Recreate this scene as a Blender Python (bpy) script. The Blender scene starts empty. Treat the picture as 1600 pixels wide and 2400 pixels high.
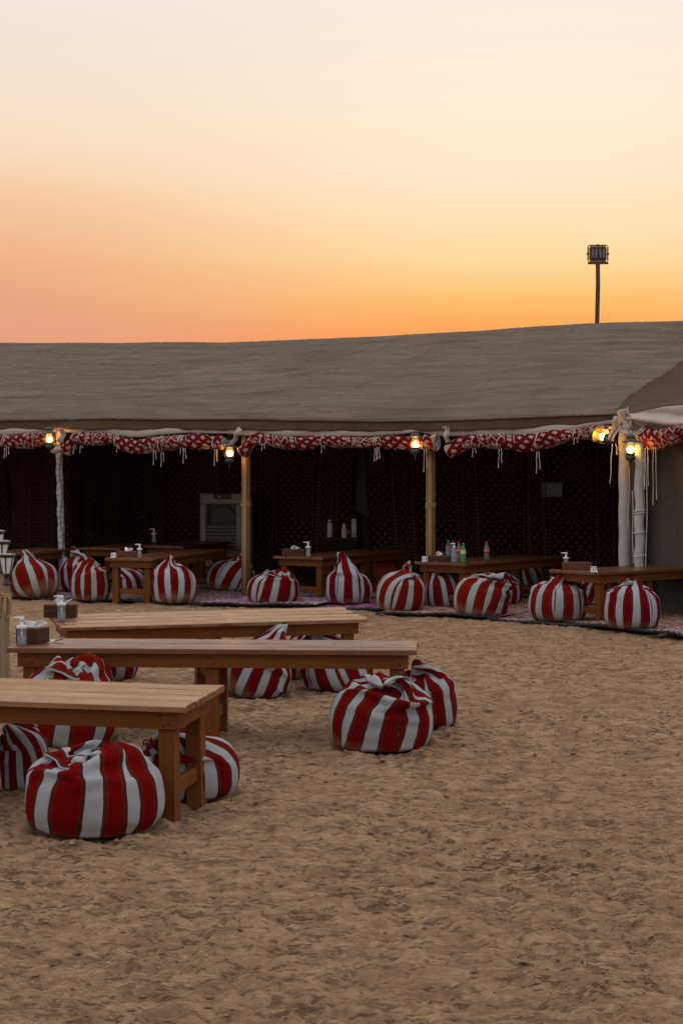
import bpy, bmesh, math, random
import numpy as np
from mathutils import Vector, Matrix

SC = bpy.context.scene
COL = SC.collection
R = math.radians

# ------------------------------------------------------------------ camera
CAMZ, FOC, YH, CX = 1.65, 4000.0, 1108.0, 800.0      # eye height (m), focal length, horizon row and centre column in photo pixels
cam = bpy.data.cameras.new('camera')
camo = bpy.data.objects.new('camera', cam)
COL.objects.link(camo)
cam.sensor_fit = 'HORIZONTAL'
cam.sensor_width = 24.0
cam.lens = FOC / 1600 * 24.0
cam.shift_y = -(1200 - YH) / 1600
cam.clip_end = 6000
camo.location = (0, 0, CAMZ)
camo.rotation_euler = (R(90), 0, 0)
SC.camera = camo

# ------------------------------------------------------------------ world, sun, exposure
SUN_AZ, SUN_EL = R(7), R(1.5)                          # azimuth from +Y towards +X
w = bpy.data.worlds.new('World')
SC.world = w
w.use_nodes = True
nt = w.node_tree
nt.nodes.clear()
def lin(c):
    return tuple((x / 255 / 12.92) if x / 255 <= .04045 else ((x / 255 + .055) / 1.055) ** 2.4 for x in c) + (1,)
def N(t, **k):
    n = nt.nodes.new(t)
    for a, b in k.items():
        setattr(n, a, b)
    return n
def L(a, b):
    nt.links.new(a, b)
def M(op, a, b=None, clamp=False):
    n = N('ShaderNodeMath', operation=op, use_clamp=clamp)
    for i, x in enumerate((a, b)):
        if x is None: continue
        if isinstance(x, (int, float)): n.inputs[i].default_value = x
        else: L(x, n.inputs[i])
    return n.outputs[0]
def ramp(fac, stops):
    n = N('ShaderNodeValToRGB')
    e = n.color_ramp.elements
    while len(e) < len(stops): e.new(.5)
    for x, (p, c) in zip(e, stops):
        x.position, x.color = p, c
    n.color_ramp.interpolation = 'B_SPLINE' if False else 'LINEAR'
    L(fac, n.inputs[0])
    return n.outputs[0]
def mixc(f, a, b):
    n = N('ShaderNodeMix', data_type='RGBA')
    if isinstance(f, (int, float)): n.inputs[0].default_value = f
    else: L(f, n.inputs[0])
    for s, x in ((6, a), (7, b)):
        if isinstance(x, tuple): n.inputs[s].default_value = x
        else: L(x, n.inputs[s])
    return n.outputs[2]
tc = N('ShaderNodeTexCoord')
sx = N('ShaderNodeSeparateXYZ'); L(tc.outputs['Generated'], sx.inputs[0])
zz = M('MAXIMUM', sx.outputs[2], 0.0)
hz = N('ShaderNodeTexNoise'); hm_ = N('ShaderNodeMapping'); L(tc.outputs['Generated'], hm_.inputs[0]); hm_.inputs['Scale'].default_value = (1.2, 1.2, 14)
L(hm_.outputs[0], hz.inputs['Vector']); hz.inputs['Scale'].default_value = 2.2; hz.inputs['Detail'].default_value = 4   # faint haze bands
el = M('ADD', M('POWER', zz, .5), M('MULTIPLY', M('SUBTRACT', hz.outputs[0], .5), .035))                                # square root spreads the low sky over the ramp
def E(deg): return math.sqrt(math.sin(R(deg)))
sunny = ramp(el, [(0, lin((246, 128, 62))), (E(4.3), lin((252, 152, 80))), (E(5.4), lin((254, 184, 104))), (E(6.3), lin((254, 203, 133))), (E(7.2), lin((255, 218, 162))), (E(8.7), lin((255, 227, 189))),
                  (E(10.1), lin((254, 232, 205))), (E(12), lin((254, 235, 213))), (E(15.5), lin((251, 234, 221))), (E(24), lin((254, 243, 234))), (E(45), lin((248, 242, 240))), (1, lin((246, 244, 245)))])
side = ramp(el, [(0, lin((206, 142, 122))), (E(4.6), lin((226, 158, 130))), (E(5.8), lin((230, 165, 129))), (E(7.2), lin((240, 180, 138))), (E(8.7), lin((244, 198, 158))),
                 (E(10.1), lin((247, 214, 182))), (E(11.5), lin((246, 222, 199))), (E(15.5), lin((243, 230, 220))), (E(24), lin((247, 238, 232))), (E(45), lin((244, 239, 238))), (1, lin((246, 244, 245)))])
anti = ramp(el, [(0, lin((178, 168, 166))), (E(6), lin((192, 184, 182))), (E(15), lin((212, 207, 206))), (E(30), lin((230, 228, 229))), (1, lin((246, 244, 245)))])
hx = M('SQRT', M('ADD', M('MULTIPLY', sx.outputs[0], sx.outputs[0]), M('MULTIPLY', sx.outputs[1], sx.outputs[1])))
ca = M('DIVIDE', M('ADD', M('MULTIPLY', sx.outputs[0], math.sin(SUN_AZ)), M('MULTIPLY', sx.outputs[1], math.cos(SUN_AZ))), M('MAXIMUM', hx, .001))
az = M('ARCCOSINE', ca)
def mr(x, a, b):
    n = N('ShaderNodeMapRange', interpolation_type='SMOOTHSTEP')
    L(x, n.inputs[0]); n.inputs[1].default_value = a; n.inputs[2].default_value = b
    return n.outputs[0]
c = mixc(mr(az, R(1), R(20)), sunny, side)
c = mixc(mr(az, R(22), R(120)), c, anti)
sky = N('ShaderNodeTexSky', sky_type='NISHITA')
sky.sun_disc = False
sky.sun_elevation = SUN_EL
sky.sun_rotation = SUN_AZ
bg1 = N('ShaderNodeBackground'); L(c, bg1.inputs[0]); bg1.inputs[1].default_value = 1.0
bg2 = N('ShaderNodeBackground'); L(sky.outputs[0], bg2.inputs[0]); bg2.inputs[1].default_value = 0.003
ad = N('ShaderNodeAddShader'); L(bg1.outputs[0], ad.inputs[0]); L(bg2.outputs[0], ad.inputs[1])
wo = N('ShaderNodeOutputWorld'); L(ad.outputs[0], wo.inputs[0])

sl = bpy.data.lights.new('sun', 'SUN')
sl.energy, sl.angle, sl.color = 0.5, R(10), (1, .62, .34)
slo = bpy.data.objects.new('sun', sl)
COL.objects.link(slo)
slo.rotation_euler = (R(90) - SUN_EL, 0, R(180) - SUN_AZ)
slo.location = (5, 60, 30)

vs = SC.view_settings
vs.view_transform, vs.look, vs.gamma, vs.exposure = 'Standard', 'None', 1, 0
vs.use_curve_mapping = False
SC.render.engine = 'CYCLES'
SC.cycles.use_denoising = True
SC.cycles.max_bounces = 8
SC.cycles.transparent_max_bounces = 12
SC.cycles.caustics_refractive = False
SC.cycles.caustics_reflective = False
SC.cycles.sample_clamp_indirect = 4

# ------------------------------------------------------------------ helpers
rnd = random.Random(11)
def P(px, py, D):
    return Vector(((px - CX) / FOC * D, D, CAMZ - (py - YH) / FOC * D))
def G(px, py, z=0.0):
    D = (CAMZ - z) * FOC / (py - YH)
    return Vector(((px - CX) / FOC * D, D, z))

class MB:
    """collects shapes; build() links them as ONE mesh object"""
    def __init__(s): s.v, s.f, s.uv, s.sm = [], [], [], []
    def add(s, vs, fs, uvs=None, smooth=False):
        o = len(s.v)
        s.v += [tuple(x) for x in vs]
        s.f += [tuple(i + o for i in f) for f in fs]
        s.sm += [smooth] * len(fs)
        if uvs is None: s.uv += [[(0, 0)] * len(f) for f in fs]
        else: s.uv += uvs
        return s
    def box(s, c, d, rot=None, ch=0.0):
        hx, hy, hz = d[0] / 2, d[1] / 2, d[2] / 2
        Mx = rot if rot is not None else Matrix.Identity(3)
        c = Vector(c)
        if ch <= 0:
            vs = [(x * hx, y * hy, z * hz) for z in (-1, 1) for y in (-1, 1) for x in (-1, 1)]
            fs = [(0, 2, 3, 1), (4, 5, 7, 6), (0, 1, 5, 4), (2, 6, 7, 3), (0, 4, 6, 2), (1, 3, 7, 5)]
        else:
            b = bmesh.new()
            bmesh.ops.create_cube(b, size=1)
            for v in b.verts: v.co = Vector((v.co.x * d[0], v.co.y * d[1], v.co.z * d[2]))
            bmesh.ops.bevel(b, geom=list(b.edges), offset=ch, segments=1, affect='EDGES')
            b.verts.index_update()
            vs = [v.co[:] for v in b.verts]
            fs = [tuple(v.index for v in f.verts) for f in b.faces]
            b.free()
        uv = []
        for f in fs:
            p = [Vector(vs[i]) for i in f]
            n = (p[1] - p[0]).cross(p[2] - p[0])
            k = max(range(3), key=lambda i: abs(n[i]))
            ax = [i for i in range(3) if i != k]
            long = max(range(3), key=lambda i: d[i])
            if ax[1] == long: ax = [ax[1], ax[0]]
            uv.append([(q[ax[0]], q[ax[1]]) for q in p])
        return s.add([c + Mx @ Vector(v) for v in vs], fs, uv)
    def tube(s, pts, r, n=8, cap=True, uvs=1.0):
        pts = [Vector(p) for p in pts]
        rs = r if isinstance(r, (list, tuple)) else [r] * len(pts)
        vs, fs, uv = [], [], []
        t0 = (pts[1] - pts[0]).normalized()
        ref = Vector((0, 0, 1)) if abs(t0.z) < .9 else Vector((1, 0, 0))
        a = t0.cross(ref).normalized()
        ln = 0; lens = []
        for i, p in enumerate(pts):
            t = (pts[min(i + 1, len(pts) - 1)] - pts[max(i - 1, 0)]).normalized()
            a = (a - t * a.dot(t)).normalized()
            b = t.cross(a)
            if i: ln += (p - pts[i - 1]).length
            lens.append(ln)
            for k in range(n):
                g = 2 * math.pi * k / n
                vs.append(p + (a * math.cos(g) + b * math.sin(g)) * rs[i])
        for i in range(len(pts) - 1):
            for k in range(n):
                k2 = (k + 1) % n
                fs.append((i * n + k, i * n + k2, (i + 1) * n + k2, (i + 1) * n + k))
                w0, w1 = 2 * math.pi * max(rs) * k / n, 2 * math.pi * max(rs) * (k + 1) / n
                uv.append([(lens[i] * uvs, w0), (lens[i] * uvs, w1), (lens[i + 1] * uvs, w1), (lens[i + 1] * uvs, w0)])
        if cap:
            fs.append(tuple(range(n))[::-1]); uv.append([(0, 0)] * n)
            fs.append(tuple((len(pts) - 1) * n + k for k in range(n))); uv.append([(0, 0)] * n)
        return s.add(vs, fs, uv, True)
    def lathe(s, prof, c=(0, 0, 0), n=24, Mx=None, smooth=True):
        c = Vector(c); vs, fs = [], []
        for r, z in prof:
            for k in range(n):
                g = 2 * math.pi * k / n
                v = Vector((r * math.cos(g), r * math.sin(g), z))
                vs.append(c + (Mx @ v if Mx is not None else v))
        for i in range(len(prof) - 1):
            for k in range(n):
                k2 = (k + 1) % n
                fs.append((i * n + k, i * n + k2, (i + 1) * n + k2, (i + 1) * n + k))
        if prof[0][0] > 1e-4: fs.append(tuple(range(n))[::-1])
        if prof[-1][0] > 1e-4: fs.append(tuple((len(prof) - 1) * n + k for k in range(n)))
        return s.add(vs, fs, None, smooth)
    def build(s, name, mat, parent=None, loc=None):
        me = bpy.data.meshes.new(name)
        me.from_pydata(s.v, [], s.f)
        if any(u != (0, 0) for f in s.uv for u in f):
            l = me.uv_layers.new(name='UVMap')
            l.data.foreach_set('uv', np.array([u for f in s.uv for u in f], np.float32).ravel())
        me.polygons.foreach_set('use_smooth', s.sm)
        me.materials.append(mat)
        return link(name, me, parent, loc)

def link(name, me, parent=None, loc=None):
    o = bpy.data.objects.new(name, me)
    COL.objects.link(o)
    if parent is not None: o.parent = parent
    if loc is not None: o.location = loc
    return o
def tag(o, label=None, cat=None, group=None, kind=None):
    if label: o['label'] = label
    if cat: o['category'] = cat
    if group: o['group'] = group
    if kind: o['kind'] = kind
    return o
def thing(name, label, cat, loc=(0, 0, 0), rz=0.0, group=None):
    o = bpy.data.objects.new(name, None)
    COL.objects.link(o)
    o.location = loc
    o.rotation_euler = (0, 0, rz)
    o.empty_display_size = .1
    return tag(o, label, cat, group)
def copy_tree(o, parent=None):
    c = o.copy(); COL.objects.link(c)
    if parent is not None: c.parent = parent
    for ch in [x for x in COL.objects if x.parent == o]:
        copy_tree(ch, c)
    return c
def autosmooth(o, deg=40):
    me = o.data
    me.polygons.foreach_set('use_smooth', [True] * len(me.polygons))
    me.set_sharp_from_angle(angle=R(deg))
    return o

# ---- gradient noise (numpy)
_perm = np.random.RandomState(5).permutation(4096)
def perlin(x, y, seed=0):
    xi, yi = np.floor(x).astype(np.int64), np.floor(y).astype(np.int64)
    xf, yf = x - xi, y - yi
    def g(ix, iy, dx, dy):
        h = _perm[(_perm[(ix + seed * 131) & 4095] + iy) & 4095]
        a = h * (2 * math.pi / 4096)
        return np.cos(a) * dx + np.sin(a) * dy
    u, v = xf ** 3 * (xf * (xf * 6 - 15) + 10), yf ** 3 * (yf * (yf * 6 - 15) + 10)
    n00, n10 = g(xi, yi, xf, yf), g(xi + 1, yi, xf - 1, yf)
    n01, n11 = g(xi, yi + 1, xf, yf - 1), g(xi + 1, yi + 1, xf - 1, yf - 1)
    a, b = n00 + u * (n10 - n00), n01 + u * (n11 - n01)
    return (a + v * (b - a)) * 1.5
def fbm(x, y, oct=4, seed=0, gain=.5):
    s, a = 0, 1.0
    for i in range(oct):
        s = s + a * perlin(x * 2 ** i, y * 2 ** i, seed + i); a *= gain
    return s

# ------------------------------------------------------------------ materials
class NT:
    def __init__(s, name):
        s.m = bpy.data.materials.new(name); s.m.use_nodes = True
        s.t = s.m.node_tree
        s.b = s.t.nodes['Principled BSDF']
    def n(s, t, **k):
        x = s.t.nodes.new(t)
        for a, b in k.items(): setattr(x, a, b)
        return x
    def l(s, a, b): s.t.links.new(a, b)
    def put(s, sock, x):
        if isinstance(x, (int, float)): sock.default_value = x
        elif isinstance(x, tuple): sock.default_value = x if len(x) == len(sock.default_value) else tuple(x) + (1,)
        else: s.l(x, sock)
    def ma(s, op, a, b=None, c=None, clamp=False):
        x = s.n('ShaderNodeMath', operation=op, use_clamp=clamp)
        for i, v in enumerate((a, b, c)):
            if v is not None: s.put(x.inputs[i], v)
        return x.outputs[0]
    def mix(s, f, a, b, mode='MIX'):
        x = s.n('ShaderNodeMix', data_type='RGBA', blend_type=mode)
        s.put(x.inputs[0], f); s.put(x.inputs[6], a); s.put(x.inputs[7], b)
        return x.outputs[2]
    def ramp(s, f, stops, mode='LINEAR'):
        x = s.n('ShaderNodeValToRGB'); x.color_ramp.interpolation = mode
        e = x.color_ramp.elements
        while len(e) < len(stops): e.new(.5)
        for q, (p, c) in zip(e, stops):
            q.position = p
            q.color = (c, c, c, 1) if isinstance(c, (int, float)) else tuple(c) + (1,)
        s.l(f, x.inputs[0])
        return x.outputs[0]
    def noise(s, co, scale, detail=4, rough=.55, dist=0.0, out=0):
        x = s.n('ShaderNodeTexNoise')
        if co is not None: s.l(co, x.inputs['Vector'])
        x.inputs['Scale'].default_value = scale; x.inputs['Detail'].default_value = detail
        x.inputs['Roughness'].default_value = rough; x.inputs['Distortion'].default_value = dist
        return x.outputs[out]
    def mapping(s, co, scale=(1, 1, 1), loc=(0, 0, 0), rot=(0, 0, 0)):
        x = s.n('ShaderNodeMapping'); s.l(co, x.inputs[0])
        x.inputs['Scale'].default_value = scale; x.inputs['Location'].default_value = loc; x.inputs['Rotation'].default_value = rot
        return x.outputs[0]
    def obj(s): return s.n('ShaderNodeTexCoord').outputs['Object']
    def uv(s): return s.n('ShaderNodeUVMap').outputs[0]
    def pos(s): return s.n('ShaderNodeNewGeometry').outputs['Position']
    def rand(s): return s.n('ShaderNodeObjectInfo').outputs['Random']
    def bump(s, h, strength=.3, dist=.01):
        x = s.n('ShaderNodeBump'); x.inputs['Strength'].default_value = strength; x.inputs['Distance'].default_value = dist
        s.l(h, x.inputs['Height']); s.l(x.outputs[0], s.b.inputs['Normal'])
    def set(s, **k):
        for a, v in k.items():
            s.put(s.b.inputs[{'col': 'Base Color', 'rough': 'Roughness', 'metal': 'Metallic', 'spec': 'Specular IOR Level', 'trans': 'Transmission Weight',
                              'em': 'Emission Color', 'ems': 'Emission Strength', 'coat': 'Coat Weight', 'coatr': 'Coat Roughness', 'sheen': 'Sheen Weight', 'ior': 'IOR', 'alpha': 'Alpha'}[a]], v)
        return s.m

def plain(name, col, rough=.6, var=.12, metal=0.0, scale=30, **k):
    t = NT(name)
    n = t.noise(t.obj(), scale, 5)
    c = t.mix(t.ramp(n, [(.3, 0.0), (.7, 1.0)]), tuple(x * (1 - var) for x in col), tuple(min(1, x * (1 + var)) for x in col))
    t.set(col=c, rough=rough, metal=metal, **k)
    return t.m

def m_sand():
    t = NT('sand'); p = t.pos()
    big = t.noise(p, .7, 4); mid = t.noise(t.mapping(p, (.62, 1.15, 1)), 8.5, 6, .64, .5); fine = t.noise(t.mapping(p, (.6, 1.2, 1)), 46, 5, .7)
    st = t.noise(t.mapping(p, (1, 1.9, 1)), 21, 6, .66, 1.2)
    rg = t.n('ShaderNodeTexNoise', noise_type='RIDGED_MULTIFRACTAL'); t.l(t.mapping(p, (.6, 1.5, 1)), rg.inputs['Vector'])
    rg.inputs['Scale'].default_value = 6.5; rg.inputs['Detail'].default_value = 6; rg.inputs['Roughness'].default_value = .62; rg.inputs['Distortion'].default_value = .35
    crack = t.ramp(rg.outputs[0], [(.50, 0.0), (.86, 1.0)])
    speck = t.noise(t.mapping(p, (.46, 1.25, 1)), 34, 5, .62, .35)
    clus = t.noise(t.mapping(p, (.7, 1.2, 1)), 5.5, 5, .65, .4)
    calm = t.ramp(t.noise(t.mapping(p, (1, .7, 1)), .55, 2), [(.38, .35), (.60, 1.0)])
    c = t.mix(t.ramp(mid, [(.40, 0.0), (.60, 1.0)]), (.385, .236, .142), (.60, .392, .243))
    c = t.mix(t.ma('MULTIPLY', t.ramp(big, [(.35, 0.0), (.65, 1.0)]), .30), c, (.385, .237, .14))
    c = t.mix(t.ma('MULTIPLY', crack, .35), c, (.76, .50, .30))
    th = t.ma('SUBTRACT', .635, t.ma('MULTIPLY', t.ramp(clus, [(.36, 0.0), (.66, 1.0)]), .165))
    dk = t.n('ShaderNodeMapRange'); t.l(speck, dk.inputs[0]); t.l(th, dk.inputs[1]); t.l(t.ma('ADD', th, .085), dk.inputs[2])
    c = t.mix(t.ma('MULTIPLY', t.ma('MULTIPLY', dk.outputs[0], .78), calm), c, (.130, .075, .042))  # dark flecks put crease shading into the colour, sunk in the bump too
    c = t.mix(t.ma('MULTIPLY', t.ramp(fine, [(.56, 0.0), (.68, 1.0)]), .38), c, (.21, .125, .070))
    t.set(col=c, rough=.95, spec=.1)
    h = t.ma('ADD', t.ma('MULTIPLY', mid, .6), t.ma('ADD', t.ma('MULTIPLY', t.ma('ADD', st, t.ma('MULTIPLY', dk.outputs[0], -.5)), .6), t.ma('ADD', t.ma('MULTIPLY', fine, .35), t.ma('MULTIPLY', rg.outputs[0], .5))))
    t.bump(h, 1.0, .06)
    return t.m

def m_canvas(name, a, b, scale=1.0, bump=.35):
    t = NT(name); p = t.obj()
    n1 = t.noise(p, 1.3 * scale, 5, .6); n2 = t.noise(p, 260, 2, .5)
    n3 = t.noise(t.mapping(p, (1, 1, 1)), 6 * scale, 6, .6, .5)
    f = t.ma('ADD', t.ma('MULTIPLY', n1, .6), t.ma('MULTIPLY', n3, .4))
    c = t.mix(t.ramp(f, [(.36, 0.0), (.64, 1.0)]), a, b)
    t.set(col=c, rough=.95, spec=.1)
    t.bump(t.ma('ADD', t.ma('MULTIPLY', n3, .8), t.ma('MULTIPLY', n2, .08)), bump, .03)
    return t.m

def m_roof():
    t = NT('roof_canvas')
    p = t.mapping(t.obj(), (1, 1, 1), (0, 0, 0), (0, 0, R(28)))
    a = t.noise(t.mapping(p, (.9, 4.6, 4.6)), 1.0, 6, .6, 1.1)
    b = t.noise(t.mapping(p, (2.6, 14, 14)), 1.0, 5, .6, .8)
    big = t.noise(p, .8, 4, .6)
    weave = t.noise(p, 240, 2)
    c = t.mix(t.ramp(t.ma('ADD', t.ma('MULTIPLY', a, .6), t.ma('MULTIPLY', big, .4)), [(.36, 0.0), (.64, 1.0)]), (.165, .132, .108), (.245, .198, .163))
    c = t.mix(t.ma('MULTIPLY', t.ramp(b, [(.5, 0.0), (.7, 1.0)]), .25), c, (.12, .093, .074))
    c = t.mix(t.ma('MULTIPLY', weave, .25), c, (.10, .08, .065))
    t.set(col=c, rough=.95, spec=.08)
    t.bump(t.ma('ADD', a, t.ma('ADD', t.ma('MULTIPLY', b, .35), t.ma('MULTIPLY', weave, .02))), 1.0, .14)
    return t.m

def fabric_mask(t, u, v, per=.66):
    """0..1 mask of the cream figure on red cloth; u along the cloth, v across, metres"""
    F = lambda x: t.ma('FRACT', x)
    A = lambda x: t.ma('ABSOLUTE', x)
    lt = lambda a, b: t.ma('LESS_THAN', a, b)
    gt = lambda a, b: t.ma('GREATER_THAN', a, b)
    mul = lambda a, b: t.ma('MULTIPLY', a, b)
    U = mul(F(t.ma('DIVIDE', u, per)), per)
    def cells(su, sv, off=0.0):
        a = t.ma('SUBTRACT', F(t.ma('ADD', t.ma('DIVIDE', u, su), off)), .5)
        b = t.ma('SUBTRACT', F(t.ma('ADD', t.ma('DIVIDE', v, sv), off)), .5)
        return A(a), A(b)
    # quincunx of squares set on their corner
    d = []
    for off in (0.0, .5):
        a, b = cells(.085, .085, off)
        d.append(lt(t.ma('ADD', a, b), .25))
    dia = t.ma('MAXIMUM', d[0], d[1])
    # bead columns
    a, b = cells(.05, .036)
    bead = lt(t.ma('ADD', mul(a, a), mul(b, b)), .15)
    # lattice
    k1 = A(t.ma('SUBTRACT', F(t.ma('ADD', t.ma('DIVIDE', u, .07), t.ma('DIVIDE', v, .09))), .5))
    k2 = A(t.ma('SUBTRACT', F(t.ma('SUBTRACT', t.ma('DIVIDE', u, .07), t.ma('DIVIDE', v, .09))), .5))
    lat = lt(t.ma('MINIMUM', k1, k2), .09)
    a, b = cells(.07, .09)
    lat = t.ma('MAXIMUM', lat, lt(t.ma('ADD', a, b), .13))
    # lacy medallion
    mu = t.ma('SUBTRACT', U, .12); mv = mul(t.ma('SUBTRACT', F(t.ma('DIVIDE', v, .42)), .5), .42)
    rr = t.ma('SQRT', t.ma('ADD', mul(mu, mu), mul(mv, mv)))
    th = t.ma('ARCTAN2', mv, mu)
    pet = t.ma('ADD', rr, mul(t.ma('COSINE', mul(th, 8.0)), .016))
    rings = gt(t.ma('SINE', mul(pet, 125.0)), .25)
    inside = lt(rr, .118)
    med = mul(rings, inside)
    low = lt(A(mv), .10)
    # bands along u: medallion/diamonds 0-.24, line, beads .26-.31, lattice .33-.43, beads .45-.50, diamonds .52-.66
    def band(a, b): return mul(gt(U, a), lt(U, b))
    zone1 = t.ma('MAXIMUM', med, mul(dia, t.ma('SUBTRACT', 1.0, inside)))
    m = mul(band(0, .245), zone1)
    m = t.ma('MAXIMUM', m, mul(band(.262, .312), bead))
    m = t.ma('MAXIMUM', m, mul(band(.33, .43), lat))
    m = t.ma('MAXIMUM', m, mul(band(.448, .498), bead))
    m = t.ma('MAXIMUM', m, mul(band(.52, .66), dia))
    for x in (.252, .320, .440, .508):
        m = t.ma('MAXIMUM', m, band(x - .004, x + .004))
    return m

def m_fabric(name, red=(.12, .004, .006), cream=(.42, .33, .29)):
    t = NT(name)
    s = t.n('ShaderNodeSeparateXYZ'); t.l(t.uv(), s.inputs[0])
    m = fabric_mask(t, s.outputs[0], s.outputs[1])
    n = t.noise(t.obj(), 60, 4)
    c = t.mix(m, red, cream)
    c = t.mix(t.ma('MULTIPLY', n, .4), c, tuple(x * .6 for x in red))
    t.set(col=c, rough=.95, spec=.1)
    t.bump(t.noise(t.obj(), 180, 3), .3, .004)
    return t.m

def m_stripe(name, red, orange, white=(.41, .435, .468)):
    t = NT(name)
    s = t.n('ShaderNodeSeparateXYZ'); t.l(t.uv(), s.inputs[0])
    ob = t.obj()
    wob = t.ma('MULTIPLY', t.ma('SUBTRACT', t.noise(ob, 9, 2), .5), .012)
    f = t.ma('FRACT', t.ma('DIVIDE', t.ma('ADD', s.outputs[0], wob), .200))
    dark = (.052, .016, .016)
    c = t.ramp(f, [(0, white), (.41, dark), (.435, orange), (.447, dark), (.465, (.085, .03, .03)), (.485, dark), (.505, orange), (.52, red), (.87, orange), (.882, dark), (.905, (.085, .03, .03)), (.925, dark), (.955, orange), (.968, dark), (.985, white)], 'CONSTANT')
    weave = t.noise(t.mapping(t.uv(), (1, 1, 1)), 420, 2)
    dirt = t.noise(ob, 5, 5, .6)
    c = t.mix(t.ma('MULTIPLY', weave, .55), c, t.mix(1.0, c, (.45, .42, .42, 1), 'MULTIPLY'))
    c = t.mix(t.ma('MULTIPLY', t.ramp(dirt, [(.50, 0.0), (.80, 1.0)]), .35), c, t.mix(1.0, c, (.72, .62, .52, 1), 'MULTIPLY'))
    dust = t.ma('MULTIPLY', t.ramp(t.ma('ADD', s.outputs[1], t.ma('MULTIPLY', t.ma('SUBTRACT', dirt, .5), .10)), [(.02, 1.0), (.11, 0.0)]), .45)
    c = t.mix(dust, c, (.30, .195, .12))
    t.set(col=c, rough=.95, spec=.04, sheen=0.0)
    t.bump(t.ma('ADD', t.ma('MULTIPLY', t.noise(ob, 24, 4), .8), t.ma('MULTIPLY', weave, .12)), .35, .012)
    return t.m

def m_wood(name, a, b, rough=(.25, .5), bump=.15, coat=0.0, dark=(.05, .022, .010), sky_tint=None):
    t = NT(name)
    r = t.rand()
    uvn = t.n('ShaderNodeVectorMath', operation='ADD')
    cmb = t.n('ShaderNodeCombineXYZ'); t.l(t.ma('MULTIPLY', r, 37.0), cmb.inputs[0]); t.l(t.ma('MULTIPLY', r, 91.0), cmb.inputs[1]); t.l(t.ma('MULTIPLY', r, 11.0), cmb.inputs[2])
    t.l(t.uv(), uvn.inputs[0]); t.l(cmb.outputs[0], uvn.inputs[1])
    v = uvn.outputs[0]
    g = t.noise(t.mapping(v, (.8, 24, 1)), 1.5, 6, .68, .8)
    g2 = t.noise(t.mapping(v, (3, 90, 1)), 2, 4, .6)
    blot = t.noise(v, 4, 4, .6)
    c = t.mix(t.ramp(g, [(.3, 0.0), (.7, 1.0)]), a, b)
    c = t.mix(t.ma('MULTIPLY', t.ramp(g2, [(.5, 0.0), (.72, 1.0)]), .55), c, dark)
    c = t.mix(t.ma('MULTIPLY', t.ramp(blot, [(.5, 0.0), (.75, 1.0)]), .4), c, dark)
    c = t.mix(t.ma('MULTIPLY', r, .35), c, tuple(x * .6 for x in a))
    rg = t.ma('ADD', rough[0], t.ma('MULTIPLY', t.ramp(t.ma('ADD', t.ma('MULTIPLY', g, .5), t.ma('MULTIPLY', blot, .5)), [(.42, 0.0), (.58, 1.0)]), rough[1] - rough[0]))
    rg = t.ma('ADD', rg, t.ma('MULTIPLY', t.ma('FRACT', t.ma('MULTIPLY', r, 7.3)), .10 if sky_tint else 0.0))
    t.set(col=c, rough=rg, spec=.5 if sky_tint else .14)
    if sky_tint:
        t.b.inputs['Specular Tint'].default_value = sky_tint + (1,)  # puts the low sky's orange into the varnish reflection
        t.b.inputs['IOR'].default_value = coat
        t.set(coat=0.0 if coat > 2 else .15, coatr=t.ma('MULTIPLY', rg, .85))
        t.b.inputs['Coat IOR'].default_value = 1.9
    t.bump(t.ma('ADD', g2, t.ma('MULTIPLY', g, .6)), bump, .004)
    return t.m

def m_cane():
    t = NT('cane')
    s = t.n('ShaderNodeSeparateXYZ'); t.l(t.obj(), s.inputs[0])
    th = t.ma('ARCTAN2', s.outputs[1], s.outputs[0])
    w = t.n('ShaderNodeTexWhiteNoise', noise_dimensions='1D')
    t.l(t.ma('ROUND', t.ma('MULTIPLY', th, 19 / (2 * math.pi))), w.inputs['W'])
    c = t.ramp(w.outputs[0], [(0, (.20, .105, .045)), (.3, (.46, .30, .15)), (.55, (.30, .165, .07)), (.75, (.55, .38, .21)), (.9, (.24, .13, .06))], 'CONSTANT')
    n = t.noise(t.mapping(t.obj(), (60, 60, 3)), 1.0, 4)
    c = t.mix(t.ma('MULTIPLY', n, .4), c, (.14, .07, .03))
    t.set(col=c, rough=.7)
    return t.m

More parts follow.
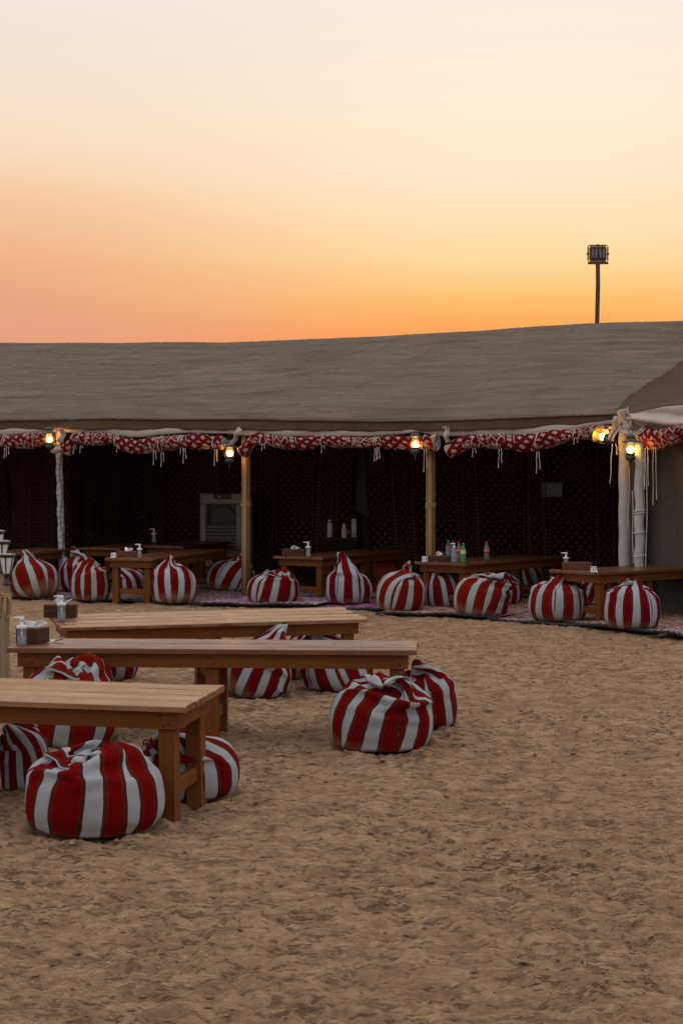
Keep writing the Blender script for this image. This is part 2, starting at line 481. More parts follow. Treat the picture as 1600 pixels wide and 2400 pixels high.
def m_rug(name, pal, band, seed=0.0):
    """kilim: bands across the rug with stepped zigzags and lozenges, uv in metres"""
    t = NT(name)
    s = t.n('ShaderNodeSeparateXYZ'); t.l(t.uv(), s.inputs[0])
    u, v = s.outputs[0], s.outputs[1]
    q = lambda x, st: t.ma('MULTIPLY', t.ma('FLOOR', t.ma('DIVIDE', x, st)), st)
    F = lambda x: t.ma('FRACT', x)
    A = lambda x: t.ma('ABSOLUTE', x)
    us, vs_ = q(u, .018), q(v, .018)
    tri = A(t.ma('SUBTRACT', F(t.ma('ADD', t.ma('DIVIDE', us, .34), seed)), .5))
    zig = F(t.ma('ADD', t.ma('DIVIDE', vs_, band), t.ma('MULTIPLY', tri, 1.6)))
    bandid = t.ma('FLOOR', t.ma('DIVIDE', v, .16))
    c = t.ramp(zig, [(i / len(pal), p) for i, p in enumerate(pal)], 'CONSTANT')
    wn = t.n('ShaderNodeTexWhiteNoise', noise_dimensions='2D')
    cb = t.n('ShaderNodeCombineXYZ'); t.l(q(u, .045), cb.inputs[0]); t.l(q(v, .03), cb.inputs[1]); t.l(cb.outputs[0], wn.inputs[0])
    sp = t.ramp(wn.outputs[0], [(0, pal[0]), (.25, pal[2 % len(pal)]), (.45, pal[-1]), (.62, pal[1]), (.8, pal[3 % len(pal)])], 'CONSTANT')
    pick = t.ma('LESS_THAN', F(t.ma('MULTIPLY', t.ma('ADD', bandid, seed), .381966)), .46)
    c = t.mix(pick, c, sp)
    n = t.noise(t.obj(), 7, 6, .65)
    c = t.mix(t.ma('MULTIPLY', t.ramp(n, [(.4, 0.0), (.75, 1.0)]), .5), c, (.17, .11, .08))
    t.set(col=c, rough=.96, spec=.1)
    t.bump(t.noise(t.uv(), 120, 3), .4, .006)
    return t.m

def m_emit(name, col, strength, base=(.8, .7, .5)):
    t = NT(name)
    t.set(col=base, em=col, ems=strength, rough=.3)
    return t.m

MAT = dict(
    sand=m_sand(),
    roof=m_roof(),
    fascia=m_canvas('fascia_canvas', (0.090, 0.058, 0.039), (0.117, 0.080, 0.055), 2.0, .3),
    lining=m_canvas('cream_canvas', (0.448, 0.368, 0.328), (0.528, 0.448, 0.408), 2.0, .25),
    wing=m_canvas('grey_canvas', (0.090, 0.081, 0.072), (0.119, 0.108, 0.097), 1.5, .3),
    fabric=m_fabric('patterned_cloth'),
    carpet=m_fabric('patterned_carpet_shaded', (.036, .0022, .003), (.108, .078, .070)),  # curtain pattern with the tent's inner shade darkened into its colours
    rollend=m_canvas('pale_backing', (0.336, 0.264, 0.208), (0.448, 0.360, 0.304), 3.0, .3),
    stripe=m_stripe('striped_wool', (.175, .0035, .0035), (.27, .022, .007)),
    stripe2=m_stripe('striped_wool_rust', (.205, .008, .0035), (.30, .035, .009), (.405, .42, .428)),
    stripe3=m_stripe('striped_wool_crimson', (.172, .0025, .0055), (.26, .015, .009), (.425, .45, .487)),
    top=m_wood('varnished_wood', (.19, .060, .020), (.075, .024, .010), (.08, .46), .03, 3.6, sky_tint=(1, .72, .50)),
    topold=m_wood('worn_varnished_wood', (.19, .064, .028), (.11, .036, .018), (.20, .46), .08, 1.7, sky_tint=(1, .72, .52)),
    frame=m_wood('stained_pine', (.225, .080, .018), (.125, .042, .011), (.42, .6), .15),
    post=m_wood('weathered_wood', (.36, .27, .18), (.27, .20, .135), (.8, .95), .5, dark=(.12, .085, .055)),
    darkwood=m_wood('dark_box_wood', (.10, .045, .026), (.06, .026, .016), (.4, .6), .1),
    boxwood=m_wood('red_brown_box_wood', (.20, .082, .045), (.14, .055, .03), (.4, .6), .1),
    cane=m_cane(),
    rope=plain('jute_rope', (.36, .22, .11), .9, .25),
    cord=plain('cotton_cord', (.62, .55, .48), .9, .1),
    white=plain('white_plastic', (.78, .78, .80), .35, .03),
    pole=plain('white_wrap', (0.459, 0.459, 0.467), .8, .10, scale=14),
    tape=plain('old_tape', (0.410, 0.418, 0.435), .6, .15, scale=20),
    tissue=plain('tissue_paper', (.80, .82, .86), .9, .03),
    black=plain('black_metal', (.02, .022, .026), .45, .2),
    blackp=plain('black_plastic', (.012, .012, .014), .4, .2),
    slate=plain('blue_grey_enamel', (.055, .068, .08), .4, .2, .3),
    iron=plain('dark_iron', (.05, .05, .055), .5, .2, .5),
    bronze=plain('bronze_reflector', (.24, .17, .08), .45, .2, .6),
    rust=plain('rusty_steel', (.075, .045, .035), .8, .3),
    driver=plain('grey_housing', (.14, .13, .14), .6, .15),
    cooler=plain('off_white_plastic', (.27, .25, .235), .5, .06),
    steel=plain('brushed_steel', (.62, .61, .60), .3, .1, .8),
    gold=plain('gold_cap', (.75, .48, .12), .3, .1, .9),
    flask=plain('pale_flask', (.72, .69, .66), .35, .05),
    darkcloth=plain('dark_cloth', (.012, .013, .014), .9, .3),
    orange=plain('orange_red_plastic', (.46, .055, .012), .55, .1),
    bluepanel=plain('blue_grey_print', (.10, .14, .19), .35, .2),
    frost=plain('frosted_pane', (.72, .74, .78), .35, .03),
    red=plain('red_plastic', (.55, .02, .02), .4, .05),
    teal=plain('teal_plastic', (.02, .35, .38), .4, .05),
    green=plain('green_plastic', (.02, .32, .07), .4, .05),
    cola=plain('dark_cola', (.012, .006, .005), .08, .1),
    yellowp=plain('yellow_print', (.75, .62, .04), .5, .04),
    lime=plain('lime_print', (.30, .62, .05), .5, .04),
    fringe=plain('navy_fringe', (.025, .024, .034), .95, .3, scale=120),
    ink=plain('black_ink', (.015, .015, .016), .6, .05),
    clod=plain('sand_clod', (.24, .15, .09), .95, .45, scale=25),
    glow=m_emit('lit_bulb', (1, .48, .09), 110.0),
    led=m_emit('red_led', (1, .03, .02), 1.0),
)
def m_glass(name, col, rough=.05, alpha=.35):
    t = NT(name)
    tr = t.n('ShaderNodeBsdfTransparent'); tr.inputs[0].default_value = col + (1,)
    mx = t.n('ShaderNodeMixShader'); mx.inputs[0].default_value = alpha
    t.set(col=col, rough=rough)
    t.l(tr.outputs[0], mx.inputs[1]); t.l(t.b.outputs[0], mx.inputs[2])
    t.l(mx.outputs[0], t.t.nodes['Material Output'].inputs[0])
    return t.m
MAT['clear'] = m_glass('clear_plastic', (.86, .90, .93), .08, .13)
MAT['greenclear'] = m_glass('green_clear_plastic', (.16, .62, .26), .08, .40)
def m_chimney():
    t = NT('lit_glass')
    tr = t.n('ShaderNodeBsdfTransparent'); tr.inputs[0].default_value = (1, .86, .55, 1)
    em = t.n('ShaderNodeEmission'); em.inputs[0].default_value = (1, .60, .14, 1); em.inputs[1].default_value = 1.3
    mx = t.n('ShaderNodeMixShader'); mx.inputs[0].default_value = .32
    t.l(tr.outputs[0], mx.inputs[1]); t.l(em.outputs[0], mx.inputs[2])
    t.l(mx.outputs[0], t.t.nodes['Material Output'].inputs[0])
    return t.m
MAT['chimney'] = m_chimney()

# ------------------------------------------------------------------ ground
# bean bags that press into open sand: photo column, row of the foot, width
SAND_BAGS = [(222, 1972, 332), (58, 1862, 118), (442, 1884, 250), (158, 1764, 246), (893, 1771, 248), (985, 1716, 176), (232, 1606, 190), (606, 1641, 154), (790, 1626, 172), (700, 1598, 110)]
def make_ground():
    rows = list(np.array([-400, -120, -40, -14, -5, 0, 2, 3.4]))
    ys = np.arange(2640, 1300, -2.0)
    rows += [(CAMZ * FOC / (y - YH)) for y in ys]
    d = rows[-1]
    while d < 5000:
        d *= 1.12; rows.append(d)
    rows = np.array(rows)
    mid = np.linspace(-.31, .31, 720)
    out = np.array([.36, .45, .6, .9, 1.5, 3, 6])
    tt = np.concatenate([-out[::-1], mid, out])
    D, T = np.meshgrid(rows, tt, indexing='ij')
    X = T * np.maximum(D, 4.0); Y = D
    fade = np.clip((70 - np.abs(Y)) / 40, 0, 1)
    h = .016 * fbm(X * .9, Y * .9, 3, 1)
    m = fbm(X * 4.6, Y * 9.5, 4, 9, .58)
    h += .019 * m * np.clip(.75 + .75 * fbm(X * .55, Y * .40, 2, 77), .28, 1.3)
    rid = 1 - np.abs(fbm(X * 4.6 + .4 * m, Y * 5.6, 3, 21))
    h -= .020 * np.clip(rid - .78, 0, 1) * 3.2 * (.5 + .5 * np.clip(fbm(X * .8, Y * .8, 2, 33) + .4, 0, 1))
    calm = np.clip(.75 + .75 * fbm(X * .55, Y * .40, 2, 77), .28, 1.3)
    h += .0062 * fbm(X * 17, Y * 20, 3, 41)
    # footprints and scuffs
    rs = np.random.RandomState(3)
    for i in range(620):
        dd = rs.uniform(4.6, 24) ** 1.0; fx = rs.uniform(-.27, .27) * dd
        a = rs.uniform(0, math.pi); L_, W_ = rs.uniform(.09, .16), rs.uniform(.04, .06)
        i0, i1 = np.searchsorted(rows, [dd - .45, dd + .45])
        sub = slice(i0, i1)
        dx, dy = X[sub] - fx, Y[sub] - dd
        uu, vv = (dx * math.cos(a) + dy * math.sin(a)) / L_, (-dx * math.sin(a) + dy * math.cos(a)) / W_
        q = uu * uu + vv * vv
        h[sub] += rs.uniform(.008, .018) * (-np.exp(-q * 1.4) + .65 * np.exp(-(np.sqrt(q) - 1.5) ** 2 * 4))
    # low wheel tracks sweeping across the near sand
    for k, off in enumerate((0, 1.5)):
        cy = 6.4 + off * .3 + .22 * X + .10 * np.sin(X * 1.7 + k)
        dd = (Y - cy) / .07
        h += .016 * (-np.exp(-dd * dd) + .55 * np.exp(-(np.abs(dd) - 1.7) ** 2 * 2)) * (Y < 12)
    for px, yb, wpx in SAND_BAGS:
        g = G(px, yb); W_ = wpx * (g.y + .25) / FOC; cy = g.y + .38 * W_; cx = (px - CX) / FOC * cy
        q = np.hypot(X - cx, Y - cy) / (W_ / 2)
        ang = np.arctan2(Y - cy, X - cx)
        h += np.where(q < 2.2, .020 * np.exp(-((q - 1.0 - .05 * np.sin(3 * ang + px)) / .13) ** 2) * (1 + .5 * np.sin(5 * ang + yb)) - .022 * np.exp(-(q / .85) ** 6), 0)
    h *= fade
    nr, nc = X.shape
    global ground_z
    def ground_z(x, d):
        i = min(max(int(np.searchsorted(rows, d)), 1), len(rows) - 1); j = int(np.clip(np.searchsorted(tt, x / max(d, 4.0)), 1, len(tt) - 1))
        return float(h[i, j])
    co = np.stack([X, Y, h], -1).reshape(-1, 3).astype(np.float32)
    idx = np.arange(nr * nc).reshape(nr, nc)
    q = np.stack([idx[:-1, :-1], idx[:-1, 1:], idx[1:, 1:], idx[1:, :-1]], -1).reshape(-1, 4)
    me = bpy.data.meshes.new('sand_ground')
    me.vertices.add(len(co)); me.vertices.foreach_set('co', co.ravel())
    me.loops.add(q.size); me.loops.foreach_set('vertex_index', q.ravel().astype(np.int32))
    me.polygons.add(len(q)); me.polygons.foreach_set('loop_start', np.arange(0, q.size, 4, dtype=np.int32))
    me.update(calc_edges=True)
    me.polygons.foreach_set('use_smooth', np.ones(len(q), bool))
    me.materials.append(MAT['sand'])
    o = link('sand_ground', me)
    return tag(o, kind='structure')
make_ground()

def make_clods():
    rs = np.random.RandomState(8); vs, fs = [], []
    base = [(0, 0, 1), (.9, 0, .1), (.28, .85, 0), (-.73, .53, .1), (-.73, -.53, 0), (.28, -.85, .1), (0, 0, -.6)]
    tri = [(0, 1, 2), (0, 2, 3), (0, 3, 4), (0, 4, 5), (0, 5, 1), (6, 2, 1), (6, 3, 2), (6, 4, 3), (6, 5, 4), (6, 1, 5)]
    cl = [(rs.uniform(-.24, .24), rs.uniform(5, 22)) for _ in range(170)]
    for i in range(4200):
        t0, d0 = cl[rs.randint(len(cl))]
        D = max(4.7, d0 + rs.normal(0, .35)); x = t0 * d0 + rs.normal(0, .22)
        if rs.rand() < .35: D = rs.uniform(4.7, 22); x = rs.uniform(-.26, .26) * D
        sc = min(.022, .004 + rs.exponential(.0045)); a = rs.uniform(0, 6.28); ca_, sa_ = math.cos(a), math.sin(a)
        st_ = rs.uniform(.7, 1.7); o = len(vs); zz_ = ground_z(x, D)
        for bx, by, bz in base:
            bx, by, bz = bx * rs.uniform(.7, 1.2) * st_, by * rs.uniform(.7, 1.2), bz * rs.uniform(.5, .8)
            vs.append((x + sc * (bx * ca_ - by * sa_), D + sc * (bx * sa_ + by * ca_), zz_ + sc * (bz + .25)))
        fs += [(a_ + o, b_ + o, c_ + o) for a_, b_, c_ in tri]
    m = MB(); m.add(vs, fs, None, False)
    o = m.build('sand_clods', MAT['clod'])
    tag(o, 'small dry clods and crumbs scattered over the sand', 'sand', None, 'stuff')
make_clods()

# ------------------------------------------------------------------ tent
EV = Vector((math.cos(R(28)), -math.sin(R(28)), 0))    # along the open front, towards the right
UV_ = Vector((math.sin(R(28)), math.cos(R(28)), 0))    # into the tent
WV = Vector((.46, -.89, 0)).normalized()               # front of the neighbouring tent, towards the camera
NV = Vector((.89, .46, 0)).normalized()                # into the neighbouring tent
CORNER = Vector((3.2, 20.0, 0))
DEPTH = 4.8
def s_of(px, off=0.0):
    """distance left of the corner at which the photo column px meets the line OFF behind the front"""
    c = CORNER + UV_ * off
    k = (px - CX) / FOC
    return (c.x - k * c.y) / (EV.x - k * EV.y)
def front(s, off=0.0):
    return CORNER - EV * s + UV_ * off
def px_of(p): return CX + FOC * p.x / p.y
def z_at(p, y): return CAMZ + (YH - y) / FOC * p.y
def interp(x, tab):
    return float(np.interp(x, [t[0] for t in tab], [t[1] for t in tab]))
Y_HEM = [(-900, 986), (0, 985), (200, 982), (400, 983), (580, 982), (700, 985), (1000, 987), (1150, 982), (1250, 978), (1400, 972), (1440, 970), (1500, 958)]
Y_FAS = [(-900, 1008), (0, 1007), (200, 1006), (400, 1007), (600, 1008), (800, 1010), (1000, 1011), (1150, 1007), (1250, 1002), (1350, 994), (1420, 986), (1460, 978)]
Y_RDG = [(-900, 812), (-200, 806), (0, 804), (140, 803), (260, 806), (500, 802), (700, 796), (870, 788), (975, 781), (1080, 778), (1230, 767), (1370, 758), (1460, 754), (1600, 752), (2000, 742)]
SMAX = 15.0

tent = thing('canvas_tent', 'long grey brown canvas tent with a low sloping roof and open carpeted front', 'tent', tuple(front(5)))
TO = -front(5)
def tent_part(o):
    o.parent = tent; o.location = TO; return o

def grid_mesh(name, fn, us, vs, mat, parent=None, uvfn=None, smooth=True):
    nu, nv = len(us), len(vs)
    co = [tuple(fn(u, v)) for u in us for v in vs]
    fs, uv = [], []
    for i in range(nu - 1):
        for j in range(nv - 1):
            fs.append((i * nv + j, (i + 1) * nv + j, (i + 1) * nv + j + 1, i * nv + j + 1))
            if uvfn: uv.append([uvfn(us[i], vs[j]), uvfn(us[i + 1], vs[j]), uvfn(us[i + 1], vs[j + 1]), uvfn(us[i], vs[j + 1])])
    m = MB(); m.add(co, fs, uv if uvfn else None, smooth)
    return m.build(name, mat, parent)

# roof: front slope, rounded ridge, back slope
ss = np.linspace(0, SMAX, 430)
bs = np.concatenate([np.linspace(0, .09, 11), np.linspace(.10, 1.0, 116), np.linspace(1.02, 1.95, 24)])
Sg, Bg = np.meshgrid(ss, bs, indexing='ij')
wr = .022 * fbm(Sg * .45, Bg * 4.2, 3, 61) + .030 * fbm(Sg * .42 + Bg * 1.2, Bg * 14, 3, 62) + .015 * fbm(Sg * .9 - Bg * 2, Bg * 32, 3, 64)
sagm = .020 * fbm(Sg * .9, Bg * .5, 2, 70)
seam = np.abs(((Sg + .02 * np.sin(Bg * 5)) / .93) % 1.0 - .5) * .93
wr += -.014 * np.exp(-(seam / .022) ** 2) + .009 * np.exp(-((seam - .05) / .03) ** 2)
edge = np.clip(Bg / .05, 0, 1)
wr = wr * (.25 + .75 * edge) * (1 - .6 * np.clip((Bg - .93) / .07, 0, 1))
me_v, nb = [], len(bs)
for i, s in enumerate(ss):
    f0 = front(s)
    e0 = f0.copy(); e0.z = z_at(f0, interp(px_of(f0), Y_HEM)) + .10
    r0 = front(s, DEPTH); r0.z = z_at(r0, interp(px_of(r0), Y_RDG))
    for j, b in enumerate(bs):
        if b <= 1:
            p = e0.lerp(r0, b)
            p += EV * (.17 * b)
            p.z += -.06 * math.sin(math.pi * b) * .6 + wr[i, j] + sagm[i, j] * math.sin(math.pi * b)
            if b < .09:
                q = 1 - b / .09
                p.z -= .10 * q ** 2.2; p -= UV_ * (.02 * math.sin(q * 1.57))
        else:
            p = r0 + UV_ * ((b - 1) * DEPTH) + EV * .17
            p.z -= (b - 1) * 1.6 - wr[i, j] * (1 if b < 1.03 else .6)
        me_v.append(tuple(p))
fs = [(i * nb + j, i * nb + j + 1, (i + 1) * nb + j + 1, (i + 1) * nb + j) for i in range(len(ss) - 1) for j in range(nb - 1)]
m = MB(); m.add(me_v, fs, None, True)
roof = tent_part(m.build('roof', MAT['roof']))
so = roof.modifiers.new('thickness', 'SOLIDIFY'); so.thickness = .012; so.offset = -1

# fascia cloth below the hem
def fas(s, t):
    f0 = front(s)
    zt = z_at(f0, interp(px_of(f0), Y_HEM)) + .02
    zb = z_at(f0, interp(px_of(f0), Y_FAS)) + .006 * math.sin(s * 9) + .004 * math.sin(s * 23)
    p = f0 + UV_ * (.012 + .012 * math.sin(s * 2.3) * t + .008 * math.sin(s * 7 + 2 * t) * t - .02 * t)
    p.z = zt + (zb - zt) * t
    return p
fo = tent_part(grid_mesh('fascia', fas, np.linspace(0, SMAX, 300), np.linspace(0, 1, 7), MAT['fascia']))
so = fo.modifiers.new('thickness', 'SOLIDIFY'); so.thickness = .008

# pale lining that shows as a strip under the fascia
Y_LIN = [(-600, 1020), (0, 1021), (60, 1018), (100, 1012), (180, 1013), (240, 1016), (300, 1026), (360, 1022), (420, 1015), (520, 1016), (560, 1020), (640, 1022), (760, 1024), (900, 1021), (980, 1014), (1020, 1022), (1080, 1022), (1180, 1020), (1260, 1021), (1330, 1014), (1390, 1001), (1440, 992)]
def lin_(s, t):
    f0 = front(s)
    zt = z_at(f0, interp(px_of(f0), Y_FAS)) + .05
    zb = z_at(f0, interp(px_of(f0), Y_LIN))
    p = f0 + UV_ * (.03 - .025 * math.sin(t * 2.6) * (1 + .4 * math.sin(s * 3.1)))
    p.z = zt + (zb - zt) * t + .004 * math.sin(s * 11) * t
    return p
lo = tent_part(grid_mesh('lining_strip', lin_, np.linspace(-.1, SMAX, 330), np.linspace(0, 1, 9), MAT['lining']))
so = lo.modifiers.new('thickness', 'SOLIDIFY'); so.thickness = .006

# walls: canvas back wall, added end walls that keep light out
def slab(name, p0, p1, z1, th, mat, n=UV_, z1b=None):
    a, b = Vector(p0), Vector(p1)
    z1b = z1 if z1b is None else z1b
    vs = [a, b, b + n * th, a + n * th]
    v = [(q.x, q.y, -.06) for q in vs] + [(q.x, q.y, z) for q, z in zip(vs, (z1, z1b, z1b, z1))]
    m = MB(); m.add(v, [(0, 1, 5, 4), (1, 2, 6, 5), (2, 3, 7, 6), (3, 0, 4, 7), (4, 5, 6, 7), (3, 2, 1, 0)])
    return m.build(name, mat)
tent_part(slab('back_wall', front(SMAX, 4.62), front(-.4, 4.62), 3.70, .03, MAT['wing']))
tent_part(slab('end_light_block', front(SMAX - .05, .05), front(SMAX - .05, 4.6), 2.36, .03, MAT['wing'], EV, 3.7))
tent_part(slab('side_light_block', front(-.30, -.02), front(-.30, 4.6), 2.0, .03, MAT['wing'], EV, 3.0))

# patterned carpets hung on the walls
def hung(px_tl, px_tr, px_bl, px_br, off, label, z0=.02, z1=2.75):
    """a carpet on the back wall between slanting edges (photo columns at the top and at the bottom)"""
    st = (s_of(px_tl, off), s_of(px_tr, off)); sb = (s_of(px_bl, off), s_of(px_br, off))
    def f(u, v):
        s = (sb[0] + (sb[1] - sb[0]) * u) * (1 - v) + (st[0] + (st[1] - st[0]) * u) * v
        p = front(s, off + .02 * math.sin(s * 5.3) + .012 * math.sin(s * 13 + v * 2))
        p.z = z0 + (z1 - z0) * v
        return p
    W_ = abs(sb[1] - sb[0])
    n = max(8, int(W_ * 14))
    o = grid_mesh('hung_carpet', f, np.linspace(0, 1, n), np.linspace(0, 1, 14), MAT['carpet'], None, lambda u, v: (u * W_ * .62, v * (z1 - z0) * .62))
    so = o.modifiers.new('thickness', 'SOLIDIFY'); so.thickness = .012
    return tag(o, label, 'carpet', 'patterned carpets hung as tent walls')
hung(-260, 4, -260, 30, 4.50, 'shaded patterned carpet hung at the left edge behind the lantern posts')
hung(290, 836, 290, 815, 4.50, 'shaded patterned wall carpet hung behind the air cooler and the flasks')
hung(848, 1510, 872, 1510, 4.50, 'shaded red patterned wall carpet hung behind the blue panel and the drink bottles')
# partition that runs into the tent from the white wrapped post
def part_f(u, v):
    p = front(s_of(157, 2.5), 2.5 + 2.0 * u) + EV * (.03 * math.sin(u * 21) + .015 * math.sin(u * 47 + v))
    p.z = .02 + 2.6 * v + .6 * u * v
    return p
o = grid_mesh('hung_carpet', part_f, np.linspace(0, 1, 70), np.linspace(0, 1, 12), MAT['carpet'], None, lambda u, v: (u * 1.5, v * 1.7))
o.modifiers.new('thickness', 'SOLIDIFY').thickness = .012
tag(o, 'red patterned partition carpet running inward from the white wire wrapped post', 'carpet', 'patterned carpets hung as tent walls')
def part_g(u, v):
    p = front(s_of(28, 2.6), 2.2 + 2.3 * u) + EV * (.03 * math.sin(u * 19))
    p.z = .02 + 2.2 * v + .9 * u * v
    return p
def hung2(px_l, px_r, off, label):
    st = (s_of(px_l, off), s_of(px_r, off))
    def f(u, v):
        s = st[0] + (st[1] - st[0]) * u
        p = front(s, off + .02 * math.sin(s * 6)); p.z = .02 + 2.4 * v
        return p
    o = grid_mesh('hung_carpet', f, np.linspace(0, 1, 30), np.linspace(0, 1, 12), MAT['carpet'], None, lambda u, v: (u * 1.5, v * 1.7))
    o.modifiers.new('thickness', 'SOLIDIFY').thickness = .012
    return tag(o, label, 'carpet', 'patterned carpets hung as tent walls')
hung2(26, 160, 4.0, 'shaded patterned carpet hung between the lantern posts and the white wrapped post')

# ------------------------------------------------------------------ neighbouring tent at the right
wing = thing('side_tent', 'grey canvas side tent closing the courtyard at the right edge', 'tent', tuple(CORNER))
WO = -CORNER
def wing_part(o):
    o.parent = wing; o.location = WO; return o
def wpt(t, off=0.0): return CORNER + WV * t + NV * off
# hip cloth between the two roofs
EDGE = [Vector(me_v[k]) for k, b in enumerate(bs) if b <= 1]
EB = [b for b in bs if b <= 1]
def edge_pt(t):
    return Vector([float(np.interp(t, EB, [p[i] for p in EDGE])) for i in range(3)])
def hip_bot(t):
    p = CORNER + WV * (.10 + 2.6 * t) + NV * (.06 + .5 * t); p.z = 2.31 + .10 * min(1, t * 4) + .05 * t
    return p
def hip(t, v):
    top, bot = edge_pt(t), hip_bot(t)
    p = top.lerp(bot, v)
    p.z -= (.42 * math.sin(math.pi * min(1, v * 1.0)) ** .8 * min(1, t * 1.6) * (1 - .45 * v)) + (.010 * math.sin(13 * v + 7 * t) + .006 * math.sin(31 * v + 3 * t)) * min(1, v * 5)
    return p
wing_part(grid_mesh('hip_panel', hip, np.linspace(0, 1, 40), np.linspace(0, 1, 20), MAT['fascia']))
hm = MB(); hm.tube([hip(t, .985) + Vector((0, -.02, .0)) for t in np.linspace(.02, 1, 30)], .022, 8)
wing_part(hm.build('rolled_hem', MAT['fascia']))
# pale flap hanging from the hem
def flap(t, v):
    p = CORNER + WV * (.10 + 2.6 * t) + NV * (.03 + .42 * t)
    zt = 2.315 + .075 * min(1, t * 4) + .05 * t
    ln = .16 + .20 * min(1, t * 5)
    fold = .085 * math.sin(v * 8.5 - min(1, t * 3) * 3.6 + .2) + .03 * math.sin(v * 17 - t * 22)
    p -= NV * ((fold + .04) * min(1, v * 3) + .05 * v)
    p.z = zt - ln * v + .012 * math.sin(t * 17) * v
    return p
wf = wing_part(grid_mesh('lining_flap', flap, np.linspace(0, 1, 90), np.linspace(0, 1, 26), MAT['lining']))
wf.modifiers.new('thickness', 'SOLIDIFY').thickness = .006
# closed canvas wall
def wwall(t, v):
    p = CORNER + WV * (-.35 + 4.0 * t) + NV * (.34 + .02 * math.sin(t * 11) + .012 * math.sin(t * 31 + v * 3))
    p.z = -.05 + 2.36 * v
    return p
wing_part(grid_mesh('canvas_wall', wwall, np.linspace(0, 1, 50), np.linspace(0, 1, 20), MAT['wing']))

# crumpled ends of lining where the bays meet
def crumple(name, px, y, Dd, wpx, hpx, seed, mat, rot=0.0):
    m = MB(); rr = random.Random(seed); n, k = 9, 9
    sc = Dd / FOC
    c = P(px, y, Dd)
    vs, fs = [], []
    ph = [rr.uniform(0, 6.3) for _ in range(4)]
    for i in range(n):
        for j in range(k):
            u, v = i / (n - 1) - .5, j / (k - 1) - .5
            x, z = u * wpx * sc * (1 - .5 * (v + .5) * rr.uniform(.8, 1)), -v * hpx * sc
            d = .035 * math.sin(7 * u + 3 * v + ph[0]) + .03 * math.sin(9 * v + ph[1]) + .02 * math.sin(11 * u + ph[2])
            a = rot
            vs.append(c + EV * (x * math.cos(a) - z * math.sin(a)) + Vector((0, 0, x * math.sin(a) + z * math.cos(a))) - UV_ * (.05 + d))
    for i in range(n - 1):
        for j in range(k - 1):
            fs.append((i * k + j, (i + 1) * k + j, (i + 1) * k + j + 1, i * k + j + 1))
    m.add(vs, fs, None, True)
    o = m.build(name, mat)
    o.modifiers.new('thickness', 'SOLIDIFY').thickness = .006
    o.modifiers.new('smooth', 'SUBSURF').render_levels = 1
    return o
def Dfront(px, off=0.0): return front(s_of(px, off), off).y
for a in ((146, 1020, 24, 34, 1, 0), (134, 1052, 26, 22, 2, .5), (556, 1024, 16, 46, 3, -.5), (1049, 1018, 16, 40, 4, .1)):
    tent_part(crumple('canvas_flap', a[0], a[1], Dfront(a[0]) - .12, a[2], a[3], a[4], MAT['lining'], a[5]))
for a in ((1444, 1005, 22, 60, 5, -.3), (1472, 985, 34, 56, 6, .3), (1492, 1022, 26, 64, 7, .0), (1500, 1052, 28, 20, 8, .4)):
    wing_part(crumple('canvas_flap', a[0], a[1], 19.75, a[2], a[3], a[4], MAT['lining'], a[5]))

# ------------------------------------------------------------------ posts
def put(o, loc): o.location = loc; return o
def wrapped_post(px_t, px_b):
    s = s_of((px_t + px_b) / 2, .12); f = front(s, .12)
    D = f.y
    t = P(px_t, YH, D); t.z = 2.3; b = P(px_b, YH, D); b.z = -.05
    root = thing('wrapped_post', 'white cloth wrapped tent post wound with thin dark wire', 'post', (f.x, f.y, 0))
    off = -Vector((f.x, f.y, 0))
    m = MB(); n = 26
    m.tube([b.lerp(t, i / n) + Vector((.004 * math.sin(i * 1.9), 0, 0)) for i in range(n + 1)], [.048 + .004 * math.sin(i * 2.1) for i in range(n + 1)], 14)
    o = m.build('pole', MAT['tape'], root, off)
    m = MB(); pts = []
    for i in range(420):
        q = i / 419; a = i * .42
        pts.append(b.lerp(t, q) + Vector((.054 * math.cos(a), .054 * math.sin(a), .02 * math.sin(i * .9))))
    m.tube(pts, .0028, 4); m.build('wire', MAT['ink'], root, off)
    m = MB(); m.tube([b + (t - b) * (i / 30) + Vector((.02 + .022 * math.sin(i * .8), -.055, 0)) for i in range(31)], .004, 4); m.build('wire', MAT['ink'], root, off)
wrapped_post(137, 147)
def cane_post(px, label):
    s = s_of(px, .12); f = front(s, .12)
    root = thing('cane_post', label, 'post', (f.x, f.y, 0), 0, 'tent posts clad in cane')
    m = MB(); n = 19
    for k in range(n):
        a = 2 * math.pi * k / n; r = .0105 + .0025 * rnd.random()
        x, y = .049 * math.cos(a), .049 * math.sin(a)
        j = [rnd.uniform(-.003, .003) for _ in range(4)]
        m.tube([(x + j[0], y, -.03), (x + j[1], y + j[2], .8), (x + j[3], y, 1.5), (x, y, 2.28)], r, 6)
    o = m.build('cane_cladding', MAT['cane'], root); o['kind'] = 'stuff'
    m = MB(); m.tube([(0, 0, -.05), (0, 0, 2.28)], .043, 10); m.build('pole', MAT['post'], root)
    m = MB()
    for z in (1.22, 1.235, 1.25, 1.265):
        m.tube([(.063 * math.cos(i * .55 + z), .063 * math.sin(i * .55 + z), z + .004 * math.sin(i)) for i in range(13)], .008, 6)
    m.build('binding', MAT['rope'], root)
cane_post(576, 'cane clad tent post standing beside the air cooler')
cane_post(1009, 'cane clad tent post standing behind the table with drink bottles')
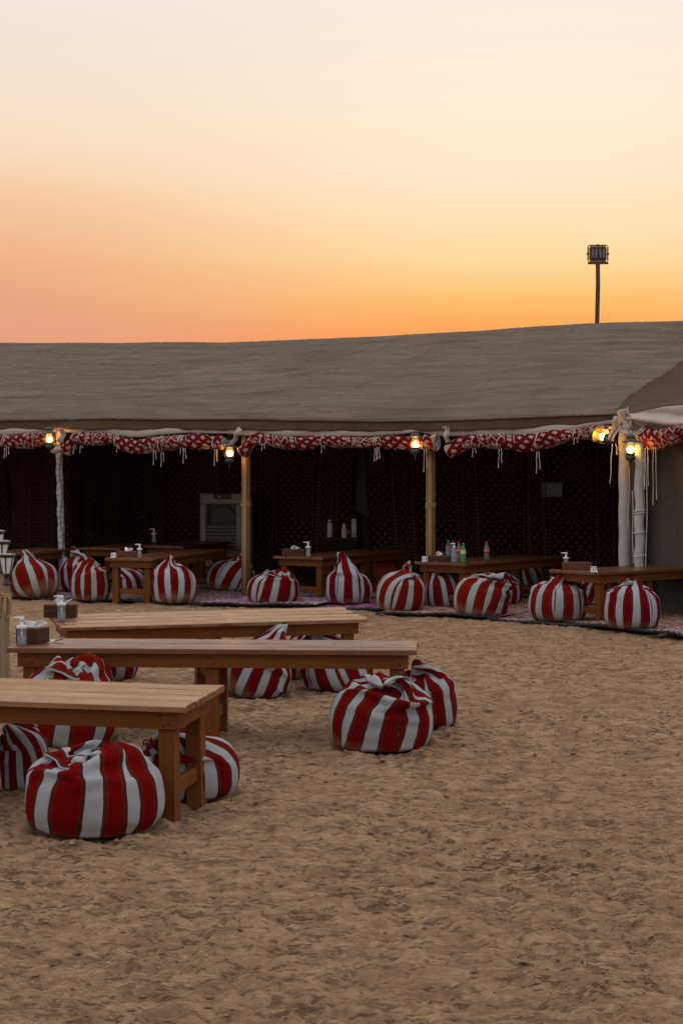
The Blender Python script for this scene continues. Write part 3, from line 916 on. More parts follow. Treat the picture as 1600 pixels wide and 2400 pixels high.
def white_pole(px, D, r, label, rings, ztop):
    b = P(px, YH, D); root = thing('white_pole', label, 'post', (b.x, b.y, 0))
    m = MB(); n = 24
    m.tube([(.004 * math.sin(i * 1.3) * (2 if rings else 1), 0, -.05 + (ztop + .05) * i / n) for i in range(n + 1)], [r + (.003 if rings else .001) * math.sin(i * 2.3) for i in range(n + 1)], 18)
    m.build('pole', MAT['pole'], root)
    for z in rings:
        q = MB(); q.tube([((r + .004) * math.cos(i * .5), (r + .004) * math.sin(i * .5), z + .01 * math.cos(i * .5)) for i in range(14)], .011, 6)
        q.build('tape_band', MAT['pole'], root)
    return root
white_pole(1463, Dfront(1463) + .05, .068, 'thick smooth white pole at the inner corner of the tents', [], 2.12)
white_pole(1498, 19.45, .055, 'thinner white pole with taped rings beside the grey canvas wall', [1.19, 1.22, .97, .70, .42], 1.99)

# ------------------------------------------------------------------ rolled-up curtains under the eave
def smooth_path(pts, k=5):
    out = []
    for i in range(len(pts) - 1):
        p0, p1, p2, p3 = pts[max(i - 1, 0)], pts[i], pts[i + 1], pts[min(i + 2, len(pts) - 1)]
        for j in range(k):
            t = j / k
            out.append(tuple(.5 * (2 * b + (c - a) * t + (2 * a - 5 * b + 4 * c - d) * t * t + (3 * b - a - 3 * c + d) * t ** 3) for a, b, c, d in zip(p0, p1, p2, p3)))
    out.append(pts[-1])
    return out
def roll(pts, label, ties, mouth_l=False, mouth_r=False, Df=None, seed=0):
    Df = Df or (lambda px: Dfront(px) - .10)
    sp = smooth_path(pts, 6)
    c0 = P(sp[len(sp) // 2][0], sp[len(sp) // 2][1], Df(sp[len(sp) // 2][0]))
    root = thing('rolled_curtain', label, 'curtain', tuple(c0), 0, 'rolled red curtains tied up under the eave')
    m = MB(); vs, fs, uv = [], [], []; n = 22; ln = 0; prev = None; lens = []
    cs = [P(px, y, Df(px)) for px, y, r in sp]
    for i, ((px, y, r), c) in enumerate(zip(sp, cs)):
        if prev is not None: ln += (c - prev).length
        prev = c; lens.append(ln)
        t = (cs[min(i + 1, len(cs) - 1)] - cs[max(i - 1, 0)]).normalized()
        sd = t.cross(Vector((0, 0, 1))).normalized(); up = sd.cross(t)
        rr = 1.1 * r * Df(px) / FOC
        for k in range(n):
            g = 2 * math.pi * k / n
            q = 1 + .08 * math.sin(3 * g + ln * 4 + seed) + .09 * math.sin(2 * g + ln * 7 + seed) + .035 * math.sin(ln * 37 + 5 * g) + .05 * math.sin(ln * 17 + seed)
            vs.append(c + sd * math.cos(g) * rr * .95 * q + up * math.sin(g) * rr * q)
    for i in range(len(sp) - 1):
        for k in range(n):
            k2 = (k + 1) % n
            fs.append((i * n + k, i * n + k2, (i + 1) * n + k2, (i + 1) * n + k))
            a, b = .032 * k * .95, .032 * (k + 1) * .95
            tw = .35
            uv.append([(x * .55, y * .55) for x, y in ((lens[i] + a * tw, a), (lens[i] + b * tw, b), (lens[i + 1] + b * tw, b), (lens[i + 1] + a * tw, a))])
    m.add(vs, fs, uv, True)
    cloth = m.build('cloth', MAT['fabric'], root, -c0)
    for end, i0, sg in ((mouth_l, 0, 1), (mouth_r, len(sp) - 1, -1)):
        c = cs[i0]; nb_ = cs[i0 + sg]
        t = (c - nb_).normalized()
        rr = sp[i0][2] * Df(sp[i0][0]) / FOC
        sd = t.cross(Vector((0, 0, 1))).normalized(); up = sd.cross(t)
        Mx = Matrix((sd, up, t)).transposed()
        q = MB()
        if end: q.lathe([(rr * .97, -.05), (rr * 1.06, -.01), (rr * 1.06, .012), (rr * .92, .016), (rr * .80, -.02), (rr * .62, -.02), (rr * .60, .0), (rr * .5, -.002), (rr * .42, -.04), (.001, -.05)], c, 22, Mx)
        else: q.lathe([(rr * .99, -.01), (rr * .6, .004), (.001, .006)], c, 22, Mx)
        q.build('roll_end', MAT['rollend'], root, -c0)
    for px, y0, y1 in ties:
        D = Df(px) - .035
        j = min(range(len(sp)), key=lambda i: abs(sp[i][0] - px))
        r = sp[j][2] * D / FOC; c = P(px, sp[j][1], D + .035)
        q = MB()
        q.tube([c + UV_ * (-math.cos(a) * (r + .006)) + Vector((0, 0, math.sin(a) * (r + .008))) + EV * (.01 * math.sin(a * 2)) for a in np.linspace(-1.3, 2.2, 12)], .006, 6)
        for dx, ext in ((-.012, 0), (.016, rnd.uniform(-14, -4))):
            a0 = P(px, max(sp[j][1] + sp[j][2] * .6, y0), D - .075) + EV * dx
            b0 = P(px, y1 + ext, D - .05) + EV * (dx * 1.6)
            w_ = rnd.uniform(-.006, .006)
            q.tube([a0, a0.lerp(b0, .35) + EV * w_, a0.lerp(b0, .7) - EV * w_ * .6, b0, b0 - Vector((0, 0, .012))], [.0038, .0038, .0038, .005, .007], 6)
        q.build('tie_cord', MAT['cord'], root, -c0)
    return root
roll([(-140, 1030, 15), (-60, 1032, 17), (0, 1033, 15), (14, 1033, 12), (40, 1034, 14), (75, 1031, 16), (104, 1025, 15), (118, 1022, 14)],
     'rolled red patterned curtain at the far left ending behind a lit lantern', [(12, 1050, 1072), (17, 1046, 1068)], False, False, None, 0)
roll([(156, 1056, 15), (164, 1046, 15), (174, 1030, 13), (186, 1026, 12), (215, 1030, 14), (245, 1029, 13), (262, 1028, 10), (285, 1038, 14), (320, 1046, 15), (355, 1042, 16), (392, 1039, 17), (418, 1036, 15), (431, 1034, 13), (455, 1035, 16), (485, 1037, 15), (500, 1036, 13), (512, 1037, 15), (526, 1038, 15)],
     'longest rolled red patterned curtain, between the wire wrapped post and second lantern', [(174, 1045, 1062), (190, 1044, 1060), (276, 1046, 1058), (362, 1056, 1088), (380, 1060, 1092), (425, 1050, 1062), (432, 1050, 1084), (505, 1052, 1090)], True, False, None, 1)
roll([(568, 1060, 14), (578, 1050, 15), (590, 1036, 13), (602, 1029, 12), (640, 1034, 13), (680, 1038, 15), (720, 1038, 14), (752, 1032, 10), (800, 1036, 13), (850, 1038, 12), (884, 1035, 10), (930, 1038, 15), (965, 1038, 15), (1000, 1037, 17), (1022, 1037, 19)],
     'rolled red patterned curtain between the two cane clad posts with wide open end', [(616, 1040, 1054), (756, 1044, 1060), (880, 1050, 1079), (885, 1048, 1077), (996, 1052, 1104)], True, True, None, 2)
roll([(1052, 1058, 16), (1062, 1052, 17), (1078, 1044, 16), (1098, 1036, 13), (1112, 1034, 13), (1145, 1034, 16), (1190, 1035, 17), (1225, 1038, 18), (1262, 1034, 17), (1300, 1027, 17), (1346, 1018, 13), (1390, 1013, 15), (1428, 1012, 13)],
     'rolled red patterned curtain from the right cane post to the inner corner', [(1110, 1050, 1069), (1171, 1052, 1094), (1260, 1058, 1107), (1348, 1026, 1040)], True, True, None, 3)
def Dw(px):
    k = (px - CX) / FOC
    c = CORNER + NV * .02
    t = (c.x - k * c.y) / (k * WV.y - WV.x)
    return c.y + WV.y * t
roll([(1508, 1012, 15), (1520, 1024, 20), (1545, 1030, 22), (1575, 1022, 21), (1610, 1008, 21), (1680, 985, 24)],
     'sagging rolled red patterned curtain on the right tent', [(1514, 1050, 1145), (1533, 1050, 1182)], True, False, Dw, 4)
# long loose cords hanging in the corner
for px, y0, y1, D in ((1434, 1040, 1134, 19.6), (1443, 1040, 1066, 19.6), (1512, 1060, 1146, 19.3), (1517, 1060, 1330, 19.3), (1475, 1100, 1245, 19.6), (1482, 1150, 1320, 19.5)):
    q = MB(); a, b = P(px, y0, D), P(px + rnd.uniform(-5, 4), y1, D)
    c0 = a.copy()
    q.tube([(a.lerp(b, i / 10) - c0) + EV * (.004 * math.sin(i * .9 + px)) for i in range(11)], [.005] * 10 + [.009], 6)
    o = q.build('loose_rope', MAT['cord'], None, c0)
    tag(o, {1434: 'long pale knotted cord hanging left of the smooth white pole under the tilted lantern', 1443: 'short pale cord hanging under the tilted lantern', 1512: 'medium length pale cord right of the ringed white pole',
            1517: 'longest pale cord reaching table height beside the ringed white pole', 1475: 'cord hanging between the two white poles below the upright corner lantern', 1482: 'low cord hanging along the left side of the ringed white pole'}[px], 'cord', 'loose cords hanging at the tent corner')

# ------------------------------------------------------------------ draped cloth shapes of the bean bags (vertex grids in 1.5 mm steps)
BAG = {
'collapse': (
17,-26,0,25,46,284,
83,3,0,-6,-7,-5,-9,-15,-18,-12,-12,-14,-9,-8,-1,1,-11,12,12,6,7,11,7,9,6,11,2,3,12,0,4,7,2,4,7,3,49,-9,-9,-5,-7,-11,-10,-4,-4,-8,-7,-5,-7,-5,-7,-6,24,-9,-13,-2,6,1,7,8,12,8,17,13,5,13,8,0,8,4,-3,-3,
47,-5,-6,-6,-6,-9,-8,-8,-5,-8,-8,-6,-6,-5,-4,-4,-15,-1,12,0,1,4,6,5,8,10,10,12,7,12,4,13,5,4,0,-1,22,-4,-1,-4,0,-4,-2,-6,-6,-4,-4,-5,-3,-3,-5,-1,-1,0,-4,7,1,5,0,7,3,4,2,4,9,-2,11,2,-3,-7,7,8,
10,6,-1,-2,-6,-1,-5,-2,-3,-4,-4,-3,-3,-3,-1,-1,1,-2,1,1,2,0,7,1,3,1,4,3,-1,3,3,-1,6,5,-4,-7,1,-2,2,0,-2,-2,0,-1,0,0,-1,1,-3,-1,-2,-4,-5,1,0,2,3,2,1,1,2,2,1,0,3,4,-2,2,0,2,1,2,
3,0,-2,0,-1,0,-1,-1,-2,-2,-1,-3,-1,0,-1,0,1,0,-1,2,0,2,1,1,1,0,1,2,0,2,0,0,1,1,-1,0,-1,-1,0,0,1,-1,0,0,0,0,0,0,0,-2,-1,0,-1,0,1,0,0,0,0,0,0,1,1,0,1,1,0,1,0,0,1,-1,
-1,-1,-1,-1,0,0,0,1,0,1,1,0,0,0,0,0,0,0,-1,-2,0,0,0,0,0,0,0,1,0,0,1,0,-1,1,1,-2,-9,8,-1,-3,1,0,2,-1,2,0,0,1,0,1,0,0,-1,-1,1,-1,0,-1,-1,1,-1,0,-1,-1,0,-1,1,-1,1,-1,0,5,
7,-20,3,7,-2,3,-2,1,1,1,1,1,2,-1,1,1,0,-5,5,-3,0,-3,1,0,-1,-1,-1,0,-3,0,-1,5,-8,5,-3,5,-7,11,-14,-6,7,1,5,1,3,1,1,-1,0,3,-1,-5,4,0,4,-1,-2,-1,3,-6,-1,-1,-2,-3,-3,2,-4,-5,10,-1,5,-6,
-29,18,12,-5,-8,0,2,7,-1,5,-1,2,3,1,4,-2,-5,13,-12,10,-7,6,-7,3,-7,-3,0,-8,3,-5,-5,4,3,-11,2,0,-10,3,2,7,2,-1,2,-5,0,-2,6,8,0,0,-1,-3,-1,6,-3,-3,0,2,-4,-2,-1,-1,-3,-4,-2,0,6,-9,-2,15,-18,-3,
3,-17,-1,6,6,6,-1,4,1,2,1,-4,-3,5,-3,3,5,-6,6,-14,12,-6,2,-2,-3,-3,-2,8,-10,-4,0,1,-4,1,-1,1,-18,4,2,1,4,4,2,-2,9,2,-1,1,0,0,-6,-2,10,5,-16,12,-6,4,-9,-1,12,-10,-2,3,-3,-1,-5,3,-4,-3,8,0,
-13,-1,3,5,-1,-7,9,1,-1,5,2,-3,9,-8,4,10,1,-3,5,-5,-4,-5,3,-6,-3,4,-1,-4,1,1,-7,3,-1,-4,15,-10,-7,-8,2,-1,-12,25,6,4,-5,-7,-1,4,-3,5,1,12,-4,2,-1,-2,-1,-5,1,5,-7,-6,0,1,1,-5,12,-15,6,2,-2,10,
-12,0,-8,-2,12,-1,-3,0,16,4,0,-1,-1,2,7,-12,8,6,3,-3,-6,0,-3,-2,4,8,-12,-11,5,0,-5,3,-7,-2,1,1,-11,-3,3,-9,13,-5,-3,2,-1,15,6,1,4,3,-3,1,2,-8,10,0,-8,-3,3,-1,-2,6,5,-18,-7,5,1,4,-9,1,-11,1,
-4,5,-4,4,-9,-2,7,-3,-9,-1,11,19,-5,2,6,-2,-7,2,5,-2,1,-8,1,-1,-6,2,11,10,-20,-12,2,-2,8,-10,-1,3,-1,-2,3,4,-1,-4,-16,11,11,-11,9,4,8,-2,5,0,-7,-4,-3,10,0,6,-12,0,0,-3,-5,11,11,-15,-21,7,-3,-1,-3,3,
-3,-1,2,1,8,-2,12,-13,-8,17,-11,1,16,-1,-3,4,-4,-4,2,-9,10,-9,3,-10,1,-7,2,0,18,6,-2,-22,-1,-1,4,-8,-19,12,-13,18,7,-4,0,8,6,-7,7,-8,6,8,1,-1,0,-5,0,-7,0,7,-5,1,-9,-9,0,0,-8,10,-3,4,0,-5,-1,1,
-18,-5,8,-4,10,1,10,11,4,3,-2,-1,-8,4,4,1,1,-2,-14,15,-6,-2,5,1,9,-4,-30,-5,-6,-2,11,9,-4,1,-13,-3,-24,8,9,-9,-10,10,2,15,2,-4,1,20,0,-4,-2,1,10,-9,-3,-2,4,-2,6,-7,-3,-17,7,-20,-2,-2,-15,34,-2,-11,17,-15,
-1,-4,8,8,-2,3,-6,-6,4,8,0,-13,0,5,5,7,-2,14,5,-11,-1,-1,-16,1,-12,11,0,10,-8,-7,13,-46,5,12,-9,17,6,4,-1,4,-1,2,3,-2,0,0,6,0,1,3,-3,-1,-2,-3,2,0,-2,0,-2,-1,-1,2,-4,-1,4,-3,-3,4,-3,-1,0,0,
-43,10,9,13,12,7,2,14,4,-5,-2,-7,-10,-10,-13,-14,-17,-15,-17,-5,-2,-4,-2,-5,-1,6,-1,8,-3,7,3,5,0,10,5,9,24,10,10,3,2,5,-5,-2,3,2,-4,-3,-4,-7,-6,-6,-7,-9,2,-9,-12,-11,-10,-5,-6,-7,-1,-3,10,3,8,5,15,6,13,11,
25,7,5,7,3,4,12,-6,-5,1,-3,-3,-4,-5,-6,-7,-4,-3,-12,-13,-10,-8,-8,-5,-5,-5,0,1,7,-1,9,9,9,10,11,9,15,2,4,2,5,1,1,1,-1,0,-1,-2,-3,-4,-4,-4,-4,-6,-4,-2,-4,0,-4,4,-5,6,-3,-4,-7,14,-5,5,7,5,2,2,
10,5,3,2,2,2,2,0,-1,-1,0,-2,-2,-3,-3,-4,-3,-3,-3,-3,-2,-3,4,-5,6,-9,5,-1,6,-1,1,4,-3,2,3,3,7,1,1,0,-1,-1,-1,-1,-1,-2,-1,2,1,2,2,0,-2,-1,-2,-1,-1,-1,-1,-1,-1,2,-2,5,-2,-3,5,0,2,0,1,2,
7,0,1,2,1,1,1,-1,2,0,1,-1,-1,-2,-3,-1,-1,-1,-2,-1,1,0,-1,-1,-1,1,1,0,0,-1,3,-1,1,1,0,1,6,0,0,0,1,-1,0,1,-1,0,-2,-1,1,1,0,0,-1,0,1,0,-1,0,-1,0,0,-1,0,-1,2,1,-1,1,1,0,1,-1,
6,-1,0,-1,-1,-1,0,0,0,-1,1,0,0,0,1,0,1,0,0,1,0,0,1,-1,0,0,0,1,0,-1,1,0,0,0,0,0,4,2,-1,-3,1,-2,3,0,-4,0,0,0,0,1,1,0,2,1,1,0,1,0,-1,2,0,0,1,1,0,0,0,-2,-1,0,0,-1,
9,-11,1,5,-2,5,-10,-3,9,-3,-1,-1,1,1,0,2,1,1,3,-1,2,-3,4,4,-1,1,1,-3,4,-1,-1,-4,2,-3,-2,0,5,7,-16,-4,4,0,15,0,-20,0,1,6,2,-2,2,3,0,3,2,2,0,1,6,-9,3,8,-2,3,1,-4,1,5,-13,-3,0,0,
2,2,10,-12,-11,-1,2,9,6,-8,4,-2,-6,2,-1,5,3,4,0,5,-2,7,-4,7,-4,4,2,4,-11,5,1,-4,-1,-2,-7,-2,0,-6,4,11,3,-5,-2,-6,0,6,-9,-10,4,3,4,3,0,5,1,1,3,4,-6,8,-1,1,4,-5,2,0,-6,0,3,-6,-3,-7,
-8,1,-5,1,5,10,-5,-16,0,2,0,5,7,-5,2,3,9,-3,1,2,7,2,1,-6,11,-9,3,-3,6,-2,1,0,0,-9,-1,-7,3,-6,-1,-5,-7,-4,8,16,-11,-9,1,2,2,0,11,-1,-1,5,6,0,5,2,1,-5,4,-5,7,0,2,-4,2,-3,1,-1,-2,-5,
-8,3,-3,-2,-10,3,0,-4,24,-4,-3,4,-14,12,-4,-1,3,8,3,9,2,-3,2,1,-9,7,-6,5,2,3,-3,1,-3,0,-3,-3,2,-10,0,-2,5,-11,5,8,-6,11,0,-6,5,-4,-1,0,6,-2,9,1,0,8,-2,2,-8,11,-6,6,-3,5,-7,0,0,7,-8,-5,
1,-8,-2,1,10,7,-16,-7,-9,7,5,2,1,-3,-3,2,9,14,-10,1,13,0,2,-2,5,-17,15,1,0,1,0,-2,-5,-3,10,-6,15,-16,-9,7,-11,-11,9,0,3,-9,5,2,1,-1,4,-5,5,13,8,-7,7,1,8,4,-3,-6,-8,13,4,-5,2,-3,2,-4,-12,6,
14,3,-15,-14,3,-2,-19,8,11,1,-6,-5,5,2,1,4,2,-1,18,1,-5,15,-2,0,4,-1,-7,-10,9,7,0,-1,-3,-7,1,0,15,-2,0,-10,-11,-7,-2,-2,1,-2,-1,3,0,3,-1,5,-2,0,-4,27,-9,-9,28,1,2,4,-11,-6,-5,5,11,-4,2,-12,6,1,
20,1,-2,-8,-1,-7,-17,-6,3,4,-6,0,-2,9,2,2,-8,2,1,-9,17,6,-13,20,12,-1,5,1,-19,0,-7,15,-12,9,5,4,22,-10,12,-4,1,4,-7,0,-14,-13,-2,-2,2,-4,5,0,1,-7,12,-9,-3,3,-1,-5,1,25,15,-1,-2,-15,2,0,3,23,-13,-2,
15,0,-9,-4,7,-3,11,-11,-18,4,1,-1,-7,6,-2,5,-3,-3,-17,25,-11,3,-1,4,2,2,4,-6,12,4,-17,28,7,-18,9,-12,2,9,0,1,-11,-1,-4,-12,5,2,1,9,-4,-11,5,2,0,-4,-8,-6,16,-7,-2,-2,15,-5,2,23,-9,-7,17,-22,12,-5,-27,17,
-25,7,-1,8,-9,-4,4,5,4,1,4,-6,9,5,-6,-3,3,-2,8,-7,-10,3,11,5,-7,3,-2,-12,11,7,-5,-18,-13,10,20,-8,-17,0,0,1,1,2,2,2,3,2,3,3,3,2,3,1,3,0,2,-2,2,-1,-2,-1,-2,-2,-2,-3,-3,-3,-3,-2,-3,-1,-3,-1,
6,-6,-2,-1,6,-5,-1,2,1,2,-1,0,0,-1,-1,-1,3,-4,0,1,5,4,-6,-1,-3,0,5,7,-7,-5,10,-5,-5,8,-8,4,0,4,3,-2,-6,4,1,-4,1,-2,1,-1,0,0,1,4,-4,4,-4,4,-3,-5,7,4,4,1,-5,-12,7,12,-23,12,10,-14,12,-6,
6,-1,-4,3,1,0,-2,1,-3,3,0,1,-1,0,0,-3,1,1,4,-5,3,2,6,-8,6,0,5,9,11,-19,19,-13,-12,1,-10,4,14,5,0,-3,-10,2,0,1,1,-5,0,0,0,2,-1,-1,1,1,2,4,1,7,-5,11,-2,7,-2,-1,-10,12,-8,2,4,2,-2,-9,
25,-9,-3,-3,2,-7,-2,-4,0,3,0,2,-1,0,1,5,6,-3,3,2,0,0,6,2,2,-2,2,0,1,0,0,0,-1,-2,1,1,27,0,-1,0,0,1,-1,1,-2,-2,0,-1,2,-2,1,-2,-5,5,1,1,2,0,1,0,1,0,1,0,0,0,0,0,-1,0,0,-1,
26,0,0,-1,1,-1,0,-1,0,-1,-1,-1,0,2,1,0,1,0,0,0,1,1,-1,1,0,1,-1,1,0,-1,0,0,0,0,0,0,27,0,0,0,-1,0,0,0,0,1,0,0,0,0,-1,0,0,1,0,0,-1,0,1,0,0,0,0,0,0,1,-1,0,1,-1,0,-1,
27,0,0,0,0,0,0,1,-1,0,0,0,0,0,1,0,0,-1,0,0,0,0,0,-1,0,0,1,0,0,-1,1,0,-1,0,0,1,25,1,0,1,0,0,0,0,1,-1,0,0,1,-1,0,0,0,0,0,0,0,0,-1,0,0,0,-1,0,0,1,-1,1,0,0,0,1,
29,-5,2,1,0,1,-2,-3,4,4,-3,1,-6,7,-3,-3,4,1,-3,2,-2,-2,2,0,0,-4,2,-2,2,-3,0,2,1,5,-5,-3,22,4,-4,3,3,-2,0,3,-4,0,4,-5,11,-7,-1,1,-2,1,1,-5,4,-3,1,-4,3,-2,-2,5,-7,1,1,-4,8,-3,7,1,
12,13,4,-4,-3,1,5,-4,3,-4,4,2,-3,-1,0,1,0,-9,11,-6,-2,-3,-1,4,0,-7,2,-8,5,1,1,1,-5,7,-1,2,11,1,3,3,-3,1,-1,7,-2,1,-7,-6,-1,5,3,3,-1,-6,1,5,-2,-2,3,-10,10,-6,0,-4,3,-1,5,-9,1,12,-7,-13,
16,-14,-6,13,5,3,1,-13,-4,10,-8,14,0,-4,2,1,-8,9,-12,10,-4,5,-11,11,-10,11,-10,7,-7,-2,1,3,-3,5,-5,4,-14,24,-2,-24,9,6,14,9,-3,-12,12,-7,3,0,4,3,-11,-4,7,-15,7,-5,15,-4,-14,18,-3,3,-15,12,-11,10,-8,3,7,-6,
7,-18,16,6,-6,-8,-11,18,20,-3,-2,3,-6,5,-2,-8,2,-8,6,-3,0,0,-7,9,11,-12,7,-6,-3,-2,-1,5,-2,-7,7,2,12,-8,-9,-1,16,4,5,-1,-1,5,3,-5,4,-3,-3,-11,4,6,-9,2,-14,17,-6,-16,-7,17,15,-2,0,-13,18,-19,11,-16,12,-3,
16,-6,-4,2,6,3,-10,-19,13,20,-1,2,-1,-3,-9,7,-4,-7,-6,9,-11,-2,-8,2,-2,-6,4,20,11,-5,-5,5,-7,1,-5,5,-5,19,-9,6,-10,-3,7,-10,-7,5,21,2,-8,-4,5,2,-6,13,-9,-2,3,-21,12,-3,-5,-9,1,-5,24,8,-21,22,-6,7,-23,1,
-9,4,17,-3,-6,-1,-8,12,-18,0,1,18,5,-2,-7,2,7,-4,4,-10,5,-2,-9,8,-1,-5,-13,8,-10,16,13,-13,8,-22,10,8,-5,-5,3,16,-1,-8,6,-1,6,-25,1,3,12,4,2,-5,-4,8,8,1,-6,0,-5,-8,10,4,-5,-24,11,-12,11,-3,7,-4,3,0,
-3,-5,1,-1,15,9,-7,2,5,-5,-23,-2,9,3,5,-2,-1,-4,-7,16,11,3,-6,5,-9,-4,5,-6,-17,4,0,0,-8,8,3,-3,-18,10,2,3,5,0,3,6,3,7,-12,-21,1,5,1,9,3,-18,-2,7,3,7,0,-7,9,4,2,-1,-16,-12,8,-8,1,19,-7,-1,
-5,2,8,-19,-3,-1,10,10,-9,6,14,2,-25,2,4,-10,19,2,-9,-17,9,4,-3,12,10,-16,-12,9,11,4,-5,-1,-10,-5,9,-1,19,-21,-1,2,-16,7,1,-12,9,-9,-1,14,1,1,-7,7,8,2,2,-8,-11,2,19,4,-30,-3,2,15,7,5,-9,-7,-9,0,23,3,
-27,11,-10,8,2,-3,-4,8,-7,7,1,-10,8,-6,6,2,-10,14,10,1,2,-10,-12,-14,11,6,-6,-17,-7,-6,-5,14,26,-6,-23,11,13,1,-3,1,-3,1,0,-4,-2,-2,3,-1,-1,3,-2,0,-1,0,2,2,0,2,2,0,3,3,-2,1,4,-2,-1,4,-2,-1,-2,0),
'collapse_back': (
-44,-13,-1,94,7,294,
7,-7,-12,-8,-10,-7,-13,-4,-11,-9,-2,-10,1,-5,-4,-5,-5,1,-6,-3,-4,6,-1,6,7,13,14,17,11,11,13,9,8,7,3,-1,48,-10,12,-3,1,-7,-3,-13,-8,-2,-16,-8,-18,-9,-4,-4,-4,-7,5,2,9,2,11,9,11,2,3,2,4,9,7,9,6,4,5,5,
55,9,-7,-4,-7,-2,-6,-7,-7,-13,-9,-8,-5,-10,-13,-10,4,0,-7,2,6,5,6,3,5,12,7,6,14,6,6,5,6,7,1,2,33,0,-2,1,-1,-6,-3,-3,-3,-7,1,-5,-8,-3,-2,8,-16,0,9,2,-4,-2,4,6,3,0,7,4,0,5,2,4,2,2,3,1,
26,1,-1,-1,-2,-2,-2,-2,-1,-3,-7,-1,0,2,-2,-13,8,-4,-2,0,2,4,-2,0,3,2,1,4,4,2,3,1,4,-1,5,-1,23,-1,0,-3,-2,0,0,-2,-4,-1,-2,0,-3,-4,-1,3,-4,3,-3,0,0,0,3,1,0,2,1,2,2,2,2,2,0,5,-2,5,
7,4,0,3,1,-1,-2,-2,-1,-1,0,-3,0,-1,0,0,1,-4,0,1,0,1,0,1,1,1,1,1,0,1,1,2,1,-3,0,-3,10,0,0,0,-1,0,-1,0,0,0,-1,-1,0,0,-1,-1,0,0,0,-1,1,-1,1,1,0,1,1,0,1,0,1,-1,0,1,0,1,
4,0,1,-1,1,0,1,0,0,0,0,1,0,0,0,0,0,1,0,0,-1,1,0,-1,0,0,1,0,1,-1,-1,-1,-1,0,0,-1,1,0,-1,1,1,1,1,2,-1,2,1,0,1,0,-1,-2,5,2,-5,4,1,-1,-2,0,0,0,-2,1,-1,0,-1,-2,-1,-2,-1,0,
0,2,2,1,-3,0,-2,5,1,-2,4,2,1,-2,-4,13,-1,-4,6,-2,-1,-3,-1,2,-4,1,-1,-2,0,-1,1,3,1,-4,-7,-3,-4,2,1,4,2,-5,2,-3,8,0,-4,-1,-1,1,13,6,-3,0,6,-2,-4,7,-4,-7,-1,-1,-1,1,-3,-1,-3,2,-12,-1,6,-3,
-2,-3,-2,-6,10,10,2,0,-5,2,0,0,2,8,1,-1,-3,9,-1,0,5,-8,2,-7,3,-4,-1,-3,1,0,-2,-2,-1,4,-10,0,-9,0,-3,7,0,-2,0,1,8,2,2,2,2,-2,7,-7,5,8,-3,2,-4,-3,0,-1,0,-5,1,-1,0,-5,2,0,-9,-10,9,5,
1,-9,0,0,-5,10,0,-4,-3,14,0,3,1,3,6,-3,3,0,0,0,2,-3,-4,3,-8,-1,0,1,-2,0,-2,-3,-1,-2,-10,6,-10,-1,3,-5,2,0,7,8,-6,0,5,-3,-2,16,-9,1,13,-2,1,-3,0,1,-4,1,-3,-1,-3,-1,1,1,-1,-12,-8,-3,4,-2,
-15,8,-7,3,1,-8,16,0,4,-10,3,5,6,1,1,7,3,0,2,-3,-3,0,-2,2,-4,4,-5,-1,-4,3,1,2,-18,-5,-3,-1,-12,-3,3,5,-7,2,2,3,4,3,-8,1,20,-4,1,5,-1,0,5,-2,-2,3,-3,-4,7,-5,-2,-3,0,1,0,-10,0,-17,2,1,
-11,-7,2,-4,7,2,-5,11,-2,-1,5,20,-12,5,0,-3,3,4,1,-1,3,-15,10,0,-2,2,2,-3,-1,-2,-2,-6,1,-8,-11,1,-21,20,-13,-1,-1,-1,-2,7,5,3,1,5,21,-7,3,0,1,-9,-8,8,3,-3,-7,1,8,-7,4,-1,2,-2,-2,-10,1,1,-15,-1,
-18,11,5,-15,3,0,0,7,3,0,9,4,11,-4,-2,6,-11,7,3,-2,-11,2,2,-3,-12,11,0,7,-9,-15,7,3,5,2,-1,-9,4,-4,3,-1,-9,11,9,-2,-2,6,1,6,-12,7,-3,6,2,-10,-12,11,0,12,-18,0,-4,-3,-4,-3,-8,1,-14,24,13,17,-4,-7,
11,-3,4,14,-5,-5,4,-11,-3,-1,14,0,2,-5,5,-7,8,-3,-1,0,-4,-7,1,2,-15,-2,1,-10,-1,-9,-1,2,17,11,10,0,12,-4,6,-1,7,-3,-5,5,0,0,4,-6,2,0,2,0,-2,-2,0,-7,10,-10,3,-12,13,-8,-10,-10,-9,9,-3,1,5,20,30,-26,
11,9,-13,7,-2,1,6,-2,8,0,-4,2,-18,15,6,-3,-6,2,3,-13,6,9,-3,-3,1,-23,-14,-5,17,-5,-2,-2,0,3,10,21,-4,1,-9,4,7,22,-1,-10,1,8,0,-10,15,-5,-6,9,-1,-7,1,3,-11,13,1,-2,-12,13,-5,-10,-3,-6,-34,21,-9,15,3,10,
-54,-12,31,5,13,-8,-5,17,16,10,1,5,-7,0,5,-7,-2,12,4,1,-1,-13,7,0,2,-5,4,7,-16,-3,24,-39,-8,-42,-24,3,3,-2,-2,-1,0,-2,1,-2,0,0,2,-2,1,2,0,2,1,2,1,2,1,1,0,1,0,1,1,0,0,-1,0,-2,-1,0,-1,-2,
16,14,9,9,6,-2,3,4,-7,4,-4,-4,-1,-4,-3,-7,-5,-4,-10,-9,-2,-18,-8,-13,-20,-7,-2,4,8,0,3,5,9,11,12,14,-19,8,11,6,9,14,7,6,13,-3,2,0,-6,-7,-5,-6,-12,-14,-11,-11,-18,-1,-10,-4,2,6,-9,-12,-3,5,7,7,6,6,7,6,
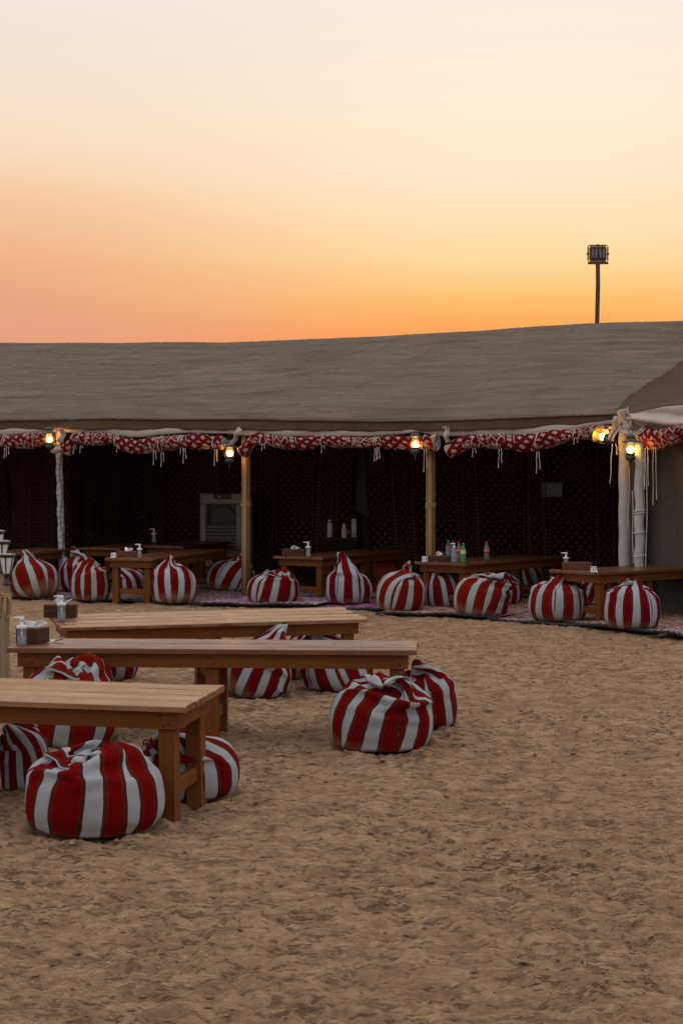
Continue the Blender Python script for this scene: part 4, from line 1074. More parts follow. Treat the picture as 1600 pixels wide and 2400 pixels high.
-4,1,2,12,12,7,8,6,4,3,1,0,-1,-5,-12,-9,-10,-10,-7,-9,-8,-8,-8,-7,-1,-12,2,6,-2,2,2,6,6,7,5,8,-3,7,8,2,0,6,2,3,1,4,-7,5,-5,-3,-4,-8,2,-4,-4,-4,-5,-5,0,2,-1,-3,0,-2,-7,2,-2,1,2,2,6,4,
0,5,3,4,1,1,2,-3,2,-9,18,-11,-4,-5,0,5,-6,-1,-2,-2,-1,0,-3,-4,0,-2,-1,-6,6,-1,3,1,-1,4,1,3,0,2,3,0,4,1,2,2,-6,9,-12,-3,3,3,0,-4,0,-2,-1,-1,-1,-2,-1,0,-2,0,-2,2,-2,-2,1,0,4,-2,4,1,
2,1,1,2,0,1,-1,-1,4,-3,-3,3,0,-1,-1,0,-2,1,-2,0,-2,0,0,-1,-1,0,-1,1,-1,-1,-1,1,0,4,0,2,1,1,0,1,0,0,1,-1,-1,-1,1,1,-1,1,0,0,0,-1,0,-1,0,-1,-1,0,-1,1,0,0,0,2,-1,-1,1,-1,1,0,
1,0,0,-1,0,0,-1,1,1,1,3,-3,-1,1,0,0,0,0,0,-1,1,0,0,-1,1,-1,0,1,1,-1,1,1,-1,0,-1,0,1,-1,0,-1,0,-1,1,-1,-2,6,-9,8,-2,-1,1,4,-2,-1,2,2,0,0,0,1,0,0,0,-1,1,1,0,-3,1,0,-1,-1,
2,-1,-1,1,-4,1,-4,7,-4,-5,12,-12,1,3,10,-8,0,3,3,0,1,0,0,5,-2,2,0,-1,-1,1,-4,-4,-2,1,2,0,1,-1,0,0,2,-8,0,-1,16,-1,-1,6,1,-1,-14,-3,3,4,1,1,0,5,1,-2,2,3,1,2,-3,-4,-2,1,1,-3,-4,0,
1,0,-3,-3,2,8,3,-3,-8,-1,-1,4,2,-7,1,2,6,3,-3,2,3,1,4,-2,3,7,-3,-2,3,0,0,-12,4,-7,1,-3,2,-5,-1,0,-1,-3,-6,-1,3,0,1,4,-5,9,-1,5,-4,4,1,2,3,1,3,1,0,2,4,-1,-1,-2,-3,1,-7,7,-8,-2,
0,-2,-3,0,-3,-1,3,-11,0,7,0,-5,0,4,2,4,5,1,1,1,5,2,1,0,1,4,0,3,-2,-1,-11,6,1,-11,5,-2,2,-1,-5,-6,1,2,-6,12,-12,-10,6,6,11,-10,2,9,-3,2,2,3,4,3,2,2,-2,2,3,0,-1,3,0,-8,-16,10,1,-3,
6,-2,-6,-6,-3,-3,6,-11,0,4,-3,4,2,-6,12,-11,15,1,2,6,2,1,-1,5,4,-7,11,-2,0,-5,4,-4,-5,-4,-3,-1,11,-10,-1,-5,-8,0,-7,3,1,-1,-3,-1,2,9,-7,19,-4,-5,8,5,4,0,6,2,1,-7,2,3,3,1,1,0,-7,-7,-4,-1,
-7,3,2,-1,-8,-3,1,-1,-7,1,-3,8,-3,19,-3,-15,13,10,0,-1,5,4,5,-1,-5,3,-6,14,-7,2,5,-3,-2,-14,-5,-5,-23,12,-1,1,3,-6,2,-1,5,-15,2,5,18,-15,8,2,-4,2,9,9,-3,6,-4,2,11,-3,-8,-3,13,0,0,-4,2,-5,-15,-5,
0,-11,-4,-1,0,0,1,-1,-6,7,-4,2,9,6,-6,7,-2,8,0,0,2,6,1,0,3,2,0,-6,6,13,-10,-2,-7,-2,6,3,18,-13,-17,-3,1,-2,3,-5,0,-1,5,4,-9,9,1,12,0,-5,4,2,-1,1,3,12,-2,1,-3,-1,6,-21,5,16,10,-3,-21,8,
16,-4,-1,-15,-5,2,-6,-5,-4,-1,10,0,11,-14,9,0,8,-1,1,-4,8,-4,3,-1,-15,-1,15,11,-26,9,0,16,7,-6,-12,-5,2,18,-4,-7,-18,-3,-5,10,-7,5,0,-3,-5,9,7,-7,-3,1,12,1,-9,12,-1,-8,18,-1,5,-7,-17,1,25,-29,6,19,-7,-20,
12,0,14,1,-5,-14,-18,9,3,-15,7,3,-21,11,8,1,-4,1,2,4,6,-11,4,1,-4,27,-13,-12,16,-8,-14,11,-15,21,48,-30,1,-4,-6,2,25,-15,-1,-16,21,-6,-15,-4,14,-8,-2,16,-7,0,1,-1,-5,-1,1,16,13,-16,10,3,0,3,-25,7,-5,-3,-3,8,
-17,-16,-3,11,-11,17,17,0,-12,22,3,-18,-12,5,-3,-6,15,9,-7,2,10,12,-6,-2,-7,1,-6,6,10,0,12,-12,6,-18,-17,21,-19,2,3,0,-4,3,-6,4,-2,2,-8,4,1,1,2,-6,7,-4,-4,2,2,2,2,-3,8,-3,-4,1,-5,5,-1,5,4,-9,-2,2,
-1,0,0,-2,1,5,2,-8,4,10,-13,-1,6,8,-12,0,11,-10,0,-3,14,-4,-6,-1,-3,2,3,0,-1,-1,5,-5,-1,-2,2,2,1,0,0,2,-1,-4,-2,9,-4,-3,10,2,-3,-11,7,9,-17,10,5,6,-21,6,6,2,5,-5,-3,2,-6,1,-10,9,-1,1,-1,-2,
-3,2,2,1,0,1,0,2,2,-5,6,-4,-6,11,10,-10,22,3,-12,-3,12,-1,-4,-9,-6,0,-8,-3,9,-4,6,-7,0,1,-3,0,10,-4,-3,0,1,-1,2,-1,2,-6,19,-5,10,0,2,9,-12,1,10,0,-4,-3,2,5,-2,-3,0,-4,-11,-2,-8,-1,3,-2,2,-2,
4,2,1,-1,-2,3,5,2,-2,15,-19,17,2,0,1,-2,2,0,0,1,-1,1,-1,-2,1,-1,-1,-4,1,-3,-1,-2,-8,4,-9,7,11,0,0,3,6,-2,-3,2,6,-3,5,1,0,1,-1,1,0,1,0,0,0,0,0,0,-1,0,0,0,-2,-1,-2,-2,0,-8,4,-8,
26,-1,0,-2,-3,3,1,1,0,0,2,-1,1,-1,1,0,0,0,0,1,0,-1,0,0,0,0,0,-1,0,0,0,-1,0,0,1,0,26,-1,0,1,0,0,0,0,0,1,-1,1,-1,1,0,0,0,0,0,0,0,0,0,0,0,0,0,0,0,0,-1,0,0,0,0,0,
27,1,0,-1,1,-1,0,0,0,-1,0,0,1,0,-1,1,0,0,0,-1,1,0,0,0,0,-1,1,0,-1,0,1,0,0,0,0,0,27,0,0,0,0,0,0,-1,0,1,-2,2,-1,-1,1,0,-1,-1,2,-1,-1,1,0,0,0,1,0,0,0,0,-1,1,1,0,0,0,
28,-1,1,0,-1,0,-2,4,-1,-5,4,-6,4,-3,4,-1,-7,5,-8,5,3,-4,4,0,-2,4,-1,-1,1,0,1,-2,3,3,-2,2,24,2,0,3,-5,0,9,-6,-2,1,-2,5,-5,2,-4,-5,8,-4,2,-5,1,1,-3,7,2,-5,0,5,-5,3,-1,4,-6,5,2,-1,
28,2,-3,-5,8,-2,-5,2,0,5,-2,-5,4,-6,4,-6,7,-20,4,4,-8,16,-13,8,2,-4,2,-3,6,-1,5,-2,0,2,3,-2,20,-5,2,-3,2,4,-13,0,10,-5,1,6,-17,16,-14,16,-15,-1,-2,5,-2,0,2,3,0,-3,3,1,3,-2,3,5,-7,-9,13,4,
15,-1,-2,4,-7,6,5,-10,-12,20,-3,-5,-2,-2,6,-15,9,-3,1,2,-3,2,5,-7,7,-4,0,3,1,-4,12,-3,-5,7,-8,7,15,-6,9,-4,2,-9,7,4,-3,-10,10,2,7,-17,7,4,-18,3,2,0,-2,3,-4,-3,12,-3,-1,-2,3,3,-3,-2,-1,-4,3,-9,
-12,28,-10,11,-9,-2,15,-9,-2,-22,4,1,22,-8,5,-4,-6,1,-3,4,-1,-2,-1,-3,8,9,-10,5,-3,6,-7,-7,17,1,-5,-2,8,-4,4,4,0,-5,-3,4,9,-10,-16,6,9,10,-7,-6,1,10,-10,1,-2,-2,0,-2,-5,21,-7,2,-5,5,-5,-8,12,0,2,-2,
2,-1,4,-11,18,-5,-2,11,-21,24,-15,6,-16,22,-3,-4,2,-9,1,0,2,-2,2,-3,-9,13,12,-19,13,-8,-7,6,3,9,-8,3,11,-10,6,-3,-2,9,-9,16,0,-25,20,-7,2,-3,-15,16,-2,8,7,-16,8,-4,3,3,-8,-2,12,0,-11,-1,-5,5,4,1,5,-3,
7,-4,-1,6,-13,3,7,1,6,2,-8,8,-3,-12,9,-9,14,-6,-5,6,8,-2,-1,3,-11,-12,7,17,-11,-15,3,5,-5,5,12,1,6,4,-15,13,2,1,-11,-4,-3,-4,21,-11,5,11,-1,-6,-3,8,10,-5,-11,0,11,-12,12,-13,-13,2,-3,11,-2,-4,1,2,-3,9,
28,-22,3,-9,15,-13,-7,-6,4,11,2,1,-5,-7,17,2,-11,1,12,-16,21,-7,4,-3,2,-2,2,-13,5,-2,8,1,-1,-8,-13,10,4,4,-11,7,0,2,-7,-5,10,9,-7,0,-4,-1,0,8,-2,3,-2,15,-18,20,-12,11,-13,4,-15,-12,10,7,-7,18,-10,-3,-5,-19,
-24,13,14,-2,3,0,-7,1,-3,6,-4,-4,7,0,-1,16,-3,0,0,10,-6,-17,8,2,-1,-15,-6,3,-3,11,38,-24,-1,-6,-13,-2,-20,-10,11,4,-1,-8,8,-6,9,-6,8,14,0,0,-6,6,10,1,0,1,-1,-5,-11,-9,0,-1,7,-4,6,17,-21,10,8,-8,-28,9,
-82,14,-6,-8,-4,28,24,14,8,19,-2,-5,0,4,4,-10,18,4,-13,-12,6,-2,-2,-2,-6,3,-2,8,-14,-38,-17,-9,-19,-2,40,-7,20,-1,-2,-1,-1,-3,-2,-3,-2,-4,-3,-3,-3,-2,-3,-1,-1,-1,1,-1,2,0,2,1,3,3,4,2,4,3,2,2,3,1,3,0),
'flop': (
100,11,2,-164,49,303,
160,0,-3,1,-4,-6,-12,-9,-14,-15,-9,-13,-11,-11,-8,-5,-4,-5,-20,30,7,7,4,6,9,3,6,4,10,5,7,10,6,8,9,8,32,6,1,-9,-5,-7,-5,-11,-7,-9,-8,0,-1,-6,-7,-6,-2,-2,22,-33,-2,6,5,3,4,12,8,9,9,15,12,6,6,8,0,1,
22,-6,-2,1,-1,-3,-2,1,-3,-3,-11,-15,-12,-4,-4,-5,-1,0,-6,2,9,-8,1,6,5,4,7,12,7,5,5,7,8,0,0,-4,3,-4,0,-3,1,2,1,-6,-5,-3,1,-1,-3,-3,-6,1,-4,-4,0,-1,-4,2,6,1,2,5,4,0,4,2,6,-2,0,1,4,4,
-4,3,-1,1,-4,1,-5,-1,1,-1,-4,-2,-2,-3,0,-5,-2,0,-3,3,-1,2,-2,3,2,2,3,5,1,3,-2,5,2,1,2,0,-6,1,0,0,0,-5,0,-1,0,-1,-1,-2,-2,-3,-1,-2,-2,-1,0,0,-1,0,2,1,2,1,3,2,2,2,2,1,2,2,-1,1,
-8,0,0,0,-2,0,-1,0,-2,1,-1,0,0,1,0,-2,-4,-4,-1,0,-2,3,0,2,1,2,1,1,1,1,1,2,1,0,2,0,-13,0,0,0,1,-1,1,0,0,-1,0,-1,-1,-2,-4,-1,-3,1,0,0,2,2,2,0,1,2,1,0,1,0,1,-1,1,0,-1,-1,
-18,0,1,0,1,1,0,0,2,1,-1,3,1,2,5,3,4,1,-2,-5,-6,-5,-2,1,0,0,0,0,-1,0,-1,1,-2,-1,-1,1,-22,-1,0,2,1,2,4,-3,-1,4,4,-2,0,0,-1,-2,1,2,1,1,1,0,0,-1,0,-1,-1,0,-1,-1,-1,-2,-2,-1,-2,-1,
-24,-4,2,4,0,1,3,2,1,-2,5,4,1,1,1,3,-11,-2,2,4,4,1,-2,-1,0,-2,0,-3,0,-2,0,-3,-5,2,-3,-3,-27,2,1,-5,6,0,0,11,-2,-1,-4,1,4,0,-1,-5,10,8,9,-9,2,-3,0,-1,-3,0,-4,0,-2,-2,-6,-3,2,-10,7,-2,
-26,-3,1,1,0,0,2,-2,11,1,2,-3,0,0,8,13,16,-4,-24,14,-7,0,-1,-2,1,-3,-1,3,-9,-2,-4,-3,1,-2,-7,2,-18,1,0,4,-3,2,-2,3,0,6,-4,2,5,17,6,1,-20,-1,8,-3,-1,-1,0,-1,-2,1,-3,-1,-3,-1,-5,1,-4,1,-1,0,
-18,-1,1,1,-2,3,4,-3,0,4,5,4,14,-11,8,-7,1,-7,16,-7,-1,-1,-2,1,-1,-5,-1,1,-2,2,-6,-5,0,3,-4,-1,-19,-1,1,-1,5,1,-7,3,3,0,5,2,3,1,-12,8,0,11,3,0,-2,2,0,-3,0,1,-9,0,0,-4,1,-5,1,-3,-3,0,
-19,3,0,1,-2,-3,6,0,-1,2,1,13,-17,3,6,-10,13,13,-3,0,4,-4,-1,0,-2,3,-9,-4,2,-5,5,-5,-4,2,-6,0,-17,-1,1,3,0,-4,2,1,-1,0,5,-9,7,1,2,14,11,-6,0,-1,1,1,-2,1,-3,1,-6,-17,10,-3,2,-7,-1,-1,0,-1,
-16,1,-6,0,2,7,0,-4,-1,-2,-3,0,16,-6,3,13,9,1,-1,-1,-6,1,1,2,1,-4,-3,-9,-6,7,-7,-2,-2,1,-5,2,-22,2,2,1,-3,4,1,-1,-1,1,3,-3,5,28,-1,1,0,-3,-1,-4,2,0,1,-2,1,-3,-9,-7,-2,-6,2,-2,1,-7,6,-1,
-16,2,-5,1,7,-4,-1,-1,3,6,-5,1,-5,17,16,-13,2,2,23,-24,10,-5,2,-2,1,-8,-8,14,-22,-8,6,0,-1,-5,6,-4,-24,5,9,-1,-5,2,-4,11,-1,-5,-4,6,10,-8,10,8,-3,2,-11,33,-23,7,-3,2,-1,-14,-2,-5,-10,3,-3,2,-1,2,0,2,
-12,-7,1,-1,2,3,9,1,-3,-8,8,4,1,7,-8,6,-7,9,4,1,10,2,-6,-1,-12,-13,3,-8,15,-16,-5,3,-2,3,-4,2,-18,-5,2,4,-1,-1,3,-1,3,12,11,9,-17,-4,-1,-10,6,-3,-1,11,2,3,12,-8,-22,6,8,14,-12,-12,-11,3,-2,1,-2,2,
-25,11,-9,1,1,2,1,4,19,17,-2,-4,-2,-6,-17,13,-3,2,4,-1,-17,-18,25,0,-5,10,6,-3,-4,1,-15,-6,-2,6,-3,2,-8,-10,2,-12,6,9,-6,1,0,2,17,13,9,-8,7,-5,-11,7,-9,5,6,-21,-10,1,23,-7,5,-20,0,7,8,-10,-13,-4,14,-10,
-30,5,-2,9,1,-2,15,11,4,1,0,1,3,5,5,-1,8,-13,-4,-16,12,26,-31,-13,-7,-1,-7,6,6,2,-2,8,4,-11,-13,-2,-6,2,4,-2,1,-1,0,0,-1,-1,-4,-1,1,-3,0,-1,-2,0,-7,4,0,-2,-3,3,-2,5,0,-1,4,-1,4,-1,2,2,3,0,
-24,11,12,19,13,7,13,5,5,3,9,-15,-4,-8,-11,-11,-11,-15,-7,-15,-12,-11,-1,-3,-6,0,-3,-1,-1,1,-2,0,10,3,6,9,9,9,10,2,6,12,1,4,-1,-1,-9,6,-7,-2,-2,-5,-7,-2,-11,0,-10,-6,-14,-9,-8,-11,-4,-2,-1,-1,6,7,7,9,12,11,
-1,8,7,7,7,4,6,7,5,1,-2,-1,-1,-5,-5,-8,-4,-4,-9,-13,1,-13,-7,-11,-7,-3,-5,-5,-1,4,5,7,2,11,8,8,-1,5,3,2,2,4,4,1,-2,0,7,1,2,-4,-2,0,-7,-8,-3,-3,-6,2,-9,-4,-3,-5,-1,6,-3,4,-3,7,3,4,1,2,
0,2,2,2,3,2,-1,1,5,2,-3,3,0,-1,-1,-3,-4,-3,-3,-2,-6,-5,2,-3,-2,0,-2,-1,2,-1,7,-2,1,1,3,3,0,1,2,2,1,0,1,1,2,1,-2,0,-1,4,-3,-3,0,-2,-2,-3,-3,-3,-3,0,2,-2,3,-5,4,0,0,0,1,1,2,1,
0,2,1,1,1,1,0,0,0,1,-1,-1,-2,-4,0,2,2,0,-2,-3,-3,1,-1,0,-2,2,-1,0,1,0,0,0,0,1,1,2,0,1,1,1,1,0,1,0,0,-3,1,1,3,3,2,0,-3,-3,-4,-2,-1,-2,0,0,1,0,0,1,0,-1,-2,1,1,0,1,1,
1,-1,0,0,0,1,0,1,3,4,-5,-7,-3,-2,-2,0,2,2,4,3,1,0,-1,0,0,1,0,0,-1,-1,1,-1,1,0,0,0,1,-1,-1,-1,1,0,5,-8,-4,8,-10,10,-1,0,1,2,0,0,0,0,1,1,0,1,0,0,-1,-1,-2,0,2,0,1,0,0,-1,
2,-3,-1,-1,-1,1,2,4,-9,-7,22,-16,-4,0,1,1,10,2,0,1,1,0,3,0,0,-1,-1,-1,-2,-4,4,4,1,-2,-1,-1,1,-2,-1,-4,1,0,-2,14,8,-6,2,11,-2,-2,-2,-1,-10,-4,1,3,3,1,-1,0,0,0,-3,0,2,8,-9,6,-2,0,-4,-2,
1,-2,-3,-2,-2,-2,1,-4,13,11,-9,-2,8,-1,-5,-6,-2,4,10,-1,1,1,2,0,2,-4,2,8,-6,8,-8,1,-5,-1,-1,-2,1,-3,0,-3,0,-1,-1,-2,1,-4,5,10,-11,-1,1,0,9,5,-2,2,1,2,-1,2,-1,4,0,3,-3,-1,1,-7,1,-1,-2,-1,
0,0,-4,-1,-4,-1,1,-2,-2,-3,-1,5,-3,6,1,5,7,3,-2,2,1,1,1,2,0,-3,2,3,0,1,-3,-2,0,0,-5,-2,1,-3,-3,-2,-2,1,-9,4,3,-1,15,-19,1,4,16,-2,-3,1,4,1,3,3,2,-2,1,2,-2,1,1,-1,3,-6,-1,-2,-2,-2,
2,-4,-2,-3,-4,-1,-2,0,-2,16,-11,-3,7,11,-7,13,-5,-3,4,4,2,0,2,2,-1,3,0,-2,1,1,-1,-7,3,-5,-3,-1,-1,-1,-3,-1,-4,-3,8,-6,-4,2,-1,19,15,-16,-7,-6,1,11,1,4,3,4,0,4,-2,1,2,-12,10,1,1,-9,-1,1,-2,-6,
3,-6,-2,-2,-3,1,-7,1,-2,1,6,10,-12,7,-2,-5,12,-4,4,8,4,1,3,2,2,0,4,-4,3,-11,8,-9,-1,1,-2,-6,6,-6,-3,-1,-5,-3,0,-3,2,-1,0,-1,9,-6,7,12,2,4,-9,6,-1,5,2,1,3,1,0,4,-9,-4,3,-1,-3,-9,4,-3,
0,1,-6,2,-4,-3,-5,1,2,3,-6,-3,0,14,4,-1,9,5,13,-27,10,3,5,0,4,0,2,-3,-2,-7,5,-2,-4,-6,-2,2,-3,1,1,-6,3,-2,-2,7,-4,-4,-4,-9,0,7,16,0,2,-3,15,-1,-11,9,2,5,0,2,-2,5,-12,-2,2,1,-3,-2,-3,-1,
6,-6,0,1,-2,-5,9,-2,-3,-14,-3,-4,8,-1,-2,14,-14,19,-3,7,7,4,1,2,4,-3,0,-5,6,-7,-5,2,-3,1,-2,-3,4,5,-7,-2,0,-2,-2,-8,-3,-6,-2,6,-1,14,-21,-4,6,5,4,28,-1,1,1,0,-2,6,1,-3,3,-1,-24,17,-4,-1,-4,-2,
4,-2,6,-6,3,-4,-1,-10,-8,15,14,-1,-5,-20,8,-1,6,3,13,-4,-6,2,18,-1,-6,6,-4,0,1,0,-4,-12,-3,2,3,-3,7,-1,-11,7,2,-3,-9,4,6,-12,-9,9,0,14,3,13,3,9,-13,-2,6,-15,-1,10,11,-10,-1,3,-5,4,4,-3,-14,0,1,2,
1,-3,2,-4,-8,3,-1,-3,-5,2,7,-3,9,-4,15,-4,0,-21,-1,3,10,9,-9,-5,3,3,6,4,8,3,0,4,8,-7,-12,-4,-7,1,3,-5,0,-3,-2,0,-2,-1,-4,1,1,-2,1,1,0,2,-6,6,3,-1,-1,4,-1,6,0,0,3,0,4,-4,1,1,1,-2,
-3,10,8,-6,-11,16,-7,-4,-1,7,-11,-1,5,-2,-2,-1,2,-1,3,-2,-1,-1,7,-7,0,4,8,-12,0,11,-9,3,-4,10,0,-1,44,-13,-9,5,8,-27,2,-1,0,-8,2,0,-2,0,0,3,-2,-3,3,-3,2,-1,-1,3,1,0,-11,18,5,-15,11,1,16,-8,5,-2,
46,3,0,-4,-4,1,-7,-11,-15,-10,7,1,-6,-2,3,-6,1,5,-7,6,-1,3,-5,6,-1,-5,11,-6,3,16,12,4,-1,8,3,6,34,0,-2,0,-2,-1,-3,0,2,-3,-12,-2,0,-2,-4,5,-6,-1,1,-5,3,0,1,-1,3,5,-1,7,5,3,0,7,1,0,1,1,
29,0,0,-1,-1,-1,0,-1,-3,-3,-2,-10,-10,8,0,-4,2,0,2,1,-3,1,-2,1,1,4,0,10,2,2,3,1,1,1,0,2,28,0,-1,0,0,-2,-1,0,-1,0,0,-3,1,-13,-4,-1,5,-1,-5,2,-1,0,1,5,5,2,5,0,2,1,1,0,2,1,0,0,
28,-1,0,-1,-1,0,0,-1,0,-1,0,1,-1,1,-1,-1,-6,-4,2,-2,2,-2,4,0,1,3,2,0,1,1,0,1,1,0,1,0,25,0,0,0,0,0,-1,0,0,0,0,-1,-1,-4,-5,-6,-4,-2,-2,5,3,8,4,2,2,0,0,1,0,0,1,0,0,1,-1,0,
21,1,0,0,0,1,0,1,-1,0,1,1,-1,1,0,-1,-1,2,1,-1,1,-2,0,1,-1,0,1,-1,0,0,-1,0,0,-1,0,0,18,-2,1,1,1,1,3,-2,-1,3,0,1,1,0,-1,-1,0,2,0,1,0,0,0,0,0,-1,0,-1,0,-1,0,-1,-2,-1,-1,-1,
16,-5,2,-1,3,1,3,3,-3,-8,9,4,3,-1,1,-4,-1,-1,5,1,-2,-1,6,-1,-4,2,-4,4,-4,0,-4,-2,1,-5,2,-4,12,-5,1,1,3,4,-3,3,7,2,-14,-8,-4,1,2,14,12,2,-8,4,3,0,-4,-2,3,-2,1,-1,0,-6,8,-12,1,-4,0,-2,
10,-5,4,-1,1,-2,9,-4,8,4,-1,2,-5,6,2,-3,-12,9,6,-5,2,2,-1,0,3,-6,2,-10,9,-11,4,-3,-2,1,-3,0,6,-1,1,-2,2,-1,1,-2,7,-2,6,0,4,-12,-4,4,9,-3,5,1,-1,3,-3,1,-3,3,-2,-2,-1,-5,-2,2,0,1,-6,2,
6,0,0,2,-3,0,-1,3,3,-1,-6,8,-4,4,5,-1,3,-4,-6,6,1,-2,1,3,-2,0,-1,-1,1,1,-10,7,-3,2,-5,1,6,1,0,1,-5,3,-4,4,-5,10,8,-5,0,4,-10,9,-7,5,3,-2,-1,3,-1,-4,0,-2,3,0,-2,-8,4,5,-4,-2,1,-1,
6,-1,0,1,-3,1,-6,1,5,14,-3,-1,0,-12,15,-12,9,3,1,0,-2,-4,0,1,-2,0,4,0,-4,-3,-1,5,-5,2,-5,4,5,2,-2,1,-1,-1,10,-3,-8,4,2,-2,-2,7,-3,7,-6,5,-3,1,-2,0,0,2,1,-3,-7,13,-11,4,0,1,1,-3,-5,4,
7,-1,1,1,-2,5,-10,6,-5,0,-3,12,2,6,0,-5,-3,-2,1,-1,3,-5,2,0,-1,1,2,-6,4,7,-4,-4,3,-2,-3,-1,7,1,-3,4,0,0,4,-5,3,-13,12,-3,9,-9,5,-12,8,-5,11,-4,-4,5,-3,-1,-4,5,-8,2,-2,12,-5,4,2,-10,6,-1,
4,9,-7,4,2,-4,-3,3,3,12,-10,-8,-11,27,-9,6,0,10,-7,-7,-12,4,3,-5,2,3,-7,0,3,5,-3,3,-2,-5,8,-3,-8,11,10,-1,0,6,1,4,0,-7,-1,-7,1,-4,14,0,-1,-10,-3,-7,15,-6,-2,-4,0,5,2,-6,1,6,-2,1,2,0,3,0,
18,-16,10,1,6,-8,9,2,-1,-10,-5,-3,11,-2,-14,24,-3,-5,-3,0,5,-22,2,4,12,-15,-2,12,-3,-3,2,-2,7,1,-10,10,9,-3,2,1,1,-2,3,0,2,-10,-5,0,-16,-3,16,-1,3,-8,15,2,-3,16,-20,8,-12,0,11,-12,13,-12,14,-4,3,0,-7,-1,
11,8,-22,14,0,2,5,-12,-16,5,5,2,1,-18,-9,-7,7,13,-12,10,1,18,-3,-4,-2,7,1,5,-2,3,-12,-1,3,6,1,-2,20,-8,-11,-4,9,-7,-1,-6,3,-8,2,4,5,12,-8,-1,-3,-3,-3,8,-15,-32,47,2,4,0,-2,1,-11,5,6,-10,-5,11,11,2,
-3,12,12,-20,-12,4,-12,7,0,9,7,4,5,-5,-1,-15,-12,-8,2,-8,9,22,-21,0,6,1,5,0,8,2,-2,7,-5,6,8,-9,-28,3,3,-2,2,2,1,4,3,1,0,3,5,2,3,2,-1,4,-7,4,2,-4,-5,1,-4,2,-4,-3,-1,-4,1,-5,-3,0,1,-2),
'knot': (
3,1,1,16,-11,353,
67,-1,-2,-4,-5,-13,-9,-10,-11,-11,-11,-9,-10,-8,-8,-5,-4,-2,-1,2,5,4,14,6,9,11,11,11,10,9,9,6,4,6,3,2,52,-1,-3,-3,-7,-7,-7,-8,-8,-9,-10,-9,-8,-8,-7,-6,-3,-2,1,2,1,6,1,8,6,7,9,9,10,10,8,9,8,5,4,3,
52,0,-3,-6,-5,-3,-10,-9,-10,-9,-8,-10,-8,-7,-6,-5,-4,-2,0,1,3,4,4,7,8,8,9,9,9,9,9,7,7,5,4,1,26,-7,-2,4,-5,-2,-3,-5,-4,-4,-4,-4,-4,-4,-3,-4,-2,-1,-1,1,2,2,3,3,6,3,3,5,5,4,4,5,2,2,-2,6,
9,6,0,-9,-1,-1,-1,0,-2,-3,-2,-3,-1,-1,1,2,2,0,-1,-2,-2,-2,-1,1,0,4,3,2,2,2,2,1,3,2,5,-5,7,-2,-2,1,1,-1,-1,-2,-1,-1,-2,-1,-2,0,-1,-1,-1,-1,1,0,0,2,-1,2,2,1,2,1,1,1,1,2,1,0,0,1,
3,-1,0,0,-1,-1,1,0,-1,0,-1,0,-1,-1,0,0,-1,1,-1,0,0,0,1,0,0,1,0,1,1,1,1,-1,0,1,1,-1,0,0,0,0,0,0,-1,0,0,0,0,0,1,-1,0,0,1,0,0,-1,1,-1,1,-1,0,0,0,1,-1,0,0,1,0,0,-1,2,
-3,1,0,0,-1,1,0,0,1,0,1,1,0,1,0,0,-1,1,-1,1,0,-1,0,0,-1,0,0,-1,0,0,-1,0,0,0,0,-1,-5,2,0,0,0,-1,1,2,0,1,1,0,1,0,0,0,2,-3,1,-3,-1,2,0,-1,1,0,-1,0,1,-1,-2,-1,3,-1,-3,3,
-5,-1,-5,7,-5,3,5,-2,2,1,3,1,-1,2,-1,3,-6,7,4,2,-6,0,-5,4,0,-7,0,-1,-1,1,2,1,-3,-7,7,-7,2,-3,1,-11,14,-1,-7,0,1,4,4,0,3,1,0,-3,1,-8,-5,-1,13,4,-1,-3,0,-1,-3,0,-2,-2,1,0,1,3,-6,4,
-9,4,4,5,-9,-2,0,2,6,0,0,4,1,8,1,9,-4,5,-2,-10,-20,4,7,3,2,-2,-4,-2,-8,-1,-1,-4,-7,9,2,3,-17,-1,-2,7,4,1,3,0,-1,7,-3,9,-1,4,1,0,5,-6,7,-1,-4,-14,7,-3,0,0,-1,-1,1,-2,-2,-9,1,-2,-2,-2,
-12,-3,7,-8,9,1,3,1,2,0,1,5,0,0,4,-7,9,-5,-6,16,1,-8,-11,2,-2,4,0,-3,5,-4,-14,6,-5,-4,1,-2,-13,1,7,7,-12,4,2,5,-2,3,-1,2,4,-6,9,-1,3,4,5,-10,3,2,-9,-6,-1,3,0,0,-3,2,8,-19,-1,2,-8,-1,
-16,0,8,0,5,-2,0,1,4,-9,11,1,7,5,-5,5,-5,7,-5,2,4,-5,0,-6,-9,0,3,0,0,-6,-2,-2,1,-8,2,7,-7,1,-8,7,-2,1,4,-3,2,10,-5,1,-9,22,-2,-2,3,0,-2,2,0,4,-1,-3,-6,-6,-1,0,1,-7,1,11,-19,6,-4,1,
-16,9,-6,-2,1,5,-4,4,16,-3,3,-11,8,3,1,5,-2,1,8,-7,-2,4,6,-2,-4,-6,-6,-3,1,2,-9,-1,0,-7,8,-7,-12,-1,1,-4,9,-5,2,1,-5,18,-2,-1,2,1,9,-3,3,-1,-4,9,-1,-5,-2,5,4,-2,-6,-10,-2,4,-9,8,-2,-9,2,-7,
-12,-5,2,6,-6,4,1,-2,-9,16,7,4,7,-10,8,8,-3,2,6,-10,2,-4,-2,1,5,1,-2,2,-18,0,4,-10,1,-9,-1,6,-20,4,-1,-1,9,-1,-3,1,0,-9,24,2,4,-6,-5,16,5,2,-5,1,0,0,-5,-6,3,2,7,-2,-3,-21,6,-6,2,3,-14,3,
